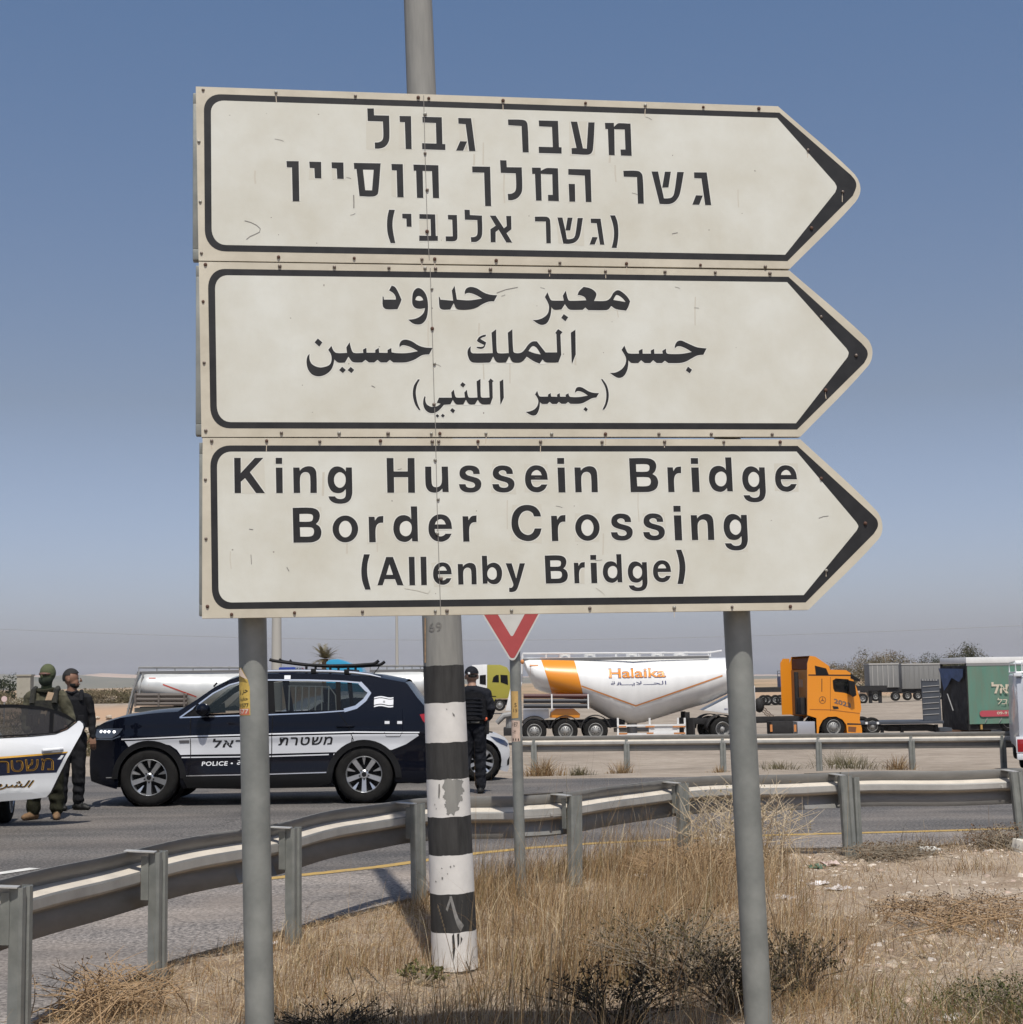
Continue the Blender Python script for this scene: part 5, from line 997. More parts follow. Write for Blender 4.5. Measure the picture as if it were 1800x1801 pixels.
# ------------------------------------------------------------------ the white car nosing out behind the officer
def build_white_car():
    A = 0.30; fp = G(846, 1373); q = VP(fp.x, fp.y, A); L = 4.6; e = q.pt(906, 1360)[0]
    mid = fp + q.t * (e - L) + q.n * 0.84
    root = thing('white_car', 'white car nosing out behind the officer beside the striped pole', 'car', (mid.x, mid.y, 0), A); ox = e - L
    def S(pts): return [(a - ox, b) for a, b in q.side(pts)]
    def hw(x, z): return 0.89 - (0.32 * max(0, (x - L + 0.8) / 0.8) ** 2) - 0.15 * max(0, (0.6 - x) / 0.6) ** 2 - (0.30 * (z - 0.92) if z > 0.92 else 0) - (0.2 * (0.4 - z) if z < 0.4 else 0)
    sd = Side(root, hw, 0.12); fx = q.pt(846, 1345)[0] - ox
    front = S([(858, 1287.5), (880, 1290.5), (893, 1296), (901, 1303), (905, 1318), (906, 1345), (902, 1356)])
    roofp = [(0.0, 0.42), (0.0, 0.85), (0.15, 0.98), (0.7, 1.02), (1.3, 1.36), (1.9, 1.46), (2.5, 1.42), (3.25, 1.04)]
    top = roofp + front; out = top + [(fx + 0.40, 0.22)] + arc(fx, 0.33, 0.37, -5, 185, 12) + [(1.25, 0.22)] + arc(0.85, 0.33, 0.37, -5, 185, 12) + [(0.1, 0.3)]
    win = [(0.9, 1.06), (1.4, 1.33), (1.9, 1.40), (2.4, 1.37), (3.1, 1.06)]
    body = sd.skin('body', [out, win], M_WPAINT, sides=(-1, 1), smooth=60); sd.skin('window', [win], M_GLASS, -0.01, sides=(-1, 1))
    sd.cross('roof_and_bonnet', rs(top, 0.08), M_WPAINT, 0.04, parent=body)
    mb = MB(); mb.box(0.3, L - 0.35, -0.75, 0.75, 0.2, 0.8); mb.build('underbody', M_BLACK, root, smooth=0)
    sd.skin('headlamp', [S([(863, 1294), (880, 1297.5), (894, 1302), (901, 1308.5), (899, 1313), (888, 1309), (876, 1304)])], mat('blue headlamp glass', (0.05, 0.075, 0.14), 0.08, coat=1), 0.004)
    sd.skin('bumper_lip', [S([(884, 1350), (903, 1347), (905, 1351), (901, 1358), (886, 1355)])], M_WPAINT, 0.02); sd.skin('grille_edge', [S([(900, 1338), (905, 1330), (905, 1345), (900, 1347)])], M_DARK, 0.004)
    for x in (fx, 0.85):
        mb = MB(); mb.lathe([(0.372, -0.80), (0.372, -0.4), (0.05, -0.4)], 20, 'y', c=(x, 0, 0.33), cap=False); mb.build('wheel_well', M_BLACK, root)
        for s_ in (-1, 1): wheel(root, x, s_ * 0.78, 0.315, 0.21, 'alloy', s_, 0.68)
build_white_car()

# ------------------------------------------------------------------ the van whose corner shows at the right edge
def build_van():
    A = R(74); o = P(1794, 1330, 26.0); root = thing('white_van', 'rear corner of a pale van with a roof rack at the right edge', 'van', (o.x, o.y, 0), A); q = VP(0, 26.0); x0 = q.pt(1787, 1330)[0]
    def s1(u, v): a, b = q.pt(u, v); return (a - x0, b)
    zt = s1(1787, 1187)[1]; zb = s1(1787, 1327)[1]; a = zb
    prof = [(0.0, zb + 0.05), (0.0, zb + 0.75), (0.05, zt - 0.05), (0.15, zt), (4.0, zt + 0.02), (4.3, zt - 0.3), (4.7, 0.95), (5.0, 0.9), (5.05, 0.3), (0.1, 0.3)]
    mb = MB(); mb.prism(prof, -1.85, 0, 'y'); mb.build('body', mat('pale grey van paint', (0.46, 0.48, 0.52), 0.4, coat=0.4, var=0.05, scale=2), root, bev=0.03)
    mb = MB(); mb.box(-0.10, 0.08, -1.87, 0.05, a - 0.08, a + 0.02); mb.box(-0.05, 0.12, -0.16, 0.055, a + 0.025, a + 0.30); mb.build('rear_bumper', M_WPAINT, root, bev=0.012)
    mb = MB(); mb.box(-0.062, -0.051, -0.11, 0.035, a + 0.05, a + 0.26); mb.build('tail_lamp', M_RLENS, root, bev=0.004)
    mb = MB(); mb.box(-0.02, 0.4, -0.1, 0.035, zt - 0.02, zt + 0.03); mb.build('gutter', M_WPAINT, root, bev=0.01)
    mb = MB(); mb.box(-0.012, -0.002, -1.6, -0.12, zt - 0.62, zt - 0.14); mb.build('rear_window', M_GLASS, root)
    r = MB(); zr = s1(1787, 1163)[1]; zl = s1(1787, 1182)[1]
    for x in (0.02, 3.3):
        r.tube([(x, 0.0, zl), (x, 0.0, zr), (x, -1.8, zr), (x, -1.8, zl), (x, 0.0, zl)], 0.016, 6)
        for k in range(1, 16): r.tube([(x, -0.11 * k, zl), (x, -0.11 * k, zr)], 0.006, 5)
    for y in (0.0, -1.8):
        r.tube([(0.02, y, zr), (3.3, y, zr)], 0.014, 6); r.tube([(0.02, y, zl), (3.3, y, zl)], 0.014, 6)
    r.build('roof_rack', M_WPAINT, root)
    for x in (1.0, 4.1): 
        for y, k in ((-0.12, 1), (-1.73, -1)): wheel(root, x, y, 0.33, 0.2, 'steel', k, 0.6)
build_van()
# ------------------------------------------------------------------ the lorry park
M_TANKW = mat('white tank paint', (0.66, 0.66, 0.65), 0.34, coat=0.3, var=0.06, scale=0.9, stretch=(2.5, 2.5, 0.5)); M_TANKG = mat('dusty silver tank', (0.50, 0.51, 0.50), 0.38, 0.25, var=0.08, scale=1.2); M_ORANGE = mat('orange paint', (0.66, 0.235, 0.012), 0.35, coat=0.4)
M_CHASSIS = mat('dark chassis', (0.022, 0.021, 0.021), 0.7, var=0.3, scale=4, spec=0.25); M_HOSE = mat('rubber hose', (0.02, 0.022, 0.03), 0.5); M_LINE = mat('thin orange stripe', (0.50, 0.20, 0.06), 0.5); M_REDLINE = mat('thin red stripe', (0.38, 0.05, 0.03), 0.5); M_BLUETXT = mat('dark blue lettering', (0.035, 0.04, 0.13), 0.5)
M_GREYM = mat('grey dusty metal', (0.24, 0.24, 0.235), 0.6, 0.2, var=0.15, scale=2)
class Tank:
    """a silo tank: straight top, belly falling to a low point; sections are (x, top, bottom, half width)"""
    def __init__(s, secs): s.k = secs; s.X = [a[0] for a in secs]
    def at(s, x): return tuple(interp(x, s.X, [a[i] for a in s.k]) for i in (1, 2, 3))
    def y(s, x, z):
        t, b, w = s.at(x); c, r = (t + b) / 2, (t - b) / 2; return -w * math.sqrt(max(0.02, 1 - ((z - c) / r) ** 2))
    def mesh(s, name, m, root, band=None, slant=0.0, n=40, step=0.25):
        mb = MB(); xs = sorted(set([round(x, 3) for x in s.X] + [round(lerp(s.X[0], s.X[-1], i / 40), 3) for i in range(41)] + ([round(b, 3) for b in band] if band else [])))
        rings = []
        for x in xs:
            t, b, w = s.at(x); c, r = (t + b) / 2, (t - b) / 2; sl = slant * max(0, min(1, (band[1] + 1.5 - x) / 1.5)) if band else 0
            rings.append([(x + sl * (1 - math.cos(a)) / 2 * 2, -w * math.sin(a), c + r * math.cos(a)) for a in [2 * math.pi * k / n for k in range(n)]])
        V = [p for rg_ in rings for p in rg_]; mb.add(V, [])
        for i in range(len(xs) - 1):
            mb.cur = 1 if band and band[0] - 1e-3 <= xs[i] < band[1] - 1e-3 else 0
            mb.f += [(i * n + k, i * n + (k + 1) % n, (i + 1) * n + (k + 1) % n, (i + 1) * n + k) for k in range(n)]; mb.mi += [mb.cur] * n
        mb.f += [tuple(range(n)), tuple((len(xs) - 1) * n + k for k in range(n))]; mb.mi += [0, 0]
        return mb.build(name, m, root, smooth=50)
def truck_wheels(root, xs, y, r, w, kind): 
    for x in xs:
        for s_ in (-1, 1): wheel(root, x, s_ * y, r, w, kind, s_, 0.60)
def build_tanker():
    Yn = 66.0; q = VP(0, Yn, 0, -1.0); ox = q.pt(920, 1300)[0]; root = thing('tank_trailer', 'white silo tank trailer with an orange band and three axles', 'tank trailer', (ox, Yn + 1.25, -1.0))
    def s1(u, v): a, b = q.pt(u, v); return (a - ox, b)
    st = [(918, 1160, 1204, 0.75), (921, 1156, 1210, 1.0), (930, 1154.5, 1215, 1.15), (954, 1155, 1222, 1.25), (1000, 1155, 1237, 1.25), (1036, 1155.5, 1250, 1.25), (1075, 1156, 1265, 1.22), (1100, 1156, 1272, 1.1), (1116, 1156, 1274, 1.0), (1135, 1156, 1271, 1.1), (1165, 1156, 1262, 1.22), (1200, 1155.5, 1251, 1.25), (1247, 1155, 1237, 1.25), (1291, 1155, 1217, 1.22), (1310, 1156.5, 1209, 1.1), (1322, 1161, 1202, 0.9), (1327, 1168, 1194, 0.6)]
    tk = Tank([(s1(u, a)[0], s1(u, a)[1], s1(u, b)[1], w) for u, a, b, w in st]); band = [s1(953, 1275)[0], s1(1012, 1275)[0]]
    body = tk.mesh('tank', [M_TANKW, M_ORANGE], root, band, 0.24)
    def line(name, pts, w, m, par=root):
        V = []; Fc = []; qs = []
        for a, b in zip(pts, pts[1:]): qs += [(lerp(a[0], b[0], i / 10), lerp(a[1], b[1], i / 10)) for i in range(10)]
        qs.append(pts[-1])
        for i, (x, z) in enumerate(qs):
            for d in (-w / 2, w / 2): V.append((x, tk.y(x, z + d) - 0.012, z + d))
            if i: k = 2 * i; Fc.append((k - 2, k - 1, k + 1, k))
        nmesh(name, V, Fc, m, par)
    line('orange_stripe', [s1(1023, 1206), s1(1119.6, 1241)], 0.065, M_LINE, body); line('orange_stripe', [s1(1119.6, 1241), s1(1271, 1187.5)], 0.065, M_LINE, body)
    line('corner_mark', [s1(933, 1183), s1(933.4, 1169.5)], 0.3, M_LINE, body); line('corner_mark', [s1(932, 1169.5), s1(947, 1169.5)], 0.05, M_LINE, body); line('corner_mark', [s1(1284, 1172.5), s1(1292, 1172.5)], 0.05, M_LINE, body)
    def txt(name, b, u0, u1, v0, v1, m, d, off=0.0, sp=1.0, shear=0.0):
        a, c = s1(u0, v0), s1(u1, v1); lettering(name, b, (a[0], c[0], a[1], c[1]), lambda x, z: (x, tk.y(x, z) - d, z), m, body, off, shear, sp)
    txt('lettering', 'Halaika', 1071.3, 1171.7, 1192.6, 1173.2, M_BLUETXT, 0.012, 0.03, 1.0); txt('lettering', 'Halaika', 1072.3, 1170.8, 1191.6, 1174.2, MATS['orange paint'], 0.02, 0.012, 1.0)
    txt('lettering', '\uFE94\uFED8\u0640\u0640\u0640\uFEF3\uFEFC\u0640\u0640\u0640\uFEA4\uFEDF\uFE8D', 1075, 1172, 1206, 1196.5, M_BLUETXT, 0.012, 0.0)
    # catwalk rail along the top
    z0, z1 = s1(920, 1153)[1], s1(920, 1148)[1]; mb = MB(); x0, x1 = s1(922, 1275)[0], s1(1258, 1275)[0]
    for y in (-0.35, 0.35):
        mb.tube([(x0, y, z1), (x1, y, z1 - 0.08), (x1 + 0.5, y, z1)], 0.035, 6)
        for k in range(9): x = lerp(x0, x1, k / 8); mb.tube([(x, y, z0 - 0.15), (x, y, z1)], 0.025, 5)
    mb.box(x0, x1, -0.38, 0.38, z0 - 0.12, z0 - 0.08); mb.build('catwalk', M_TANKW, root)
    mb = MB(); mb.box(x0, x1 - 0.1, -0.62, -0.55, z0 - 0.22, z0 - 0.10); mb.build('gutter', mat('dark gutter', (0.12, 0.12, 0.12), 0.6), root)
    for u in (1040, 1160, 1115, 1200, 995):
        a = s1(u, 1151); mb = MB(); mb.lathe([(0.26, -0.1), (0.26, 0.05), (0.2, 0.1), (0.001, 0.12)], 14, 'z', c=(a[0], 0, a[1])); mb.build('hatch', M_TANKW, root)
    # running gear
    mb = MB(); a, b = s1(920, 1278), s1(1085, 1262); mb.box(a[0], b[0] + 0.4, -0.45, -0.3, a[1] - 0.1, a[1] + 0.25); mb.box(a[0], b[0] + 0.4, 0.3, 0.45, a[1] - 0.1, a[1] + 0.25)
    for u in (940, 995, 1048): x = s1(u, 1275)[0]; mb.box(x - 0.08, x + 0.08, -0.95, 0.95, 0.45, 0.6)
    mb.build('chassis', M_CHASSIS, root, bev=0.01)
    wr = 0.525; truck_wheels(root, [s1(u, 1275)[0] for u in (940, 995, 1048)], 1.02, wr, 0.36, 'steel')
    for u, m in ((940, M_TANKW), (995, M_ORANGE), (1048, M_CHASSIS)):
        x = s1(u, 1275)[0]; V = []; Fc = []
        for i in range(15):
            an = R(lerp(8, 172, i / 14)); V += [(x + 0.62 * math.cos(an), -1.24, wr + 0.62 * math.sin(an)), (x + 0.62 * math.cos(an), -0.80, wr + 0.62 * math.sin(an)), (x + 0.66 * math.cos(an), -1.24, wr + 0.66 * math.sin(an)), (x + 0.66 * math.cos(an), -0.80, wr + 0.66 * math.sin(an))]
            if i: k = 4 * i; Fc += [(k - 4, k - 3, k + 1, k), (k - 2, k - 1, k + 3, k + 2), (k - 4, k - 2, k + 2, k)]
        nmesh('mudguard', V, Fc, M_CHASSIS, root, 30)
    mb = MB(); a, b = s1(968, 1262), s1(1022, 1246); mb.prism([s1(968, 1262), s1(970, 1252), s1(978, 1246), s1(1010, 1246), s1(1021, 1255), s1(1020, 1262)], -1.1, 0.5, 'y'); mb.build('side_box', M_ORANGE, root, bev=0.02)
    mb = MB(); mb.prism([s1(921, 1276), s1(921, 1247), s1(966, 1247), s1(966, 1262)], -0.95, 0.95, 'y'); mb.build('rear_frame', M_TANKW, root, bev=0.01)
    for i, (v, m) in enumerate(((1223.5, mat('maroon hose', (0.06, 0.015, 0.015), 0.5)), (1232, M_HOSE), (1241, M_HOSE))):
        a, b = s1(921, v), s1(1034, v); mb = MB(); mb.tube([(a[0], -1.2, a[1]), (b[0], -1.2, b[1])], 0.095, 12); mb.build('hose', m, root)
    for u in (971, 1035): a, b = s1(u, 1246), s1(u, 1220); mb = MB(); mb.box(a[0] - 0.03, a[0] + 0.03, -1.34, -1.31, a[1], b[1]); mb.box(a[0] - 0.03, a[0] + 0.03, -1.309, -0.5, a[1], a[1] + 0.05); mb.build('hose_rack', M_TANKW, root)
    # landing gear, its white guard with orange marks, pipework below the cone
    mb = MB()
    for u in (1088, 1144, 1194, 1206): a, b = s1(u, 1292), s1(u, 1262); mb.box(a[0] - 0.04, a[0] + 0.04, -1.1, -1.02, a[1], b[1])
    for v in (1276, 1291): a, b = s1(1086, v), s1(1207, v); mb.box(a[0], b[0], -1.14, -1.101, a[1] - 0.04, a[1] + 0.04)
    a, b = s1(1144, 1291), s1(1195, 1276); mb.box(a[0] + 0.041, b[0] - 0.041, -1.09, -1.05, a[1], b[1]); mb.build('side_guard', M_TANKW, root)
    mb = MB()
    for u0, u1, v in ((1089, 1102, 1277.5), (1136, 1152, 1277.5), (1184, 1206, 1277.5), (1089, 1104, 1290), (1138, 1150, 1289), (1186, 1206, 1289)): a, b = s1(u0, v), s1(u1, v); mb.box(a[0], b[0], -1.147, -1.141, a[1] - 0.03, a[1] + 0.03)
    mb.build('guard_mark', M_LINE, root, smooth=0)
    mb = MB(); a = s1(1116, 1280); mb.lathe([(0.22, -0.25), (0.22, 0.25)], 12, 'z', c=(a[0], 0, a[1])); mb.tube([(a[0] - 0.8, 0, a[1] - 0.1), (a[0] + 0.8, 0, a[1] - 0.1)], 0.09, 8); mb.build('discharge_pipe', M_GREYM, root)
    for s_ in (-1, 1): a, b = s1(1212, 1295), s1(1212, 1252); mb = MB(); mb.box(a[0] - 0.1, a[0] + 0.1, s_ * 0.8 - 0.08, s_ * 0.8 + 0.08, 0.05, b[1]); mb.box(a[0] - 0.16, a[0] + 0.16, s_ * 0.8 - 0.14, s_ * 0.8 + 0.14, 0, 0.049); mb.build('landing_leg', M_CHASSIS, root)
    mb = MB(); mb.prism([s1(1240, 1249), s1(1292, 1222), s1(1330, 1205), s1(1332, 1250), s1(1292, 1256)], -0.9, 0.9, 'y'); mb.build('gooseneck', M_TANKW, root, bev=0.02)
    a, b = s1(1276, 1248.5), s1(1290, 1245); lettering('lettering', '80 20', (a[0], b[0], a[1], b[1]), lambda x, z: (x, -0.905, z), M_BLUETXT, root, 0.01)
    # rear: ladder, lamp and pipe end hanging out behind
    mb = MB()
    for y in (-0.5, -0.15):
        mb.tube([(s1(921, 1275)[0], y, s1(920, 1150)[1]), (s1(919, 1275)[0], y, s1(920, 1200)[1]), (s1(903, 1275)[0], y, s1(920, 1248)[1])], 0.04, 6)
    for k in range(9): z = lerp(s1(920, 1152)[1], s1(920, 1200)[1], k / 8); mb.tube([(s1(920, 1275)[0], -0.5, z), (s1(920, 1275)[0], -0.15, z)], 0.02, 5)
    mb.build('ladder', M_TANKW, root)
    mb = MB(); mb.prism([s1(889, 1250), s1(899, 1205), s1(905, 1205), s1(912, 1250)], -0.35, 0.0, 'y'); mb.build('rear_chute', M_TANKW, root, bev=0.01)
    mb = MB(); a, b, c = s1(874, 1272), s1(886, 1259), s1(905, 1256); mb.tube([(a[0], -0.5, a[1]), (b[0], -0.5, b[1]), (c[0], -0.5, c[1])], [0.10, 0.13, 0.13], 10); mb.tube([(s1(899, 1275)[0], -0.3, s1(920, 1258)[1]), (s1(897, 1275)[0], -0.3, s1(920, 1292)[1])], 0.2, 10); mb.build('discharge_pipe', M_GREYM, root)
    mb = MB(); a, b = s1(886, 1294), s1(918, 1280); mb.box(a[0], b[0], -0.9, 0.9, a[1], b[1]); mb.build('rear_bumper', M_CHASSIS, root, bev=0.02)
    mb = MB(); a = s1(919, 1163); mb.ball((a[0], -0.9, a[1]), 0.08, 0.08, 0.1); mb.build('marker_lamp', M_LINE, root)
build_tanker()

def build_tractor():
    """the orange tractor, its cab seen a little from behind"""
    A = 0.14; q = VP(*(P(1424, 1290, 66.0).xy), A, -1.0); root = thing('truck_tractor', 'orange truck tractor with an open back and dark side windows', 'truck', (q.o.x + 1.24 * q.n.x, q.o.y + 1.24 * q.n.y, -1.0), A)
    s1 = q.pt; S = q.side; W = 1.24
    def side_panel(name, pts, m, d=0.0, th=0.04, par=root, holes=None):
        V, Fc = fill([S(pts)] + ([S(h) for h in holes] if holes else [])); n = len(V); m_ = len(pts); out = []
        for s_ in (-1, 1):
            y0, y1 = s_ * (W + d), s_ * (W + d - th); mb = MB(); mb.add([(a, y0, b) for a, b in V] + [(a, y1, b) for a, b in V], [tuple(f) for f in Fc] + [tuple(i + n for i in reversed(f)) for f in Fc] + [(i, (i + 1) % m_, n + (i + 1) % m_, n + i) for i in range(m_)])
            out.append(mb.build(name, m, par, smooth=30))
        return out[0]
    win = [(1464.5, 1196), (1470, 1192.5), (1492, 1194), (1498, 1204), (1502, 1220), (1497, 1222.5), (1486, 1218), (1468, 1216), (1465.5, 1210)]
    shell = [(1420, 1257), (1420, 1166), (1424, 1152.8), (1434, 1154), (1458, 1170.5), (1460, 1177), (1488, 1178), (1496, 1183), (1500, 1192), (1507, 1210), (1513, 1230), (1515, 1246), (1513, 1254), (1512, 1265), (1516, 1280), (1516.5, 1294), (1490.5, 1295), (1488.5, 1274), (1482, 1265), (1471, 1259.5), (1456, 1260), (1447, 1266), (1441, 1278), (1439.5, 1292), (1437, 1290), (1436, 1262)]
    cabp = side_panel('cab_side', shell, M_ORANGE, holes=[win]); side_panel('side_window', win, M_GLASS, -0.02, 0.01)
    def cross(name, pts, m, w=W - 0.001):
        V = []; Fc = []
        for i, (a, b) in enumerate(S(pts)):
            V += [(a, -w, b), (a, w, b)]
            if i: k = 2 * i; Fc.append((k - 2, k - 1, k + 1, k))
        return nmesh(name, V, Fc, m, root, 20)
    cross('roof_deflector', [(1424, 1152.8), (1434, 1154), (1458, 1170.5), (1460, 1177), (1488, 1178), (1496, 1183)], M_ORANGE); cross('windscreen', [(1496, 1184), (1500, 1192), (1507, 1210), (1513, 1230)], M_GLASS); cross('cab_front', [(1513, 1230), (1515, 1246), (1513, 1254), (1512, 1265), (1516, 1280), (1516.5, 1294)], M_ORANGE)
    M_INOR = mat('dull orange inner panel', (0.36, 0.16, 0.04), 0.7, var=0.1, scale=2)
    a, b = s1(1426, 1258), s1(1426, 1177); x = a[0]; mb = MB(); mb.box(x, x + 0.05, -W + 0.05, W - 0.05, a[1], b[1]); bw = mb.build('back_wall', M_INOR, root)
    c, d = s1(1426, 1208), s1(1426, 1194); mb = MB(); mb.box(x - 0.015, x - 0.002, -0.35, 0.3, c[1], d[1]); mb.build('back_window', mat('grey back window', (0.10, 0.11, 0.12), 0.3), bw)
    mb = MB(); c, d = s1(1424, 1176), s1(1424, 1157); mb.box(s1(1428, 1275)[0], s1(1430, 1275)[0], -W + 0.05, W - 0.05, c[1], d[1]); mb.build('deflector_back', mat('shaded rust brown', (0.10, 0.03, 0.012), 0.8), root)
    for z0, z1 in ((1244, 1218),): c, d = s1(1424, z0), s1(1424, z1); mb = MB(); mb.box(x - 0.25, x - 0.02, -0.75, -0.2, c[1] - 0.3, d[1] - 0.2); mb.tube([(x - 0.2, -0.1, c[1] - 0.3), (x - 0.2, -0.1, d[1] + 0.9)], 0.1, 10); mb.build('air_filter', M_CHASSIS, root, bev=0.03)
    # far-side fairing sticks out behind
    mb = MB(); xf = x - 0.06; mb.prism([(xf - 0.42, s1(1424, 1258)[1]), (xf, s1(1424, 1258)[1]), (xf, s1(1424, 1156)[1]), (xf - 0.30, s1(1424, 1156)[1]), (xf - 0.42, s1(1424, 1164)[1])], W - 0.05, W - 0.01, 'y'); mb.build('side_fairing', M_ORANGE, root)
    side_panel('roof_window_panel', [(1433, 1170), (1453, 1175), (1458, 1187), (1435, 1187)], M_DARK, 0.012, 0.01); side_panel('roof_seam', [(1422, 1185.5), (1496, 1186), (1496, 1188), (1422, 1187.5)], M_CHASSIS, 0.008, 0.006)
    side_panel('sun_visor', [(1496, 1184), (1503, 1189), (1512, 1194), (1512, 1198), (1506, 1196), (1496, 1192)], M_DARK, 0.02, 0.3)
    side_panel('panel_seam', [(1444.9, 1193), (1446.1, 1193), (1446.1, 1216), (1444.9, 1216)], M_CHASSIS, 0.006, 0.004); side_panel('panel_seam', [(1460, 1190), (1461, 1190), (1461, 1250), (1460, 1250)], mat('dark orange seam', (0.30, 0.10, 0.01), 0.6), 0.006, 0.004); side_panel('panel_seam', [(1424, 1246.5), (1460, 1247), (1512, 1253.5), (1512, 1254.6), (1460, 1248.4), (1424, 1247.6)], MATS['dark orange seam'], 0.006, 0.004); side_panel('panel_seam', [(1490, 1271), (1515, 1272), (1515, 1274), (1490, 1274)], M_CHASSIS, 0.006, 0.004)
    side_panel('door_handle', [(1464, 1241), (1474, 1242), (1475, 1246), (1466, 1246.5)], M_CHASSIS, 0.012, 0.008); side_panel('side_mirror', [(1489, 1196), (1499, 1198), (1502, 1222), (1497, 1225), (1490, 1219)], M_DARK, 0.30, 0.12); side_panel('step', [(1492, 1277), (1506, 1278), (1505, 1287), (1492, 1286)], mat('brown step recess', (0.16, 0.06, 0.02), 0.8), 0.006, 0.005)
    # the ringed three-pointed star and the year on the door
    cx, cz = s1(1446.5, 1230.5); r_ = 0.155; V = []; Fc = []
    for i in range(33):
        a = 2 * math.pi * i / 32; V += [(cx + r_ * math.cos(a), -W - 0.008, cz + r_ * math.sin(a)), (cx + r_ * 0.86 * math.cos(a), -W - 0.008, cz + r_ * 0.86 * math.sin(a))]
        if i: k = 2 * i; Fc.append((k - 2, k - 1, k + 1, k))
    for j in range(3):
        a = math.pi / 2 + j * 2 * math.pi / 3; k = len(V); V += [(cx + r_ * 0.9 * math.cos(a), -W - 0.0085, cz + r_ * 0.9 * math.sin(a)), (cx + 0.025 * math.cos(a + 1.05), -W - 0.0085, cz + 0.025 * math.sin(a + 1.05)), (cx, -W - 0.0085, cz), (cx + 0.025 * math.cos(a - 1.05), -W - 0.0085, cz + 0.025 * math.sin(a - 1.05))]; Fc.append((k, k + 1, k + 2, k + 3))
    nmesh('star_emblem', V, Fc, mat('brown emblem', (0.14, 0.055, 0.02), 0.5), root)
    a, b = s1(1467, 1236), s1(1496, 1227); V, Fc, _ = text2d('2023', 0.03, 0.0, 1.0); ink = mat('grey blue lettering', (0.12, 0.095, 0.09), 0.5); nmesh('lettering', [(lerp(a[0], b[0], p), -W - 0.008, lerp(a[1], b[1], t) - 0.22 * p) for p, t in V], Fc, ink, root)
    # chassis behind the cab
    ch = MB(); x0 = s1(1221, 1275)[0]; ch.box(x0, x - 0.05, -0.42, -0.3, 0.72, 0.98); ch.box(x0, x - 0.05, 0.3, 0.42, 0.72, 0.98); ch.box(x0, x0 + 0.15, -0.42, 0.42, 0.7, 0.95)
    for xx in (s1(1272, 1275)[0], s1(1467, 1275)[0]): ch.box(xx - 0.1, xx + 0.1, -0.95, 0.95, 0.42, 0.6)
    ch.build('chassis', M_CHASSIS, root, bev=0.01)
    mb = MB(); c, d = s1(1358, 1291), s1(1400, 1268); mb.box(c[0], d[0] - 0.1, -1.2, -0.5, c[1], d[1]); mb.build('battery_box', M_CHASSIS, root, bev=0.04)
    for u in (1357, 1399): a = s1(u, 1280); mb = MB(); mb.box(a[0] - 0.05, a[0] + 0.05, -1.215, -1.201, a[1] - 0.15, a[1] + 0.15); mb.build('reflector', M_LINE, root)
    mb = MB(); c, d = s1(1403.5, 1291), s1(1434, 1268); mb.box(c[0], d[0], -1.2, -0.5, c[1], d[1]); mb.build('fuel_tank', mat('ribbed aluminium tank', (0.42, 0.43, 0.46), 0.4, 0.5), root, bev=0.03)
    fx, rx = s1(1467, 1275)[0], s1(1272, 1275)[0]
    wheel(root, fx, -1.03, 0.52, 0.34, 'steel', -1, 0.6); wheel(root, fx, 1.03, 0.52, 0.34, 'steel', 1, 0.6)
    for s_ in (-1, 1): wheel(root, rx, s_ * 0.93, 0.52, 0.55, 'rear', s_, 0.6)
    for s_ in (-1, 1):
        V = []; Fc = []
        for i in range(13):
            an = R(lerp(0, 180, i / 12))
            V += [(rx + 0.70 * math.cos(an), s_ * 1.22, 0.52 + 0.62 * math.sin(an)), (rx + 0.70 * math.cos(an), s_ * 0.64, 0.52 + 0.62 * math.sin(an))]
            if i: k = 2 * i; Fc.append((k - 2, k - 1, k + 1, k))
        nmesh('mudguard', V, Fc, M_CHASSIS, root, 30).modifiers.new('t', 'SOLIDIFY').thickness = 0.03
    mb = MB(); mb.box(x0 - 0.03, x0 + 0.05, -1.2, 1.2, 0.25, 0.98); mb.build('rear_mudflap', M_CHASSIS, root)
    mb = MB(); a = s1(1347, 1240); mb.ball((a[0], -0.3, a[1]), 0.22, 0.22, 0.32); mb.build('gladhand_board', M_CHASSIS, root)
    for k in range(3):
        a, b = s1(1350, 1238 + 4 * k), s1(1412, 1262); pts = [(lerp(a[0], b[0], t), -0.3 + 0.12 * k, lerp(a[1], b[1], t) - 0.35 * math.sin(math.pi * t) + 0.03 * math.sin(t * 60)) for t in [i / 30 for i in range(31)]]; mb = MB(); mb.tube(pts, 0.022, 5); mb.build('coiled_hose', mat('brown coiled hose', (0.16, 0.11, 0.08), 0.7), root)
build_tractor()

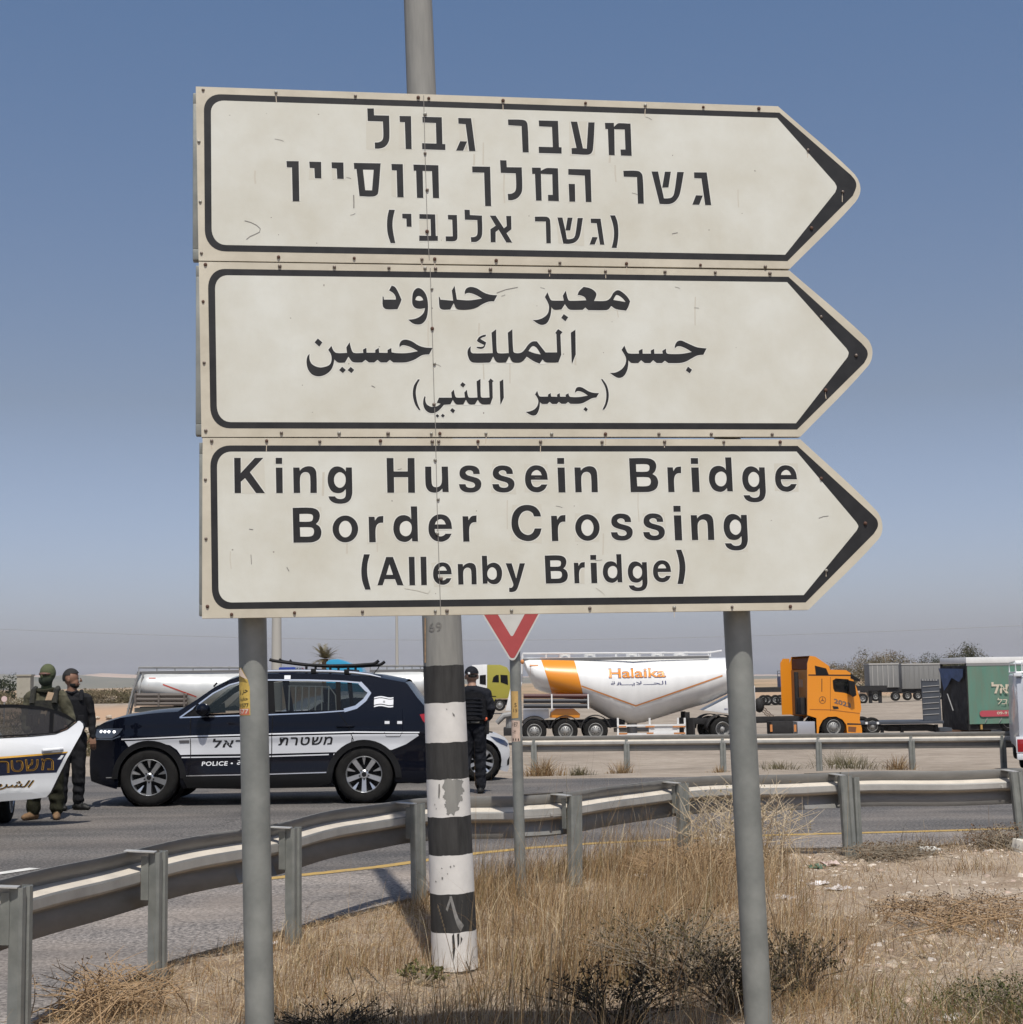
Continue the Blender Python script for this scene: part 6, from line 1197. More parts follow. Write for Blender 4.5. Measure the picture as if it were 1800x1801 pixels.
def hex_box(mb, x0, x1, y0, y1, z0, z1): mb.box(x0, x1, y0, y1, z0, z1)
def build_curtain():
    """the worn green curtain-sided trailer"""
    A = 0.20; nc = P(1706, 1290, 71.0); z0 = -1.0; q = VP(nc.x, nc.y, A, z0); root = thing('curtain_trailer', 'worn green curtain-sided trailer with a torn open dark front end', 'trailer', (nc.x, nc.y, z0), A)
    zt, zb, ze = q.pt(1706, 1166)[1], q.pt(1706, 1273)[1], q.pt(1706, 1160)[1]; Lx = 9.0; Wd = 2.5
    M_GRN = mat('faded green tarpaulin', (0.085, 0.205, 0.155), 0.65, var=0.1, scale=1.5, col2=(0.115, 0.17, 0.125), stretch=(2.5, 1, 0.4), bump=0.2, bscale=2)
    V = []; Fc = []; nxx, nz = 60, 10
    for i in range(nxx + 1):
        for j in range(nz + 1): V.append((Lx * i / nxx, -0.02 - 0.03 * math.sin(i * 0.9) * math.sin(math.pi * j / nz), lerp(zb, zt - 0.1, j / nz)))
    for i in range(nxx):
        for j in range(nz): a = i * (nz + 1) + j; Fc.append((a, a + 1, a + nz + 2, a + nz + 1))
    cur = nmesh('green_curtain', V, Fc, M_GRN, root, 60)
    mb = MB(); mb.box(-0.05, Lx, -0.04, Wd + 0.04, zt + 0.0, ze + 0.12); mb.build('roof', M_TANKW, root, bev=0.02); mb = MB(); mb.box(-0.04, Lx, -0.035, 0.05, zt - 0.12, zt - 0.005); mb.build('top_rail', mat('grey top rail', (0.2, 0.2, 0.2), 0.6), root)
    dk = mat('dirty dark tarpaulin', (0.022, 0.021, 0.021), 0.8, var=0.6, scale=3, bump=0.5, bscale=4); V = []; Fc = []
    for i in range(21):
        for j in range(17): V.append((-0.03 - 0.10 * abs(fbm(i * 0.3, j * 0.25, 1.0, 4)), Wd * i / 20, lerp(zb - 0.25, zt - 0.1, j / 16)))
    for i in range(20):
        for j in range(16): a = i * 17 + j; Fc.append((a, a + 1, a + 18, a + 17))
    fr = nmesh('torn_front', V, Fc, dk, root, 60)
    mb = MB(); V = []; bl = mat('torn blue tarpaulin', (0.06, 0.095, 0.19), 0.7, var=0.25, scale=3)
    pts = [(0.05, zt - 0.25), (0.1, zt - 0.6), (0.5, zt - 0.85), (1.2, zt - 0.65), (1.6, zt - 1.0), (2.0, zt - 1.25), (2.3, zt - 0.5), (2.45, zt - 0.2)]
    V, Fc = fill([pts]); nmesh('blue_tarpaulin', [(-0.17, a, b) for a, b in V], Fc, bl, root)
    mb = MB()
    for y in (0.03, Wd - 0.03): mb = MB(); mb.box(-0.06, 0.03, y - 0.04, y + 0.04, zb - 0.3, zt); mb.build('corner_post', M_CHASSIS, root)
    mb = MB(); mb.box(-0.05, Lx, 0.1, Wd - 0.1, zb - 0.28, zb - 0.001); mb.build('floor', M_CHASSIS, root)
    mb = MB(); mb.tube([(-0.16, 1.7, zt - 1.4), (-0.16, 1.2, zb + 0.6)], 0.03, 5); mb.build('loose_strap', M_GREYM, root)
    mb = MB(); mb.box(1.6, 6.8, 0.2, Wd - 0.2, 0.1, zb - 0.3); mb.build('underbox', M_BLACK, root); mb = MB(); mb.box(-0.8, 1.5, 0.8, 1.7, zb - 0.55, zb - 0.29); mb.build('drawbar', mat('rusty chassis', (0.09, 0.045, 0.025), 0.8), root)
    for x in (2.0, 3.3, 6.5): wheel(root, x, 0.22, 0.48, 0.3, 'rear', -1, 0.6)
    mb = MB()
    for u in (1727, 1786): a = q.pt(u, 1290)[0]; mb.box(a - 0.05, a + 0.05, 0.0, 0.06, 0.15, zb - 0.02)
    mb.build('yellow_stay', mat('dirty yellow stay', (0.36, 0.22, 0.06), 0.7), root)
    def bx(u0, u1, v0, v1): a, b = q.pt(u0, v0), q.pt(u1, v1); return (a[0], b[0], a[1], b[1])
    sf = lambda a, b: (a, -0.075, b); CW = mat('cream lettering', (0.52, 0.46, 0.36), 0.6)
    lettering('lettering', '\u05DC\u05D0\u05E8\u05E9\u05D9', bx(1743, 1808, 1219, 1198), sf, CW, cur, 0.03); lettering('lettering', '\u05DC\u05D1\u05E1\u05D5\u05DE', bx(1753, 1800, 1238, 1226), sf, CW, cur, 0.0, 0.3)
    b = bx(1722, 1830, 1260, 1247); zc = (b[2] + b[3]) / 2; r_ = (b[3] - b[2]) / 2; ol = [(b[0] + r_ - r_ * math.sin(t), zc + r_ * math.cos(t)) for t in [math.pi * k / 8 for k in range(9)]] + [(b[1], b[2]), (b[1], b[3])]
    V, Fc = fill([ol]); nmesh('red_banner', [(a, -0.07, c) for a, c in V], Fc, mat('faded crimson print', (0.38, 0.055, 0.075), 0.6), cur); lettering('lettering', '09-9118009', bx(1752, 1800, 1256, 1250), lambda a, c: (a, -0.078, c), CW, cur, 0.02)
    mb = MB()
    for k in range(8): a = q.pt(1731 + 25 * k, 1268); mb.tube([(a[0], -0.08, a[1] - 0.05), (a[0] + 0.12, -0.08, a[1] + 0.15)], 0.02, 5)
    mb.build('curtain_buckle', M_GREYM, cur)
build_curtain()

def build_lowboy():
    Yn = 70.0; q = VP(0, Yn, 0, -1.0); ox = q.pt(1512, 1300)[0]; root = thing('flatbed_trailer', 'low dark flatbed trailer with its tall ramp folded upright', 'trailer', (ox, Yn + 1.2, -1.0))
    def s1(u, v): a, b = q.pt(u, v); return (a - ox, b)
    M_SLATE = mat('slate grey paint', (0.045, 0.052, 0.065), 0.6, var=0.15, scale=2)
    mb = MB(); a, b = s1(1512, 1274), s1(1660, 1266.5); mb.box(a[0], b[0], -1.2, 1.2, a[1], b[1]); mb.build('deck', M_SLATE, root, bev=0.02)
    mb = MB(); a, b = s1(1566, 1286), s1(1652, 1274.5); mb.box(a[0], b[0], -0.9, 0.9, a[1], b[1] - 0.01); mb.build('frame', M_CHASSIS, root)
    mb = MB()
    p = [s1(1622, 1196), s1(1653, 1194), s1(1658, 1266), s1(1626, 1266)]; mb.prism(p, -1.05, -0.95, 'y'); rp_ = mb.build('ramp', M_SLATE, root)
    for v in (1206, 1216, 1226, 1236, 1246, 1256): a, b = s1(1624, v + 1), s1(1653, v - 1); mb = MB(); mb.tube([(a[0], -1.06, a[1]), (b[0], -1.06, b[1])], 0.02, 5); mb.build('ramp_rung', M_GREYM, rp_)
    for k in range(6): a = s1(1624.5 + 4.8 * k, 1197); mb = MB(); mb.box(a[0] - 0.05, a[0] + 0.03, -1.08, -0.94, a[1] + 0.005, a[1] + 0.09); mb.build('ramp_hook', M_GREYM, rp_)
    for u in (1535,): 
        for s_ in (-1, 1): wheel(root, s1(u, 1275)[0], s_ * 1.0, 0.40, 0.3, 'steel', s_, 0.62)
    mb = MB()
    for u in (1554, 1589, 1650): a = s1(u, 1290); mb.box(a[0] - 0.07, a[0] + 0.07, -1.0, -0.9, 0.0, s1(1600, 1274)[1] - 0.01)
    mb.build('support_leg', M_CHASSIS, root); mb = MB(); a, b = s1(1650, 1287), s1(1682, 1280); mb.box(a[0], b[0], -0.5, 0.5, a[1], b[1]); mb.build('drawbar', M_SLATE, root)
    mb = MB(); a = s1(1524, 1271); mb.box(a[0] - 0.05, a[0] + 0.05, -1.215, -1.2, a[1] - 0.05, a[1] + 0.05); a = s1(1544, 1271); mb.box(a[0] - 0.05, a[0] + 0.05, -1.215, -1.2, a[1] - 0.05, a[1] + 0.05); mb.build('reflector', M_WHITETXT, root)
build_lowboy()

M_GTR = mat('grey dusty trailer side', (0.175, 0.175, 0.17), 0.7, var=0.10, scale=1.0, stretch=(4, 1, 0.4)); M_GTL = mat('pale dusty trailer edge', (0.36, 0.35, 0.33), 0.7)
def grey_trailer(u0, u1, v0, v1, Yn, A, label, hood=False):
    z0 = -0.95; o = P(u0, 1231, Yn); q = VP(o.x, o.y, A, z0); root = thing('box_trailer', label, 'trailer', (o.x, o.y, z0), A, None)
    a, b = q.pt(u0, v1), q.pt(u1, v0); mb = MB(); mb.box(0, b[0], 0, 2.4, a[1], b[1]); mb.build('box_body', M_GTR, root, bev=0.02); mb = MB(); mb.box(-0.05, b[0] + 0.05, -0.05, 2.45, b[1] + 0.005, b[1] + 0.16); mb.build('top_edge', M_GTL, root)
    mb = MB(); mb.box(-0.6 if hood else 0, b[0] + 0.3, 0.2, 2.2, a[1] - 0.5, a[1] - 0.01); mb.build('chassis', M_CHASSIS, root)
    n = max(2, int(b[0] / 1.1))
    for k in range(n): x = 0.6 + k * (b[0] - 1.0) / max(1, n - 1); wheel(root, x, 0.25, 0.5, 0.35, 'rear', -1, 0.55)
    mb = MB()
    for k in range(int(b[0] / 0.55)): mb.box(0.3 + k * 0.55, 0.36 + k * 0.55, -0.03, -0.005, a[1] + 0.05, b[1] - 0.05)
    mb.build('side_rib', M_GTL if hood else M_GTR, root)
    return root, q, a, b
grey_trailer(1531, 1580, 1168, 1209, 165, 0.0, 'pale grey box trailer far across the lot with dark gap beside it', True)
grey_trailer(1588, 1656, 1168, 1211, 168, 0.12, 'long grey box trailer behind the upright ramp')
def far_flatbed():
    Yn = 150; q = VP(0, Yn, 0, -0.95); ox = q.pt(1330, 1225)[0]; root = thing('flatbed_trailer', 'dark flatbed trailer behind the orange cab with a blue box on it', 'trailer', (ox, Yn, -0.95))
    def s1(u, v): a, b = q.pt(u, v); return (a - ox, b)
    a, b = s1(1330, 1217), s1(1560, 1205); mb = MB(); mb.box(0, b[0], 0, 2.4, a[1], b[1]); mb.build('deck', M_CHASSIS, root)
    for u in (1345, 1352, 1366, 1375, 1384, 1500, 1520): wheel(root, s1(u, 1275)[0], 0.2, 0.5, 0.3, 'rear', -1, 0.55)
    for u in (1533, 1550): mb = MB(); a = s1(u, 1231); mb.box(a[0] - 0.15, a[0] + 0.15, 0.3, 0.6, 0, b[1] - 0.3); mb.build('landing_leg', M_CHASSIS, root)
    bx_ = thing('blue_box', 'blue box with a grey cage standing on the dark flatbed', 'container', (ox + s1(1373.5, 1203)[0], Yn, -0.95 + b[1] + 0.01)); c, d = s1(1373.5, 1203), s1(1386, 1184.5); mb = MB(); mb.box(0, d[0] - c[0], 0.3, 2.0, 0, d[1] - c[1]); mb.build('box', mat('blue paint', (0.02, 0.045, 0.16), 0.5), bx_)
    mb = MB(); h = d[1] - c[1]; h2 = s1(1380, 1174.5)[1] - c[1]; w = d[0] - c[0]
    for x in (0.05, w - 0.05):
        for y in (0.35, 1.95): mb.tube([(x, y, h), (x, y, h2)], 0.04, 5)
    for z in (h2, (h + h2) / 2): mb.tube([(0.05, 0.35, z), (w - 0.05, 0.35, z), (w - 0.05, 1.95, z), (0.05, 1.95, z), (0.05, 0.35, z)], 0.04, 5)
    mb.build('cage', M_GREYM, bx_)
far_flatbed()

def silver_tanker(u0, u1, Yn, label, mirror=False, vtop=1177, vmid=1240):
    q = VP(0, Yn, 0, -0.95); ox = q.pt(u0, 1290)[0]; root = thing('tank_trailer', label, 'tank trailer', (ox, Yn + 1.2, -0.95))
    def s1(u, v): a, b = q.pt(u, v); return (a - ox, b)
    U = lambda t: lerp(u0, u1, t)
    st = [(0.0, vtop + 8, 1222, 0.7), (0.02, vtop + 3, 1228, 0.95), (0.08, vtop + 1.5, 1232, 1.15), (0.2, vtop + 1, 1238, 1.2), (0.5, vtop, vmid + 14, 1.2), (0.62, vtop, vmid + 10, 1.2), (0.85, vtop, 1238, 1.2), (0.95, vtop + 2, 1230, 1.1), (1.0, vtop + 9, 1220, 0.7)]
    tk = Tank([(s1(U(t), a)[0], s1(U(t), a)[1], s1(U(t), b)[1], w) for t, a, b, w in st]); tk.mesh('tank', M_TANKG, root)
    mb = MB(); a, b = s1(U(0.01), vtop - 4), s1(U(0.97), vtop - 4)
    for y in (-0.4, 0.4): mb.tube([(a[0], y, a[1]), (b[0], y, b[1])], 0.05, 6)
    for k in range(8): x = lerp(a[0], b[0], k / 7); mb.tube([(x, -0.4, a[1] - 0.2), (x, -0.4, a[1])], 0.03, 5)
    mb.box(a[0], b[0], -0.5, 0.5, a[1] - 0.26, a[1] - 0.2); mb.build('catwalk', M_GREYM, root)
    mb = MB(); mb.box(a[0], b[0], -0.75, -0.7, a[1] - 0.34, a[1] - 0.22); mb.build('gutter', mat('dark gutter', (0.12, 0.12, 0.12), 0.6), root)
    mb = MB(); c, d = s1(U(0.02), 1252), s1(U(0.75), 1247); mb.box(c[0], d[0], -0.5, 0.5, c[1], d[1] + 0.2); mb.build('chassis', M_CHASSIS, root)
    truck_wheels(root, [s1(U(t), 1275)[0] for t in (0.10, 0.24, 0.38)], 0.98, 0.5, 0.36, 'steel'); return root, s1, tk, U
rt, s1, tk, U = silver_tanker(236, 470, 80, 'dusty silver tank trailer with red marks behind the black SUV bonnet')
def dline(par, tk, pts, w, m, name):
    V = []; Fc = []
    for i in range(13):
        x, z = lerp(pts[0][0], pts[1][0], i / 12), lerp(pts[0][1], pts[1][1], i / 12)
        for d in (-w / 2, w / 2): V.append((x, tk.y(x, z + d) - 0.012, z + d))
        if i: k = 2 * i; Fc.append((k - 2, k - 1, k + 1, k))
    nmesh(name, V, Fc, m, par)
dline(rt, tk, (s1(287, 1203), s1(346, 1225)), 0.07, M_REDLINE, 'red_stripe'); dline(rt, tk, (s1(261.5, 1196), s1(262, 1196)), 0.5, M_REDLINE, 'corner_mark'); dline(rt, tk, (s1(261, 1192), s1(273, 1192)), 0.05, M_REDLINE, 'corner_mark')
mb = MB()
for y in (-1.0, -0.4):
    mb.tube([(s1(243, 1275)[0], y, s1(920, 1171)[1]), (s1(232, 1275)[0], y, s1(920, 1205)[1]), (s1(221, 1275)[0], y, s1(920, 1252)[1])], 0.06, 6); mb.tube([(s1(250, 1275)[0], y, s1(920, 1174)[1]), (s1(240, 1275)[0], y, s1(920, 1230)[1])], 0.05, 6)
for k in range(7): u, v = lerp(238, 223, k / 6), lerp(1185, 1246, k / 6); a = s1(u, v); mb.tube([(a[0], -1.0, a[1]), (a[0], -0.4, a[1])], 0.03, 5)
mb.tube([(s1(243, 1275)[0], -1.0, s1(920, 1171)[1]), (s1(243, 1275)[0], -0.4, s1(920, 1171)[1])], 0.05, 5); mb.build('rear_ladder', M_GREYM, rt)
mb = MB()
for v in (1222, 1229.5, 1237): a, b = s1(238, v), s1(330, v); mb.tube([(a[0], -1.25, a[1]), (b[0], -1.25, b[1])], 0.10, 8)
for u in (240, 281, 326): a, b = s1(u, 1242), s1(u, 1219); mb.box(a[0] - 0.05, a[0] + 0.05, -1.40, -1.36, a[1], b[1])
mb.build('hose_rack', mat('brown grey hose', (0.10, 0.085, 0.075), 0.7), rt)
mb = MB(); a, b = s1(236, 1252), s1(330, 1243); mb.box(a[0], b[0], -1.1, 1.1, a[1], b[1]); mb.build('rear_frame', mat('grey green frame', (0.16, 0.165, 0.14), 0.7), rt)
rt2, s12, tk2, U2 = silver_tanker(648, 756, 78, 'grey tank trailer glimpsed between the SUV roof and the striped pole', vtop=1174, vmid=1226)
mb = MB()
for y in (-0.9, -0.5): mb.tube([(s12(749, 1275)[0], y, s12(749, 1172)[1]), (s12(748, 1275)[0], y, s12(749, 1225)[1])], 0.05, 6)
mb.build('rear_ladder', mat('faded orange ladder', (0.42, 0.22, 0.10), 0.7), rt2)
mb = MB(); a, b = s12(738, 1232), s12(760, 1224); mb.box(a[0], b[0], -1.0, -0.5, a[1], b[1]); mb.build('rear_bumper', M_TANKW, rt2)

def cab_unit(Yn, z0, box, label, paint, glassbox, facing=1, roof=0.5, wheels=(), A=0.0):
    """a lorry cab: outline in frame pixels"""
    o = P(box[0][0], 1240, Yn); q = VP(o.x, o.y, A, z0); root = thing('truck_tractor', label, 'truck', (o.x, o.y, z0), A)
    mb = MB(); mb.prism(q.side(box), 0.0, 2.4, 'y'); mb.build('cab', paint, root, bev=0.06)
    for g in glassbox: mb = MB(); mb.prism(q.side(g), -0.02, -0.004, 'y'); mb.build('side_window', M_BLACK, root)
    for u, v, r in wheels: a = q.pt(u, v); wheel(root, a[0], 0.16, r, 0.32, 'steel', -1, 0.6)
    if wheels:
        xs = [q.pt(u, 1275)[0] for u, v, r in wheels]; b = q.pt(box[0][0], box[0][1]); mb = MB(); mb.box(min(xs) - 1.0, max(xs) + 0.8, 0.4, 2.0, 0.5, 0.95); mb.build('chassis', M_CHASSIS, root)
    return root, q
M_BLUEC = mat('bright blue cab paint', (0.025, 0.26, 0.44), 0.3, coat=0.5); M_YG = mat('olive yellow cab paint', (0.30, 0.27, 0.035), 0.35, coat=0.4)
r_, q_ = cab_unit(86, -0.95, [(574, 1250), (574, 1164), (580, 1159.5), (594, 1158.5), (606, 1162), (618, 1168), (633, 1170), (638, 1180), (640, 1200), (640, 1250)], 'bright blue truck cab rising behind the SUV roof rack', M_BLUEC, [[(622, 1200), (622, 1184), (636, 1184), (638, 1200)]], wheels=((620, 1262, 0.5), (585, 1262, 0.5)))
r_, q_ = cab_unit(130, -0.75, [(857, 1236), (857, 1168.5), (880, 1168.5), (892, 1173), (897, 1182), (898, 1222), (892, 1228), (872, 1228), (868, 1236)], 'olive yellow truck cab half hidden behind the sign pole', M_YG, [[(866, 1199), (868, 1190.5), (873, 1186.5), (877.5, 1186.5), (878, 1199.5)], [(880.5, 1186), (893, 1187), (894, 1204), (881, 1199.5)], [(858, 1223), (873, 1223.5), (873, 1225), (858, 1224.5)]], wheels=((879, 1235, 0.5), (862, 1235, 0.5)))
r_, q_ = cab_unit(136, -0.75, [(826, 1250), (827, 1178), (831, 1169), (850, 1168), (858, 1168), (858, 1250)], 'white truck cab beside the olive yellow one', M_TANKW, [[(844, 1202), (844, 1187), (855, 1186), (855, 1204)]], wheels=((840, 1238, 0.5),))
# ------------------------------------------------------------------ people: one continuous surface each, grown from tapered limbs
HS = 1.15
M_SKIN = mat('tanned skin', (0.21, 0.11, 0.068), 0.55, var=0.08, scale=20); M_SKIN2 = mat('light skin', (0.32, 0.19, 0.13), 0.55, var=0.08, scale=20)
M_CLOTHB = mat('black uniform cloth', (0.012, 0.012, 0.014), 0.85, var=0.35, scale=9, bump=0.4, bscale=14, spec=0.2); M_CLOTHN = mat('navy black uniform cloth', (0.009, 0.010, 0.014), 0.85, var=0.35, scale=9, bump=0.4, bscale=14, spec=0.2)
M_OLIVE = mat('olive uniform cloth', (0.105, 0.098, 0.066), 0.9, scale=7, col2=(0.035, 0.034, 0.022), bump=0.5, bscale=16, spec=0.15); M_BALA = mat('green balaclava knit', (0.066, 0.078, 0.036), 0.9, var=0.2, scale=40, bump=0.3, bscale=60)
M_OLDK = mat('dark olive cloth', (0.030, 0.030, 0.018), 0.9, scale=10, col2=(0.016, 0.016, 0.011), bump=0.5, bscale=14, spec=0.15)
M_VEST = mat('black tactical vest', (0.008, 0.008, 0.010), 0.8, var=0.3, scale=20, bump=0.4, bscale=40, spec=0.2); M_HAIR = mat('short black hair', (0.008, 0.007, 0.006), 0.75, var=0.4, scale=60, bump=0.6, bscale=120); M_BOOTB = mat('black boot', (0.010, 0.010, 0.010), 0.6, spec=0.3)
M_BOOTT = mat('tan suede boot', (0.17, 0.10, 0.05), 0.85, var=0.15, scale=20); M_STRAP = mat('sand webbing', (0.36, 0.26, 0.17), 0.85, var=0.15, scale=30); M_CAMO = mat('olive black webbing', (0.030, 0.029, 0.020), 0.9, scale=12, col2=(0.006, 0.006, 0.005), bump=0.4, bscale=40)
M_EYE = mat('dark eye', (0.012, 0.010, 0.009), 0.3)
def person(label, loc, rotz, pose, mats, grp=None, h=1.0):
    """pose: list of (material slot, [(point, radius), (point, radius)]) capsules, and ('ball', slot, centre, (rx, ry, rz)); the figure faces -y"""
    root = thing('person', label, 'person', loc, rotz, grp); root.scale = (h, h, h); mb = MB(); segs = []
    for q in pose:
        if q[0] == 'ball':
            _, sl_, c, r_ = q; mb.ball(c, *r_, n=20, m=14); segs.append((sl_, Vector(c), Vector(c), min(r_), min(r_)))
        else:
            sl_, pts = q
            for (p0, r0), (p1, r1) in zip(pts, pts[1:]):
                p0, p1 = Vector(p0), Vector(p1); L = (p1 - p0).length; k = max(2, int(L / 0.035)); mb.tube([p0.lerp(p1, i / k) for i in range(k + 1)], [lerp(r0, r1, i / k) for i in range(k + 1)], 14)
                mb.ball(p0, r0, n=14, m=8); mb.ball(p1, r1, n=14, m=8); segs.append((sl_, p0, p1, r0, r1))
    o = mb.build('body', mats, root); rm = o.modifiers.new('r', 'REMESH'); rm.mode = 'VOXEL'; rm.voxel_size = 0.0095; sm = o.modifiers.new('s', 'SMOOTH'); sm.iterations = 5; sm.factor = 0.5
    dg = bpy.context.evaluated_depsgraph_get(); me = bpy.data.meshes.new_from_object(o.evaluated_get(dg)); o.modifiers.clear(); old = o.data; o.data = me; bpy.data.meshes.remove(old)
    n = len(me.polygons); C = np.empty(n * 3); me.polygons.foreach_get('center', C); C = C.reshape(n, 3); best = np.full(n, 1e9); idx = np.zeros(n, int)
    for sl_, p0, p1, r0, r1 in segs:
        a = np.array(p0); d = np.array(p1 - p0); dd = d @ d; t = np.clip(((C - a) @ d) / dd, 0, 1) if dd > 1e-9 else np.zeros(n)
        dist = np.linalg.norm(C - a - t[:, None] * d, axis=1) - (r0 + (r1 - r0) * t); m_ = dist < best; best[m_] = dist[m_]; idx[m_] = sl_
    nrm_ = [q.normal.copy() for q in me.vertices]
    for q, nv_ in zip(me.vertices, nrm_):        # folds in the cloth
        c = q.co.copy()
        if c.z < 1.46: q.co = c + nv_ * (0.011 * fbm(c.x * 1.6 + c.z * 0.7, c.y * 1.6 + c.z * 1.1, 7.0, 3.0, 3) + 0.006 * math.sin(c.z * 55 + 6 * c.x) * (0.5 + fbm(c.x, c.z, 5.0, 8.0, 2)) * (1 if c.z < 0.5 or abs(c.x) > 0.2 else 0.3))
    me.polygons.foreach_set('material_index', idx.astype(np.int32)); me.polygons.foreach_set('use_smooth', [True] * n)
    if len(me.materials) == 0:
        for k in mats: me.materials.append(k)
    return root, o
def hand(parent_pts, wrist, direction, side, curl, m, root, inward=(0, 0, 0)):
    """palm and five separate bent fingers"""
    w = Vector(wrist); d = Vector(direction).normalized(); ref = Vector((0, 1, 0)) if abs(d.y) < 0.8 else Vector((0, 0, 1)); sp = d.cross(ref).normalized(); nm = sp.cross(d).normalized(); mb = MB()
    vs = []; 
    for t, hw_, th in ((0.0, 0.026, 0.017), (0.03, 0.036, 0.018), (0.07, 0.041, 0.016), (0.092, 0.038, 0.012)): c = w + d * t; vs += [c + sp * hw_ + nm * th, c - sp * hw_ + nm * th, c - sp * hw_ - nm * th, c + sp * hw_ - nm * th]
    fs = [(i * 4 + k, i * 4 + (k + 1) % 4, i * 4 + 4 + (k + 1) % 4, i * 4 + 4 + k) for i in range(3) for k in range(4)] + [(0, 1, 2, 3), (12, 13, 14, 15)]; mb.add(vs, fs)
    for k, L in zip((-1.5, -0.5, 0.5, 1.5), (0.062, 0.075, 0.080, 0.070)):
        p = w + d * 0.085 + sp * (k * 0.020); dd = d.copy(); pts = [p - d * 0.015, p]
        for j in range(3): dd = (dd + nm * curl * 0.55).normalized(); p = p + dd * L / 2.6; pts.append(p)
        mb.tube(pts, [0.0095, 0.0098, 0.009, 0.0082, 0.006], 8)
    p = w + d * 0.03 + sp * side * 0.034; dd = (d * 0.7 + sp * side * 0.7 + nm * 0.3).normalized(); mb.tube([p - dd * 0.01, p + dd * 0.03, p + dd * 0.055 + d * 0.006], [0.013, 0.011, 0.008], 8)
    mb.build('hand', m, root, smooth=60)
def head_bits(root, c, yaw, m, eyes=True, ears=True, nose=True, mouth=True):
    """face features on a head of centre c that faces -y turned by yaw"""
    M = Matrix.Translation(c) @ Matrix.Rotation(yaw, 4, 'Z') @ Matrix.Scale(HS, 4); out = []
    if nose: mb = MB(); V = [M @ Vector(p) for p in ((0, -0.104, 0.012), (-0.014, -0.094, -0.028), (0.014, -0.094, -0.028), (0, -0.128, -0.026), (0, -0.098, -0.036))]; mb.add(V, [(0, 1, 3), (0, 3, 2), (1, 4, 3), (4, 2, 3)]); mb.build('nose', m, root, smooth=80)
    if ears:
        for s_ in (-1, 1): mb = MB(); mb.ball((0, 0, 0), 0.012, 0.022, 0.032, 12, 8); o = mb.build('ear', m, root, smooth=180); o.matrix_local = M @ Matrix.Translation((s_ * 0.077, 0.008, -0.008)) @ Matrix.Rotation(s_ * 0.3, 4, 'Z')
    if eyes:
        for s_ in (-1, 1): mb = MB(); mb.ball((0, 0, 0), 0.014, 0.007, 0.007, 10, 6); o = mb.build('eye', M_EYE, root, smooth=180); o.matrix_local = M @ Matrix.Translation((s_ * 0.031, -0.088, 0.006))
    if mouth: mb = MB(); mb.ball((0, 0, 0), 0.024, 0.008, 0.006, 10, 6); o = mb.build('mouth', mat('lip', (0.22, 0.09, 0.07), 0.5), root, smooth=180); o.matrix_local = M @ Matrix.Translation((0, -0.088, -0.058))
def head_pose(sl_, c, yaw, neck):
    c = Vector(c); f = Matrix.Rotation(yaw, 3, 'Z') @ Vector((0, -1, 0))
    return [('ball', sl_, tuple(c + (Vector((0, 0, 0.018)) - f * 0.012) * HS), (0.083 * HS, 0.089 * HS, 0.098 * HS)), ('ball', sl_, tuple(c + (f * 0.022 - Vector((0, 0, 0.045))) * HS), (0.060 * HS, 0.064 * HS, 0.066 * HS)), (sl_, [((neck[0], neck[1], neck[2]), 0.066), (tuple(c - Vector((0, 0, 0.06))), 0.062)])]
def leg(hip, knee, ankle, sl_=1, r=(0.112, 0.086, 0.070)): return [(sl_, [(hip, r[0]), (knee, r[1]), (ankle, r[2])])]
def boot(ankle, yaw, sl_=2, L=0.2):
    a = Vector(ankle); f = Matrix.Rotation(yaw, 3, 'Z') @ Vector((0, -1, 0)); return [(sl_, [(tuple(a + Vector((0, 0, 0.06))), 0.058), (tuple(a - Vector((0, 0, 0.03))), 0.056)]), (sl_, [(tuple(a + Vector((0, 0, -0.055)) - f * 0.04), 0.045), (tuple(a + Vector((0, 0, -0.058)) + f * L * 0.5), 0.044), (tuple(a + Vector((0, 0, -0.065)) + f * L * 0.82), 0.036)])]
def torso(sl_, lean=0.0, w=1.0):
    return [('ball', sl_, (0, 0.0, 0.98), (0.165 * w, 0.125, 0.13)), ('ball', sl_, (0, 0.0, 1.13), (0.155 * w, 0.115, 0.16)), ('ball', sl_, (0, -0.005, 1.31), (0.185 * w, 0.13, 0.17)), (sl_, [((-0.16 * w, 0, 1.43), 0.075), ((0, 0.01, 1.47), 0.08), ((0.16 * w, 0, 1.43), 0.075)])]

# officer in a black vest, head turned to his left (towards the SUV)
hd = (0.0, 0.0, 1.685)
pose = torso(0) + leg((-0.09, 0, 0.93), (-0.10, -0.01, 0.50), (-0.11, 0.03, 0.12)) + leg((0.09, 0, 0.93), (0.10, 0.0, 0.5), (0.10, 0.03, 0.12)) + boot((-0.11, 0.03, 0.10), 0.3) + boot((0.10, 0.03, 0.10), 0.9)
pose += [(0, [((0.19, 0, 1.42), 0.072), ((0.255, 0.02, 1.16), 0.054), ((0.27, -0.02, 0.94), 0.042)]), (0, [((-0.19, 0, 1.42), 0.072), ((-0.25, -0.02, 1.17), 0.054), ((-0.16, -0.20, 1.06), 0.042)])]
pose += head_pose(3, hd, 1.15, (0, 0.005, 1.50))
p1 = P(124, 1419, 20.75); root, o = person('bearded officer in black vest and trousers standing between the police cars', (p1.x, 20.75, 0), 0.25, pose, [M_CLOTHB, M_CLOTHB, M_BOOTB, M_SKIN], h=1.03)
head_bits(root, hd, 1.15, M_SKIN); hand(None, (0.27, -0.025, 0.93), (0.05, -0.12, -1), -1, 0.55, M_SKIN, root); hand(None, (-0.16, -0.2, 1.06), (0.9, -0.35, -0.05), 1, 0.5, M_SKIN, root)
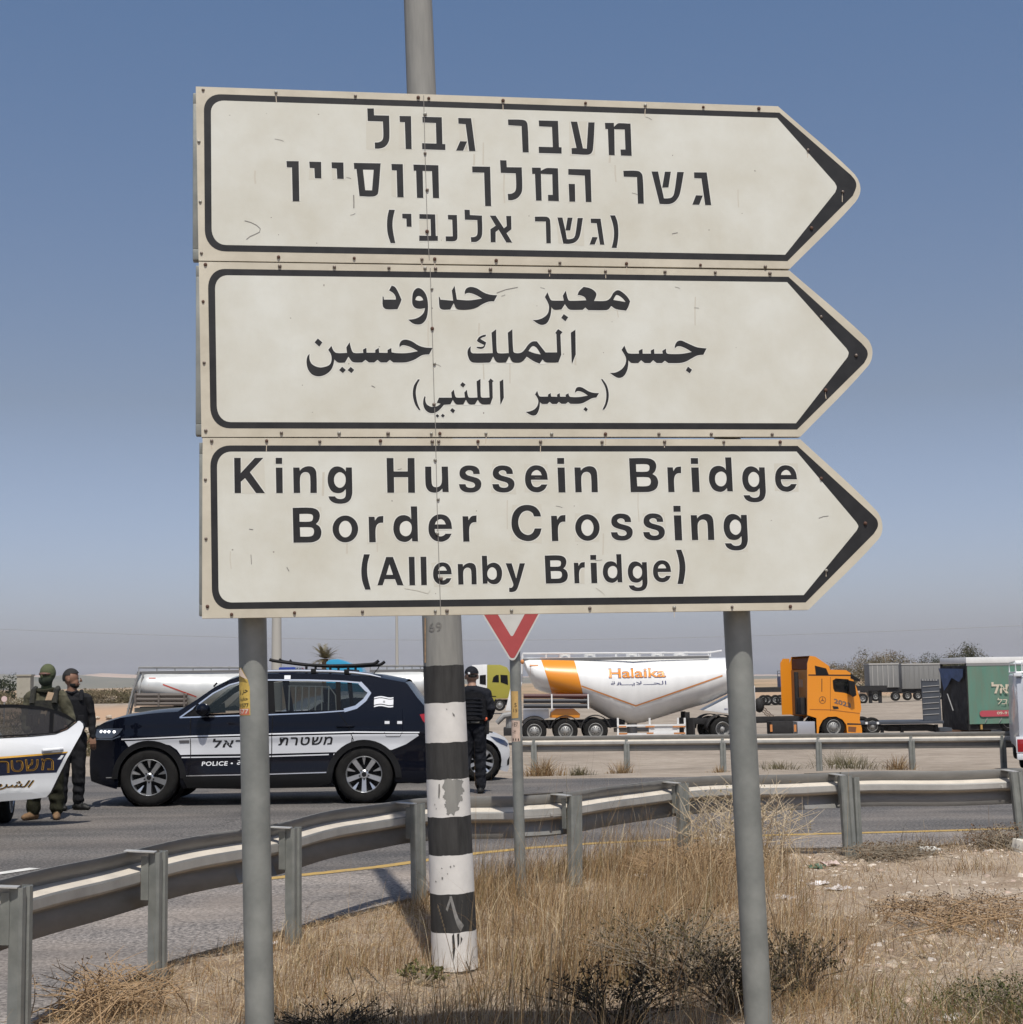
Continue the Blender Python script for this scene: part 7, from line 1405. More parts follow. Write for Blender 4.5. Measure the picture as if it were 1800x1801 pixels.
Mh = Matrix.Translation(hd) @ Matrix.Rotation(1.15, 4, 'Z') @ Matrix.Scale(HS, 4); mb = MB(); mb.ball((0, 0, 0), 0.091, 0.099, 0.104, 20, 14)
def keep(bm_o, f):
    bm = bmesh.new(); bm.from_mesh(bm_o.data); bmesh.ops.delete(bm, geom=[v for v in bm.verts if not f(v.co)], context='VERTS'); bm.to_mesh(bm_o.data); bm.free()
hair = mb.build('hair', M_HAIR, root, smooth=180); keep(hair, lambda c: c.z > 0.045 + 0.15 * c.y or (c.y > 0.012 and c.z > -0.06) or (c.y > -0.03 and c.z > 0.005)); hair.matrix_local = Mh @ Matrix.Translation((0, 0.014, 0.021))
mb = MB(); mb.ball((0, 0, 0), 0.066, 0.072, 0.062, 20, 12); bd = mb.build('beard', M_HAIR, root, smooth=180); keep(bd, lambda c: c.z < 0.012 and (c.z < -0.02 or abs(c.x) > 0.04) and c.y < 0.04); bd.matrix_local = Mh @ Matrix.Translation((0, -0.024, -0.050))
def vest(root, m, z0, z1, rx, ry, name='vest'):
    V = []; Fc = []; n = 28; rows = 8
    for j in range(rows + 1):
        t = j / rows; z = lerp(z0, z1, t); k = 1 - 0.10 * t
        for i in range(n):
            a = 2 * math.pi * i / n; cut = 1.0; x, y = rx * k * math.cos(a), ry * math.sin(a); sx = abs(math.cos(a)) ** 0.8; V.append((math.copysign(rx * k * sx, math.cos(a)), math.copysign(ry * abs(math.sin(a)) ** 0.7, math.sin(a)), z - (0.10 * sx ** 6 if t > 0.8 else 0)))
    Fc = [(j * n + i, j * n + (i + 1) % n, (j + 1) * n + (i + 1) % n, (j + 1) * n + i) for j in range(rows) for i in range(n)]; Fc.append(tuple(rows * n + i for i in range(n)))
    return nmesh(name, V, Fc, m, root, 40)
v = vest(root, M_VEST, 1.06, 1.42, 0.215, 0.165); mb = MB()
for x in (-0.12, 0.12): mb.tube([(x, -0.15, 1.40), (x, -0.09, 1.50), (x, 0.03, 1.525), (x, 0.12, 1.45)], 0.028, 8)
mb.build('shoulder_strap', M_VEST, v); mb = MB()
for x in (-0.12, -0.02, 0.08): mb.box(x, x + 0.085, -0.205, -0.16, 1.10, 1.22)
mb.build('pouch', M_VEST, v, bev=0.012); mb = MB(); mb.tube([(-0.05, -0.172, 1.33), (-0.045, -0.176, 1.27), (-0.02, -0.176, 1.25)], 0.005, 5); mb.build('vest_clip', M_ALLOY, v)
mb = MB(); mb.tube([(-0.07, -0.03, 1.52), (0.0, -0.085, 1.505), (0.07, -0.03, 1.52), (0.0, 0.06, 1.53), (-0.07, -0.03, 1.52)], 0.018, 8); mb.build('collar', M_CLOTHB, root)

# soldier in olive behind the open door
hd = (0.01, -0.015, 1.70)
pose = torso(0, w=1.0) + leg((-0.10, 0, 0.93), (-0.12, -0.03, 0.50), (-0.13, 0.03, 0.12), 1, (0.118, 0.092, 0.082)) + leg((0.10, 0, 0.93), (0.13, 0.0, 0.50), (0.14, 0.03, 0.12), 1, (0.118, 0.092, 0.082)) + boot((-0.13, 0.03, 0.10), -0.5) + boot((0.14, 0.03, 0.10), 0.15)
pose += [(0, [((0.17, 0, 1.43), 0.088), ((0.27, 0.0, 1.20), 0.074), ((0.33, -0.14, 1.10), 0.052)]), (0, [((-0.17, 0, 1.43), 0.086), ((-0.24, 0.02, 1.19), 0.066), ((-0.17, -0.2, 1.06), 0.05)])] + head_pose(3, hd, -0.35, (0, 0.0, 1.50))
p2 = P(78, 1441, 19.35); root, o = person('soldier in olive uniform and green balaclava standing behind the open car door', (p2.x, 19.35, 0), 0.1, pose, [M_OLIVE, M_OLDK, M_BOOTT, M_BALA], h=1.05)
head_bits(root, hd, -0.35, M_BALA, ears=False, mouth=False); hand(None, (0.33, -0.14, 1.10), (0.75, -0.3, -0.25), 1, 0.5, M_SKIN2, root)
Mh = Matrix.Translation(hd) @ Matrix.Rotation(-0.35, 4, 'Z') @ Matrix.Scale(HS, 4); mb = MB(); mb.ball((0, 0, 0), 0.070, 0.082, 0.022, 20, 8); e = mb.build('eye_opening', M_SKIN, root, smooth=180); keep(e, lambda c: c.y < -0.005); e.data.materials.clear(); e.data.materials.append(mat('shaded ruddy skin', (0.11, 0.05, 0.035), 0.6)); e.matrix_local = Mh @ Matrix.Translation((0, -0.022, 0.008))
mb = MB(); mb.ball((0, 0, 0), 0.072, 0.082, 0.075, 20, 12); mk = mb.build('face_mask', mat('dark green mask', (0.018, 0.026, 0.014), 0.9), root, smooth=180); keep(mk, lambda c: c.z < 0.03 and c.y < 0.045); mk.matrix_local = Mh @ Matrix.Translation((0, -0.022, -0.048))
v = vest(root, M_CAMO, 1.05, 1.40, 0.212, 0.172); mb = MB()
for k in range(5): mb.box(-0.185 + k * 0.075, -0.12 + k * 0.075, -0.215, -0.166, 1.08 + 0.02 * (k % 2), 1.24)
mb.build('pouch', M_CAMO, v, bev=0.012); mb = MB()
for x in (-0.13, 0.13): mb.tube([(x, -0.165, 1.36), (x, -0.10, 1.51), (x, 0.03, 1.54), (x, 0.13, 1.45)], 0.032, 8)
mb.build('shoulder_strap', M_CAMO, v); V = [(-0.06, -0.188, 1.13), (0.00, -0.192, 1.12), (0.12, -0.145, 1.485), (0.05, -0.15, 1.50), (-0.06, -0.175, 1.13), (0.00, -0.178, 1.12), (0.12, -0.13, 1.485), (0.05, -0.135, 1.50)]
nmesh('rifle_sling', V, [(0, 1, 2, 3), (4, 7, 6, 5), (0, 4, 5, 1), (1, 5, 6, 2), (2, 6, 7, 3), (3, 7, 4, 0)], M_STRAP, v)
mb = MB(); mb.tube([(-0.10, -0.03, 1.51), (0.0, -0.10, 1.50), (0.10, -0.03, 1.52), (0.0, 0.07, 1.53), (-0.10, -0.03, 1.51)], 0.03, 8); mb.build('neck_scarf', M_OLDK, root)

# officer seen from behind beside the striped pole, one heel lifted
hd = (0.01, -0.03, 1.67)
pose = torso(0, w=1.08) + leg((-0.09, 0, 0.93), (-0.09, -0.06, 0.52), (-0.10, -0.04, 0.12), 1, (0.118, 0.092, 0.076)) + leg((0.10, 0, 0.93), (0.11, -0.02, 0.52), (0.12, 0.22, 0.20), 1, (0.118, 0.092, 0.076)) + boot((-0.10, -0.04, 0.10), 0.0)
pose += [(2, [((0.12, 0.20, 0.24), 0.056), ((0.12, 0.25, 0.14), 0.055)]), (2, [((0.12, 0.27, 0.15), 0.045), ((0.125, 0.19, 0.06), 0.046), ((0.125, 0.11, 0.042), 0.036)])]
pose += [(0, [((0.20, 0, 1.42), 0.080), ((0.28, 0.03, 1.19), 0.064), ((0.21, -0.17, 1.06), 0.046)]), (0, [((-0.20, 0, 1.42), 0.080), ((-0.28, 0.03, 1.19), 0.064), ((-0.20, -0.17, 1.06), 0.046)])] + head_pose(3, hd, 0.2, (0, 0.0, 1.49))
p3 = P(833, 1394, 22.7); root, o = person('officer in dark uniform and cap seen from behind beside the striped pole', (p3.x, 22.7, 0), math.pi - 0.12, [(q if q[0] != 'ball' else q) for q in pose], [M_CLOTHN, M_CLOTHN, M_BOOTB, M_SKIN2], h=1.02)
head_bits(root, hd, 0.2, M_SKIN2); 
for s_ in (-1, 1): hand(None, (s_ * 0.205, -0.18, 1.06), (-s_ * 0.5, -0.8, 0.1), s_, 0.5, M_SKIN2, root)
Mh = Matrix.Translation(hd) @ Matrix.Rotation(0.2, 4, 'Z') @ Matrix.Scale(HS, 4); mb = MB(); mb.ball((0, 0, 0), 0.090, 0.104, 0.095, 20, 12); cp = mb.build('cap', M_CLOTHN, root, smooth=180); keep(cp, lambda c: c.z > -0.02); cp.matrix_local = Mh @ Matrix.Translation((0, 0.008, 0.032))
mb = MB(); mb.ball((0, -0.10, 0.018), 0.07, 0.075, 0.010, 16, 6); k = mb.build('cap_peak', M_CLOTHN, cp, smooth=180); mb = MB(); mb.box(0.025, 0.05, 0.098, 0.102, -0.005, 0.018); mb.build('cap_badge', M_WHITETXT, cp)
mb = MB(); mb.ball((0, 0, 0), 0.080, 0.092, 0.06, 18, 10); hb_ = mb.build('hair', M_HAIR, root, smooth=180); keep(hb_, lambda c: c.y > -0.01 and c.z > -0.05); hb_.matrix_local = Mh @ Matrix.Translation((0, 0.012, 0.008))
v = vest(root, M_VEST, 1.05, 1.44, 0.232, 0.178); mb = MB()
for k in range(5): mb.box(-0.17, 0.17, 0.172, 0.184, 1.12 + k * 0.055, 1.145 + k * 0.055)
mb.build('webbing', M_CLOTHN, v)
mb = MB(); mb.lathe([(0.19, 0.99), (0.195, 1.0), (0.195, 1.045), (0.19, 1.05)], 28, 'z', cap=False); bl = mb.build('belt', M_BOOTB, root); bl.scale = (1.0, 0.76, 1); mb = MB(); mb.box(-0.12, 0.0, 0.147, 0.153, 1.005, 1.03); mb.box(0.03, 0.12, 0.140, 0.146, 1.005, 1.03); mb.build('belt_stripe', mat('grey belt stripe', (0.10, 0.095, 0.08), 0.7), root)
mb = MB(); mb.box(-0.235, -0.175, -0.06, 0.06, 0.84, 1.04); mb.build('holster', M_BOOTB, root, bev=0.015); mb = MB(); mb.ball((-0.2, 0.09, 1.06), 0.03, 0.02, 0.03, 10, 8); mb.build('orange_tag', mat('orange red tag', (0.7, 0.13, 0.05), 0.5), root)
# ------------------------------------------------------------------ dry vegetation
def leaf_mat(name, attr='tint', rough=0.85, trans=0.25):
    m = bpy.data.materials.new(name); m.use_nodes = True; nt = m.node_tree; b = nt.nodes['Principled BSDF']; o = nt.nodes['Material Output']
    a = nt.nodes.new('ShaderNodeAttribute'); a.attribute_name = attr; nt.links.new(a.outputs['Color'], b.inputs['Base Color']); b.inputs['Roughness'].default_value = rough; b.inputs['Specular IOR Level'].default_value = 0.2
    t = nt.nodes.new('ShaderNodeBsdfTranslucent'); nt.links.new(a.outputs['Color'], t.inputs[0]); mx = nt.nodes.new('ShaderNodeMixShader'); mx.inputs[0].default_value = trans
    nt.links.new(b.outputs[0], mx.inputs[1]); nt.links.new(t.outputs[0], mx.inputs[2]); nt.links.new(mx.outputs[0], o.inputs[0]); MATS[name] = m; return m
M_STRAW = leaf_mat('dry grass'); M_TWIG = leaf_mat('dry twigs', trans=0.05); M_LEAF = leaf_mat('small leaves', trans=0.2)
def raw_mesh(name, V, quads, tint, m, parent=None, loc=None):
    """V n x 3, quads k x 4 (numpy), tint n x 3"""
    me = bpy.data.meshes.new(name); me.vertices.add(len(V)); me.vertices.foreach_set('co', np.ascontiguousarray(V, dtype=np.float32).ravel())
    k = len(quads); me.loops.add(k * 4); me.polygons.add(k); me.loops.foreach_set('vertex_index', quads.astype(np.int32).ravel()); me.polygons.foreach_set('loop_start', np.arange(0, k * 4, 4, dtype=np.int32)); me.polygons.foreach_set('loop_total', np.full(k, 4, np.int32))
    me.update(calc_edges=True); c = me.color_attributes.new('tint', 'FLOAT_COLOR', 'POINT'); c.data.foreach_set('color', np.ascontiguousarray(np.c_[tint, np.ones(len(V))], dtype=np.float32).ravel()); me.validate()
    return link(name, me, m, parent, loc)
def blades(P0, H, lean, az, W, tint, seg=4, curl=1.6, r=rng):
    """ribbons that rise from P0 (n x 3), height H, leaning along azimuth az"""
    n = len(P0); t = np.linspace(0, 1, seg + 1)[None, :]; d = lean[:, None] * (t ** curl) * H[:, None]; x = P0[:, 0:1] + np.cos(az)[:, None] * d; y = P0[:, 1:2] + np.sin(az)[:, None] * d
    z = P0[:, 2:3] + H[:, None] * t * (1 - 0.35 * np.clip(lean, 0, 2)[:, None] * t ** 2); w = W[:, None] * (1 - 0.85 * t) / 2; fa = r.uniform(0, math.pi, n)[:, None]; dx, dy = np.cos(fa) * w, np.sin(fa) * w
    V = np.stack([np.stack([x - dx, y - dy, z], -1), np.stack([x + dx, y + dy, z], -1)], 2).reshape(-1, 3); base = (np.arange(n) * (seg + 1) * 2)[:, None]; k = np.arange(seg)[None, :] * 2
    Q = np.stack([base + k, base + k + 1, base + k + 3, base + k + 2], -1).reshape(-1, 4); T = np.repeat(tint, (seg + 1) * 2, axis=0); return V, Q, T
def merge(parts):
    Vs, Qs, Ts = [], [], []; k = 0
    for V, Q, T in parts: Vs.append(V); Qs.append(Q + k); Ts.append(T); k += len(V)
    return np.concatenate(Vs), np.concatenate(Qs), np.concatenate(Ts)
STRAW = np.array([(0.36, 0.25, 0.13), (0.29, 0.18, 0.085), (0.46, 0.345, 0.21), (0.20, 0.12, 0.06), (0.58, 0.48, 0.33), (0.19, 0.155, 0.06), (0.12, 0.085, 0.05)])
def tints(n, w, r=rng):
    w = np.array(w, float); c = STRAW[r.choice(len(STRAW), n, p=w / w.sum())]; return c * r.uniform(0.75, 1.25, (n, 1))
def terr(x, y): return np.array([terrain(a, b) for a, b in zip(x, y)])
def noise2(x, y, s, seed): return np.array([fbm(a, b, s, seed, 3) for a, b in zip(x, y)])
# where the long grass stands: thick round the striped pole and the give-way sign, thin on the trodden ground to the right
N0 = 150000; X = rng.uniform(-3.2, 5.8, N0); Y = 4.9 + 10.6 * rng.uniform(0, 1, N0) ** 0.85
D = np.interp(X, EX, EY) - Y; U = 900 + F * X / Y
dens = np.clip(0.9 - np.clip((X - 1.15 - 0.09 * (Y - 8)) / 0.8, 0, 1) * 0.93, 0, 1); dens *= np.clip((D + 0.05) / 0.35, 0, 1); dens *= np.where(X < -1.3, 0.5, 0.85)
cl = noise2(X[:N0:1], Y[:N0:1], 1.3, 4.0); dens *= np.clip(0.62 + 1.5 * cl, 0.05, 1.4); keep_ = rng.uniform(0, 1, N0) < dens; X, Y, D, cl = X[keep_], Y[keep_], D[keep_], cl[keep_]
n = len(X); Zt = terr(X, Y) - 0.01
tall = np.clip((X + 1.2) / 1.2, 0.35, 1) * np.clip((D + 0.1) / 1.2, 0.45, 1); Hh = rng.gamma(5.0, 0.062, n) * tall * (0.8 + 0.8 * np.clip(cl, -0.6, 1)) * np.where(Y < 7.6, 0.85, 1.0) + 0.03
pt = [blades(np.c_[X, Y, Zt], Hh, rng.gamma(2.0, 0.22, n), rng.normal(0.5, 1.5, n), rng.uniform(0.0024, 0.0055, n), tints(n, (4, 3.4, 3.0, 3, 1.8, 1.2, 1.6)))]
# fine seed stalks standing over the rest
k = rng.choice(n, int(n * 0.10), replace=False); hs = Hh[k] * rng.uniform(1.25, 1.9, len(k)); pt.append(blades(np.c_[X[k], Y[k], Zt[k]], hs, rng.gamma(2, 0.12, len(k)), rng.normal(0.6, 1.2, len(k)), np.full(len(k), 0.0022), tints(len(k), (3, 3, 3, 2, 1, 0, 1)), 5))
# matted litter of fallen stems
m_ = 60000; x2 = rng.uniform(-2.9, 3.0, m_); y2 = 5.0 + 9.8 * rng.uniform(0, 1, m_); ok = (np.interp(x2, EX, EY) - y2 > 0.02) & (rng.uniform(0, 1, m_) < np.clip(1.25 - np.clip((x2 - 1.2) / 1.6, 0, 1), 0, 1)); x2, y2 = x2[ok], y2[ok]; n2 = len(x2)
pt.append(blades(np.c_[x2, y2, terr(x2, y2) + 0.005], rng.uniform(0.03, 0.10, n2), rng.uniform(1.5, 4.5, n2), rng.uniform(0, 6.28, n2), rng.uniform(0.002, 0.005, n2), tints(n2, (3, 3, 3, 2, 3, 0, 1)), 3, 1.0))
V, Q, T = merge(pt); tag(raw_mesh('dry_grass', V, Q, T, M_STRAW), 'golden dry grass growing on the verge', 'grass', kind='stuff')
# low sparse weeds and stubble on the right
m_ = 70000; x3 = rng.uniform(1.2, 6.2, m_); y3 = 5.2 + 10.0 * rng.uniform(0, 1, m_); D3 = np.interp(x3, EX, EY) - y3
c3 = noise2(x3, y3, 0.9, 11.0); path = np.exp(-((y3 - 10.9 - 0.25 * x3) / 0.9) ** 2) * np.clip(1.3 - np.abs(x3 - 2.6) / 1.3, 0, 1)
d3 = np.clip(0.22 + 1.5 * c3 - 0.8 * path + 0.25 * np.clip((9.5 - y3) / 2, 0, 1), 0.03, 1) * np.clip(D3 / 0.2, 0, 1) + 0.7 * np.exp(-((D3 - 0.35) / 0.25) ** 2) * (D3 > 0.04); ok = rng.uniform(0, 1, m_) < d3; x3, y3, D3 = x3[ok], y3[ok], D3[ok]; n3 = len(x3)
h3 = rng.gamma(3, 0.026, n3) * (1 + 1.1 * np.clip((9.5 - y3) / 3, 0, 1)) * np.clip(1 + c3[ok], 0.6, 1.6) + 0.015; green = ((y3 < 7.8) & (x3 > 1.6) & (rng.uniform(0, 1, n3) < 0.35)); tt = tints(n3, (3, 3, 2, 3, 1.2, 0.6, 2.4)); tt[green] = np.array((0.10, 0.11, 0.035)) * rng.uniform(0.7, 1.4, (green.sum(), 1))
V, Q, T = blades(np.c_[x3, y3, terr(x3, y3) - 0.005], h3, rng.gamma(2, 0.45, n3), rng.uniform(0, 6.28, n3), rng.uniform(0.002, 0.005, n3), tt, 3); tag(raw_mesh('low_weeds', V, Q, T, M_STRAW), 'short sparse weeds on the bare ground', 'weeds', kind='stuff')

# long single stalks in front
def stalk(label, base, pts, col, r=0.0022, grp='tall bleached stalks in the grass'):
    o = thing('grass_stalk', label, 'grass stalk', base, 0, grp); mb = MB(); p = [Vector(q) for q in pts]; n = 10; cu = []
    for i in range(n + 1): t = i / n; cu.append((1 - t) ** 2 * p[0] + 2 * t * (1 - t) * p[1] + t * t * p[2])
    mb.tube(cu, [lerp(r, r * 0.45, i / n) for i in range(n + 1)], 5); mb.build('stem', mat('bleached stem %d' % col, ((0.52, 0.42, 0.28), (0.42, 0.31, 0.18), (0.36, 0.25, 0.13))[col], 0.8), o)
    hb = MB()
    for i in range(7):
        t = 0.80 + 0.03 * i; q = (1 - t) ** 2 * p[0] + 2 * t * (1 - t) * p[1] + t * t * p[2]; hb.ball(tuple(q), r * 1.6, r * 1.6, r * 3.2, 6, 4)
    hb.build('seed_head', mat('seed husk', (0.40, 0.30, 0.17), 0.85), o)
for i, (u0, v0, u1, v1, um, vm, c) in enumerate(((905, 1830, 903, 1590, 900, 1700, 0), (963, 1820, 972, 1640, 965, 1720, 0), (982, 1830, 992, 1612, 984, 1720, 1), (1065, 1810, 1055, 1660, 1068, 1720, 1), (1160, 1840, 1255, 1590, 1195, 1700, 0), (1172, 1840, 1300, 1620, 1225, 1705, 1), (1200, 1850, 1330, 1640, 1260, 1740, 0), (1240, 1850, 1395, 1690, 1310, 1765, 0), (1290, 1830, 1400, 1720, 1350, 1760, 1), (560, 1840, 405, 1718, 480, 1762, 0), (835, 1800, 770, 1590, 800, 1690, 1), (860, 1830, 820, 1690, 845, 1750, 1), (650, 1830, 610, 1700, 640, 1760, 2), (745, 1840, 640, 1700, 700, 1760, 0))):
    yy = 6.9 + 0.12 * (i % 5); a = P(u0, v0, yy); b = Vector((a.x, a.y, 0)); q1 = P(um, vm, yy - 0.05); q2 = P(u1, v1, yy - 0.12)
    stalk(('thin bleached grass stalk standing before the striped pole', 'long bleached grass stalk bending across the right sign post', 'long bleached grass stalk bending across the left sign post')[1 if 4 <= i <= 8 else (2 if i == 9 else 0)], b, [(0, 0, -0.03), q1 - b, q2 - b], c)

# small dark-leaved shrubs
def shrub(name, label, cat, u, v, yy, w, h, nl, leafc, twigc, seed, grp=None, leafs=0.012, twigs=40, up=1.0, lift=0.0, spread=0.08):
    r = np.random.default_rng(seed); b = P(u, v, yy); b = Vector((b.x, b.y, max(-0.02, terrain(b.x, b.y)) + lift)); root = thing(name, label, cat, b, 0, grp); mb = MB(); tips = []
    for k in range(twigs):
        az = r.uniform(0, 6.28); rr = w * math.sqrt(r.uniform(0.02, 1)); hh = h * r.uniform(0.4, 1.0) * (1 - 0.35 * (rr / w) ** 2) * up; p = Vector((r.normal(0, spread) * w, r.normal(0, spread) * w, -0.02)); tip = Vector((rr * math.cos(az), rr * math.sin(az) * 0.8, hh)); mid = p.lerp(tip, 0.5) + Vector((r.normal(0, 0.06) * w, r.normal(0, 0.06) * w, 0.12 * h)); pts = [p, mid, tip]; mb.tube(pts, [0.0045, 0.003, 0.0014], 4, cap=False); tips.append((mid, tip))
        for j in range(2):
            s_ = mid.lerp(tip, r.uniform(0.1, 0.8)); e = s_ + Vector((r.normal(0, 0.16) * w, r.normal(0, 0.16) * w, r.uniform(0.02, 0.22) * h)); mb.tube([s_, e], [0.0022, 0.001], 3, cap=False); tips.append((s_, e))
    mb.build('twigs', mat('twig ' + twigc[0], twigc[1], 0.85), root, smooth=0)
    if nl:
        i = r.integers(0, len(tips), nl); t = r.uniform(0.2, 1.05, nl); A = np.array([[*tips[j][0]] for j in i]); B = np.array([[*tips[j][1]] for j in i]); C = A + (B - A) * t[:, None] + r.normal(0, 0.02 * (w + h), (nl, 3)); d1 = r.normal(0, 1, (nl, 3)); d1 /= np.linalg.norm(d1, axis=1)[:, None]; d2 = np.cross(d1, r.normal(0, 1, (nl, 3))); d2 /= np.linalg.norm(d2, axis=1)[:, None]; s_ = r.uniform(0.6, 1.4, nl)[:, None] * leafs
        V = np.stack([C - d1 * s_, C + d2 * s_ * 0.45, C + d1 * s_, C - d2 * s_ * 0.45], 1).reshape(-1, 3); V[:, 2] = np.maximum(V[:, 2], 0.0); Q = np.arange(nl * 4).reshape(-1, 4); T = np.repeat(np.array(leafc)[r.integers(0, len(leafc), nl)] * r.uniform(0.7, 1.3, (nl, 1)), 4, axis=0); raw_mesh('leaves', V, Q, T, M_LEAF, root)
    return root
DKL = [(0.022, 0.019, 0.014), (0.035, 0.029, 0.018), (0.05, 0.045, 0.02), (0.075, 0.055, 0.03)]; GRY = ('grey', (0.20, 0.165, 0.12)); DRK = ('dark', (0.06, 0.045, 0.03)); PAL = ('pale', (0.46, 0.37, 0.25))
shrub('desert_shrub', 'dark leafed shrub at the foot of the right sign post', 'shrub', 1300, 1765, 7.6, 0.42, 0.40, 1800, DKL, DRK, 1, leafs=0.010, twigs=60); shrub('desert_shrub', 'dark leafed shrub spreading right of the right sign post', 'shrub', 1405, 1735, 7.9, 0.28, 0.40, 1040, DKL, DRK, 2, leafs=0.009, twigs=40)
shrub('desert_shrub', 'dark low shrub in the grass left of the striped pole', 'shrub', 585, 1800, 7.0, 0.32, 0.20, 500, DKL, DRK, 3, leafs=0.009, twigs=44); shrub('desert_shrub', 'low dark shrub beyond the tall stalks near the bottom edge', 'shrub', 1085, 1780, 7.3, 0.42, 0.34, 1400, DKL, DRK, 4, leafs=0.010, twigs=50)
shrub('desert_shrub', 'green tinged low shrub at the bottom right corner', 'shrub', 1770, 1775, 7.5, 0.34, 0.20, 1100, [(0.055, 0.07, 0.02), (0.04, 0.05, 0.018), (0.10, 0.10, 0.04)], GRY, 5, leafs=0.009, twigs=50, spread=0.4); shrub('desert_shrub', 'grey brown twiggy shrub on the bare ground at the right', 'shrub', 1700, 1640, 10.0, 0.66, 0.24, 2400, [(0.16, 0.115, 0.08), (0.10, 0.075, 0.055), (0.24, 0.18, 0.12)], ('brown', (0.30, 0.20, 0.11)), 6, leafs=0.008, twigs=80, spread=0.45)
shrub('desert_shrub', 'dry brown shrub by the asphalt right of the split guardrail post', 'shrub', 1570, 1505, 13.9, 0.55, 0.16, 700, [(0.20, 0.13, 0.07), (0.12, 0.08, 0.05)], GRY, 7, leafs=0.011, twigs=120, spread=0.5); shrub('desert_shrub', 'dry reddish shrub against the rightmost guardrail posts', 'shrub', 1765, 1480, 14.2, 0.42, 0.24, 500, [(0.20, 0.115, 0.06), (0.14, 0.085, 0.05)], GRY, 8, leafs=0.011, twigs=90, spread=0.4)
shrub('thorn_bush', 'tangled pale thorn bush behind the right sign post', 'bush', 1300, 1500, 13.2, 0.72, 0.85, 260, [(0.36, 0.30, 0.14), (0.42, 0.34, 0.2)], PAL, 9, leafs=0.012, twigs=130, spread=0.35); shrub('thorn_bush', 'dense brown dead bush at the guardrail left of the right sign post', 'bush', 1215, 1560, 12.0, 0.55, 0.40, 900, [(0.30, 0.20, 0.10), (0.22, 0.15, 0.09)], ('brown', (0.30, 0.20, 0.11)), 10, leafs=0.012, twigs=190, spread=0.35)
shrub('desert_shrub', 'broad olive brown shrub rising from the tall grass left of the right sign post', 'shrub', 1180, 1740, 8.3, 0.55, 0.42, 1500, [(0.075, 0.065, 0.03), (0.05, 0.045, 0.022), (0.12, 0.09, 0.045)], GRY, 21, leafs=0.009, twigs=90, spread=0.2)
shrub('thistle', 'bleached white dead thistle at the bottom of the picture', 'thistle', 722, 1815, 6.4, 0.16, 0.22, 0, DKL, ('white', (0.56, 0.47, 0.38)), 11, twigs=16); shrub('desert_shrub', 'scrubby dry tangle beside the leftmost guardrail posts', 'shrub', 190, 1760, 7.8, 0.45, 0.30, 300, [(0.26, 0.17, 0.09), (0.16, 0.11, 0.07)], ('brown', (0.30, 0.20, 0.11)), 12, leafs=0.010, twigs=110, spread=0.45)
shrub('desert_shrub', 'small olive green plant at the foot of the striped pole', 'shrub', 740, 1700, 8.4, 0.16, 0.14, 260, [(0.10, 0.11, 0.035), (0.13, 0.12, 0.05)], GRY, 13, leafs=0.013, twigs=22)
# dry tufts along the far side of the road
for i, (u, v, y, w, h, lab) in enumerate(((955, 1362, 27.4, 0.6, 0.55, 'dry tuft beyond the road beside the give way pole'), (1020, 1365, 27.0, 0.45, 0.30, 'low green brown tuft in the sand beyond the road'), (1092, 1362, 30.9, 0.4, 0.50, 'reddish dry tuft at the foot of a far guardrail post'), (1265, 1362, 30.9, 0.35, 0.35, 'small dry tuft under the far guardrail left of the right sign post'), (1370, 1345, 33.5, 0.9, 0.55, 'grey dry bush in the rubble under the far guardrail'), (1500, 1345, 33.5, 1.3, 0.7, 'broad dry bush in the rubble under the far guardrail'), (1580, 1358, 31.0, 0.5, 0.6, 'reddish dry tuft right of the rubble under the far guardrail'), (1475, 1300, 42.0, 1.1, 0.9, 'olive shrub before the front wheel of the orange tractor'))):
    q_ = P(u, v, y); z_ = terrain(q_.x, q_.y); r_2 = np.random.default_rng(30 + i); nb = (260, 120, 200, 110, 170, 210, 200, 420)[i]; w *= (0.8, 0.7, 0.8, 0.7, 0.8, 0.75, 0.8, 1)[i]; h *= (0.85, 0.8, 0.9, 0.8, 0.55, 0.6, 0.8, 1)[i]; rad = w * np.abs(r_2.normal(0, 0.55, nb)); an = r_2.uniform(0, 6.28, nb); t_ = thing('dry_bush', lab, 'bush', (q_.x, q_.y, z_)); sh_ = STRAW[r_2.choice(4, nb)] * r_2.uniform(0.7, 1.1, (nb, 1)) if i not in (1, 4, 5, 7) else np.array([(0.12, 0.115, 0.06), (0.19, 0.16, 0.09), (0.24, 0.20, 0.13)])[r_2.integers(0, 3, nb)] * r_2.uniform(0.7, 1.2, (nb, 1))
    V, Q, T = blades(np.c_[rad * np.cos(an), rad * np.sin(an), np.zeros(nb) - 0.02], h * r_2.uniform(0.35, 1.0, nb) * np.exp(-(rad / w) ** 2 * 0.8), r_2.gamma(2, 0.3, nb), an + r_2.normal(0, 0.8, nb), np.full(nb, 0.018), sh_, 3, r=r_2); raw_mesh('foliage', V, Q, T, M_STRAW, t_)

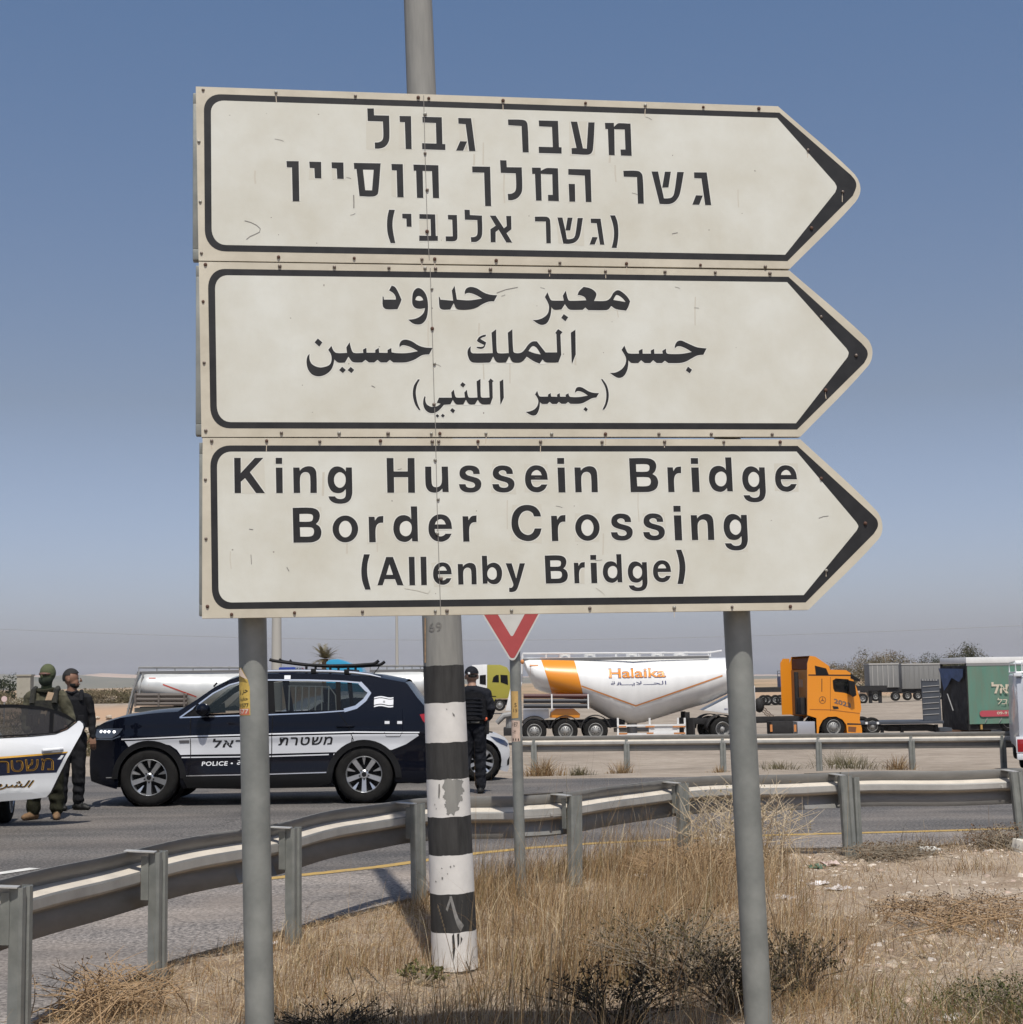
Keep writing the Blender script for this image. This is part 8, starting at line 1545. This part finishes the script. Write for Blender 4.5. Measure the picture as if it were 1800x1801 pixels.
# the far scrub, trees and palm
def tree(name, label, u, v, y, w, h, n, leafc, seed, ls, th=0.25, grp=None, clumps=26, flat=1.0, z0=None):
    r = np.random.default_rng(seed); b = P(u, v, y); z = terrain(b.x, b.y) if z0 is None else z0; root = thing(name, label, 'tree', (b.x, b.y, z - 0.05), 0, grp); mb = MB(); cs = []
    for k in range(clumps):
        az = r.uniform(0, 6.28); q = math.sqrt(r.uniform(0, 1)); zz = r.uniform(th, 1); cs.append((w * q * math.cos(az) * (1 - 0.5 * max(0, zz - 0.5)), w * q * math.sin(az) * 0.8, h * zz * (1 - 0.25 * q * q)))
    for k, c in enumerate(cs[:14]): m1 = (c[0] * 0.25, c[1] * 0.25, c[2] * 0.45); mb.tube([(c[0] * 0.03, 0, 0), m1, c], [0.05 * h * 0.5 + 0.03, 0.03 * h * 0.5, 0.012 * h * 0.3], 5)
    mb.build('trunk', mat('grey bark', (0.12, 0.095, 0.07), 0.9), root)
    i = r.integers(0, clumps, n); C = np.array(cs)[i] + r.normal(0, 1, (n, 3)) * np.array([0.13 * w, 0.13 * w, 0.085 * h]); C[:, 2] = np.maximum(C[:, 2], 0.05); d1 = r.normal(0, 1, (n, 3)); d1 /= np.linalg.norm(d1, axis=1)[:, None]; d2 = np.cross(d1, r.normal(0, 1, (n, 3))); d2 /= np.linalg.norm(d2, axis=1)[:, None]; s_ = r.uniform(0.5, 1.5, n)[:, None] * ls
    V = np.stack([C - d1 * s_, C + d2 * s_ * 0.5, C + d1 * s_, C - d2 * s_ * 0.5], 1).reshape(-1, 3); cc = np.array(leafc)[r.integers(0, len(leafc), clumps)][i] * r.uniform(0.75, 1.25, (n, 1)); raw_mesh('crown', V, np.arange(n * 4).reshape(-1, 4), np.repeat(cc, 4, axis=0), M_LEAF, root); return root
DRYT = [(0.17, 0.135, 0.085), (0.22, 0.175, 0.11), (0.12, 0.105, 0.06)]; OLV = [(0.07, 0.07, 0.035), (0.10, 0.09, 0.05), (0.045, 0.05, 0.025)]; DKG = [(0.03, 0.04, 0.02), (0.045, 0.055, 0.028), (0.02, 0.028, 0.015)]
tree('dry_tree', 'pale leafless tree rising behind the orange cab', 1532, 1230, 205, 3.6, 6.0, 6000, DRYT, 41, 0.08, 0.3); tree('dry_tree', 'dry brown tree behind the pale grey box trailer', 1575, 1230, 215, 4.4, 4.4, 6000, DRYT, 42, 0.09); tree('dry_tree', 'bushy brown tree left of the pale grey box trailer', 1502, 1230, 220, 4.0, 3.9, 4400, DRYT, 43, 0.09)
tree('olive_tree', 'tall olive brown tree rising behind the green trailer', 1704, 1225, 190, 2.6, 6.3, 8800, OLV, 44, 0.08, 0.35); tree('olive_tree', 'low olive brown tree left of the tall one behind the green trailer', 1672, 1225, 195, 2.2, 5.2, 4800, OLV, 45, 0.08); tree('olive_tree', 'wispy olive tree right of the tall one behind the green trailer', 1736, 1225, 192, 2.4, 5.0, 4000, OLV, 46, 0.07); tree('dry_tree', 'small dry tree above the long grey trailer', 1640, 1228, 230, 3.0, 4.4, 3600, OLV, 47, 0.09)
tree('dark_tree', 'dark round tree at the left edge behind the police cars', 2, 1207, 170, 2.6, 3.2, 1500, DKG, 48, 0.13)
scr = [(60, 1224, 118, 3.5, 0.9), (215, 1220, 125, 3.4, 1.2), (178, 1222, 124, 3.0, 1.2), (150, 1221, 126, 2.4, 1.1), (30, 1228, 112, 3.0, 1.1), (120, 1222, 128, 2.6, 0.9), (250, 1222, 126, 3.0, 1.0), (-20, 1226, 120, 3.0, 1.2)]
for i, (u, v, y, w, h) in enumerate(scr): tree('scrub_bush', ['olive scrub bush on the earth bank at the far left', 'olive scrub bush on the earth bank below the tank ladder', 'low scrub bush on the earth bank beside the bearded officer', 'small scrub bush on the earth bank right of the officer', 'scrub bush on the bank behind the soldier', 'scrub bush on the bank between the soldier and the officer', 'scrub bush on the bank behind the silver tank', 'scrub bush on the bank beyond the left frame edge'][i], u, v, y, w, h, 3600, [(0.11, 0.10, 0.055), (0.16, 0.135, 0.08), (0.20, 0.16, 0.10)], 60 + i, 0.06, 0.05)
for i, (u, v, y, w, h) in enumerate(((165, 1283, 62, 1.3, 0.9), (190, 1285, 66, 1.5, 0.8), (215, 1278, 72, 1.6, 0.7), (150, 1268, 80, 1.8, 0.7), (205, 1262, 90, 2.0, 0.6), (20, 1255, 84, 2.2, 0.8), (100, 1275, 70, 1.4, 0.7))): tree('scrub_bush', ['olive grey scrub nearest the SUV bonnet', 'olive scrub between the bonnet and the tank ladder', 'dry scrub at the foot of the tank ladder', 'dry scrub right of the officer below the earth bank', 'small dry scrub against the earth bank', 'dry scrub seen through the sedan door window', 'dry scrub behind the two men'][i], u, v, y, w, h, 2400, [(0.13, 0.12, 0.065), (0.19, 0.16, 0.095), (0.24, 0.19, 0.12)], 80 + i, 0.045, 0.03)
def palm():
    b = P(572, 1225, 118); root = thing('palm_tree', 'date palm showing its crown above the police SUV', 'palm tree', (b.x, b.y, -0.9)); top = P(573, 1158, 118).z + 0.9; mb = MB(); mb.tube([(0, 0, 0), (0.05, 0, top * 0.5), (0, 0, top)], [0.32, 0.26, 0.24], 10); mb.build('trunk', mat('palm bark', (0.15, 0.11, 0.07), 0.9, var=0.3, scale=8), root); r = np.random.default_rng(5); Vs = []; Qs = []; Ts = []; k = 0
    for f in range(70):
        az = r.uniform(0, 6.28); el = r.uniform(-0.15, 1.25); L = r.uniform(1.0, 1.45); p = Vector((0, 0, top)); d = Vector((math.cos(az) * math.cos(el), math.sin(az) * math.cos(el), math.sin(el))); sd_ = d.cross(Vector((0, 0, 1))).normalized()
        for j in range(12):
            d = (d + Vector((0, 0, -0.05))).normalized(); q = p + d * L / 12
            for s_ in (-1, 1):
                e = q + (sd_ * s_ * 0.8 + d * 0.8).normalized() * 0.34 * (1 - 0.5 * j / 12); w = d * 0.032; Vs += [q - w, q + w, e + w * 0.3, e - w * 0.3]; Qs.append((k, k + 1, k + 2, k + 3)); k += 4; c = np.array((0.17, 0.145, 0.075)) * r.uniform(0.6, 1.3); Ts += [c] * 4
            p = q
    raw_mesh('crown', np.array(Vs), np.array(Qs), np.array(Ts), M_LEAF, root)
palm()
# ------------------------------------------------------------------ small things on the ground and far off
def rock(name, label, cat, u, v, s, col, seed, grp=None, z=0.0, squash=0.6):
    b = G(u, v, z); r = random.Random(seed); bm = bmesh.new(); bmesh.ops.create_icosphere(bm, subdivisions=2, radius=1)
    for q in bm.verts: k = 1 + 0.35 * fbm(q.co.x, q.co.y + q.co.z * 1.7, 1.4, seed); q.co = Vector((q.co.x * s * k, q.co.y * s * k * 0.8, q.co.z * s * k * squash))
    me = bpy.data.meshes.new(name); bm.to_mesh(me); bm.free(); smooth_mesh(me, 40); o = link(name, me, mat(col[0], col[1], 0.9, var=0.2, scale=12, bump=0.3), None, (b.x, b.y, terrain(b.x, b.y) + s * squash * 0.4)); o.rotation_euler = (0, 0, r.uniform(0, 6)); return tag(o, label, cat, grp)
ST = ('pale limestone', (0.40, 0.335, 0.26)); rr_ = random.Random(12); LABS = 'pale limestone lump lying on the trodden ground right of the signpost'
for i in range(70):
    u, v = rr_.uniform(1400, 1800), rr_.uniform(1525, 1790)
    rock('stone', LABS, 'stone', u, v, rr_.uniform(0.008, 0.024) * (1.4 if rr_.random() < 0.15 else 1), ST, i, 'limestone lumps scattered on the bare ground', squash=0.42)
for i in range(46): rock('stone', 'pale limestone lump in the rubble under the far guardrail', 'stone', rr_.uniform(1350, 1500), rr_.uniform(1330, 1347), rr_.uniform(0.06, 0.17), ('white limestone', (0.50, 0.45, 0.38)), 200 + i, 'limestone rubble beyond the road', -0.5)
for i in range(40): rock('stone', 'pale stone scattered on the rough ground below the earth bank', 'stone', rr_.uniform(140, 240), rr_.uniform(1250, 1288), rr_.uniform(0.12, 0.28), ST, 300 + i, 'stones scattered below the earth bank', -0.95)
def gravel():
    m_ = 9000; x = rng.uniform(0.9, 6.0, m_); y = 5.4 + 9.4 * rng.uniform(0, 1, m_); c = noise2(x, y, 0.8, 21.0); ok = (np.interp(x, EX, EY) - y > 0.12) & (rng.uniform(0, 1, m_) < np.clip(0.35 + 1.6 * c, 0.04, 1) * np.clip((x - 0.9) / 0.9, 0.1, 1)); x, y = x[ok], y[ok]; n = len(x); z = terr(x, y); s_ = rng.gamma(2.2, 0.0042, n) + 0.003
    base = np.array([(-1, -1, -0.3), (1, -1, -0.3), (1, 1, -0.3), (-1, 1, -0.3), (-0.6, -0.6, 0.7), (0.6, -0.6, 0.7), (0.6, 0.6, 0.7), (-0.6, 0.6, 0.7)]); a = rng.uniform(0, 6.28, n); V = base[None] * (1 + rng.normal(0, 0.22, (n, 8, 3))); V = V * s_[:, None, None] * np.stack([rng.uniform(0.8, 1.4, n), np.ones(n), rng.uniform(0.5, 0.9, n)], -1)[:, None, :]
    X_ = V[..., 0] * np.cos(a)[:, None] - V[..., 1] * np.sin(a)[:, None] + x[:, None]; Y_ = V[..., 0] * np.sin(a)[:, None] + V[..., 1] * np.cos(a)[:, None] + y[:, None]; Z_ = V[..., 2] + z[:, None]; P_ = np.stack([X_, Y_, Z_], -1).reshape(-1, 3)
    q = np.array([(0, 1, 5, 4), (1, 2, 6, 5), (2, 3, 7, 6), (3, 0, 4, 7), (4, 5, 6, 7)]); Q = (q[None] + (np.arange(n) * 8)[:, None, None]).reshape(-1, 4); col = np.array([(0.42, 0.35, 0.28), (0.50, 0.44, 0.37), (0.33, 0.26, 0.20), (0.56, 0.50, 0.44), (0.40, 0.31, 0.25)])[rng.integers(0, 5, n)] * rng.uniform(0.8, 1.15, (n, 1))
    tag(raw_mesh('gravel', P_, Q, np.repeat(col, 8, axis=0), leaf_mat('pebbles', trans=0.0)), 'pale pebbles strewn over the bare verge', 'gravel', kind='stuff')
gravel()
def scrap(label, u, v, s, m, seed, cat='litter', h=0.5):
    b = G(u, v); r = np.random.default_rng(seed); n = 9; V = []; Fc = []
    for i in range(n):
        for j in range(n): V.append((s * (i / (n - 1) - 0.5) + r.normal(0, 0.06 * s), s * 0.8 * (j / (n - 1) - 0.5) + r.normal(0, 0.06 * s), abs(r.normal(0, 0.22 * s * h)) + 0.003))
    for i in range(n - 1):
        for j in range(n - 1): a = i * n + j; Fc.append((a, a + 1, a + n + 1, a + n))
    o = nmesh('plastic_scrap', V, Fc, m, None, 0); o.location = (b.x, b.y, terrain(b.x, b.y)); o.rotation_euler = (0, 0, r.uniform(0, 6)); tag(o, label, cat)
M_BAG = mat('crumpled white plastic', (0.62, 0.58, 0.56), 0.4); M_BAGC = mat('milky plastic sheet', (0.52, 0.47, 0.42), 0.35)
scrap('crumpled white plastic scrap right of the right sign post', 1440, 1553, 0.17, M_BAG, 1, h=0.3); scrap('crumpled white plastic scrap left of the pale bare patch', 1475, 1562, 0.18, M_BAG, 2, h=0.3); scrap('small white plastic scrap beside the right sign post', 1383, 1583, 0.12, M_BAG, 3); scrap('green wrapper lying beyond the plastic scraps', 1436, 1528, 0.13, mat('green wrapper', (0.05, 0.12, 0.08), 0.5), 4); scrap('pinkish paper scrap beside the green wrapper', 1460, 1524, 0.16, mat('pinkish paper', (0.50, 0.40, 0.36), 0.7), 5)
scrap('white plastic scrap at the bottom edge near the right', 1660, 1795, 0.10, M_BAG, 6); scrap('milky plastic sheet on the mound left of the right sign post', 1150, 1545, 0.36, M_BAGC, 7, h=0.3); scrap('glinting plastic sheet behind the right sign post', 1285, 1480, 0.45, M_BAGC, 8, h=0.5); scrap('orange scrap on the shoulder left of the striped pole', 645, 1530, 0.10, mat('orange scrap', (0.50, 0.17, 0.04), 0.6), 9, h=0.3); scrap('white scrap in the grass beside the left sign post', 482, 1665, 0.07, M_BAG, 10); scrap('orange scrap on the yellow line right of the right sign post', 1430, 1470, 0.08, MATS['orange scrap'], 11, h=0.4)
mb = MB(); b = G(1635, 1509); mb.tube([(-0.09, 0, 0.035), (0.05, 0.01, 0.035), (0.075, 0.012, 0.036), (0.10, 0.014, 0.036)], [0.036, 0.036, 0.015, 0.014], 14); o = mb.build('plastic_bottle', mat('clear dusty plastic', (0.55, 0.54, 0.50), 0.3)); o.location = (b.x, b.y, terrain(b.x, b.y)); tag(o, 'discarded plastic bottle by the dry brown shrub', 'bottle')
mb = MB(); b = G(1793, 1503); mb.box(-0.06, 0.06, -0.05, 0.05, 0, 0.11); o = mb.build('paper_cup', mat('white carton', (0.55, 0.52, 0.46), 0.6), bev=0.006); o.location = (b.x, b.y, terrain(b.x, b.y)); o.rotation_euler = (0.2, 0.1, 0.6); tag(o, 'small white carton lying at the right edge', 'carton')
# far lamp posts, a wire, a small sign and a far hut
for u, vt, y, r0, lab in ((487, 1060, 70, 0.24, 'thick pale lamp post showing between the sign and the SUV roof'), (699, 1075, 150, 0.16, 'thin far lamp post left of the striped pole')):
    b = P(u, 1200, y); t = thing('lamp_post', lab, 'lamp post', (b.x, b.y, -1)); mb = MB(); mb.lathe([(r0 * 1.2, 0), (r0, 3), (r0 * 0.7, 11)], 14, 'z'); mb.build('pole', mat('pale grey pole', (0.36, 0.345, 0.31), 0.7), t); mb = MB(); mb.tube([(0, 0, 11), (0.2, -0.1, 11.6), (1.6, -0.3, 11.8)], [r0 * 0.6, r0 * 0.5, 0.08], 8); mb.build('arm', MATS['pale grey pole'], t); mb = MB(); mb.box(1.4, 2.1, -0.45, -0.15, 11.7, 11.85); mb.build('lamp_head', M_GREYM, t, bev=0.03)
b = P(9, 1212, 90); t = thing('small_road_sign', 'tiny round red and white sign at the far left', 'road sign', (b.x, b.y, terrain(b.x, b.y))); mb = MB(); mb.tube([(0, 0, 0), (0, 0, 2.3)], 0.04, 6); mb.build('post', M_GREYM, t); mb = MB(); mb.lathe([(0.17, -0.05), (0.17, -0.03)], 16, 'y', c=(0, 0, 2.15)); mb.build('disc', mat('pinkish white disc', (0.55, 0.42, 0.40), 0.6), t)
b = P(42, 1208, 160); t = thing('concrete_hut', 'pale square concrete hut far off left of the soldier', 'hut', (b.x, b.y, terrain(b.x, b.y))); mb = MB(); mb.box(-0.7, 0.7, 0, 1.2, 0, 2.6); mb.build('wall', mat('pale concrete', (0.30, 0.28, 0.23), 0.9, var=0.1, scale=1), t); mb = MB(); mb.box(-0.8, 0.8, -0.1, 1.3, 2.601, 2.75); mb.build('roof', MATS['pale concrete'], t)
mb = MB(); a, b = P(-300, 1092, 300), P(2200, 1080, 260); mb.tube([a + (b - a) * (i / 30) + Vector((0, 0, -4 * math.sin(math.pi * i / 30))) for i in range(31)], 0.035, 4); o = mb.build('power_line', mat('wire', (0.25, 0.25, 0.26), 0.6)); tag(o, 'faint overhead wire crossing the sky low down', 'power line')
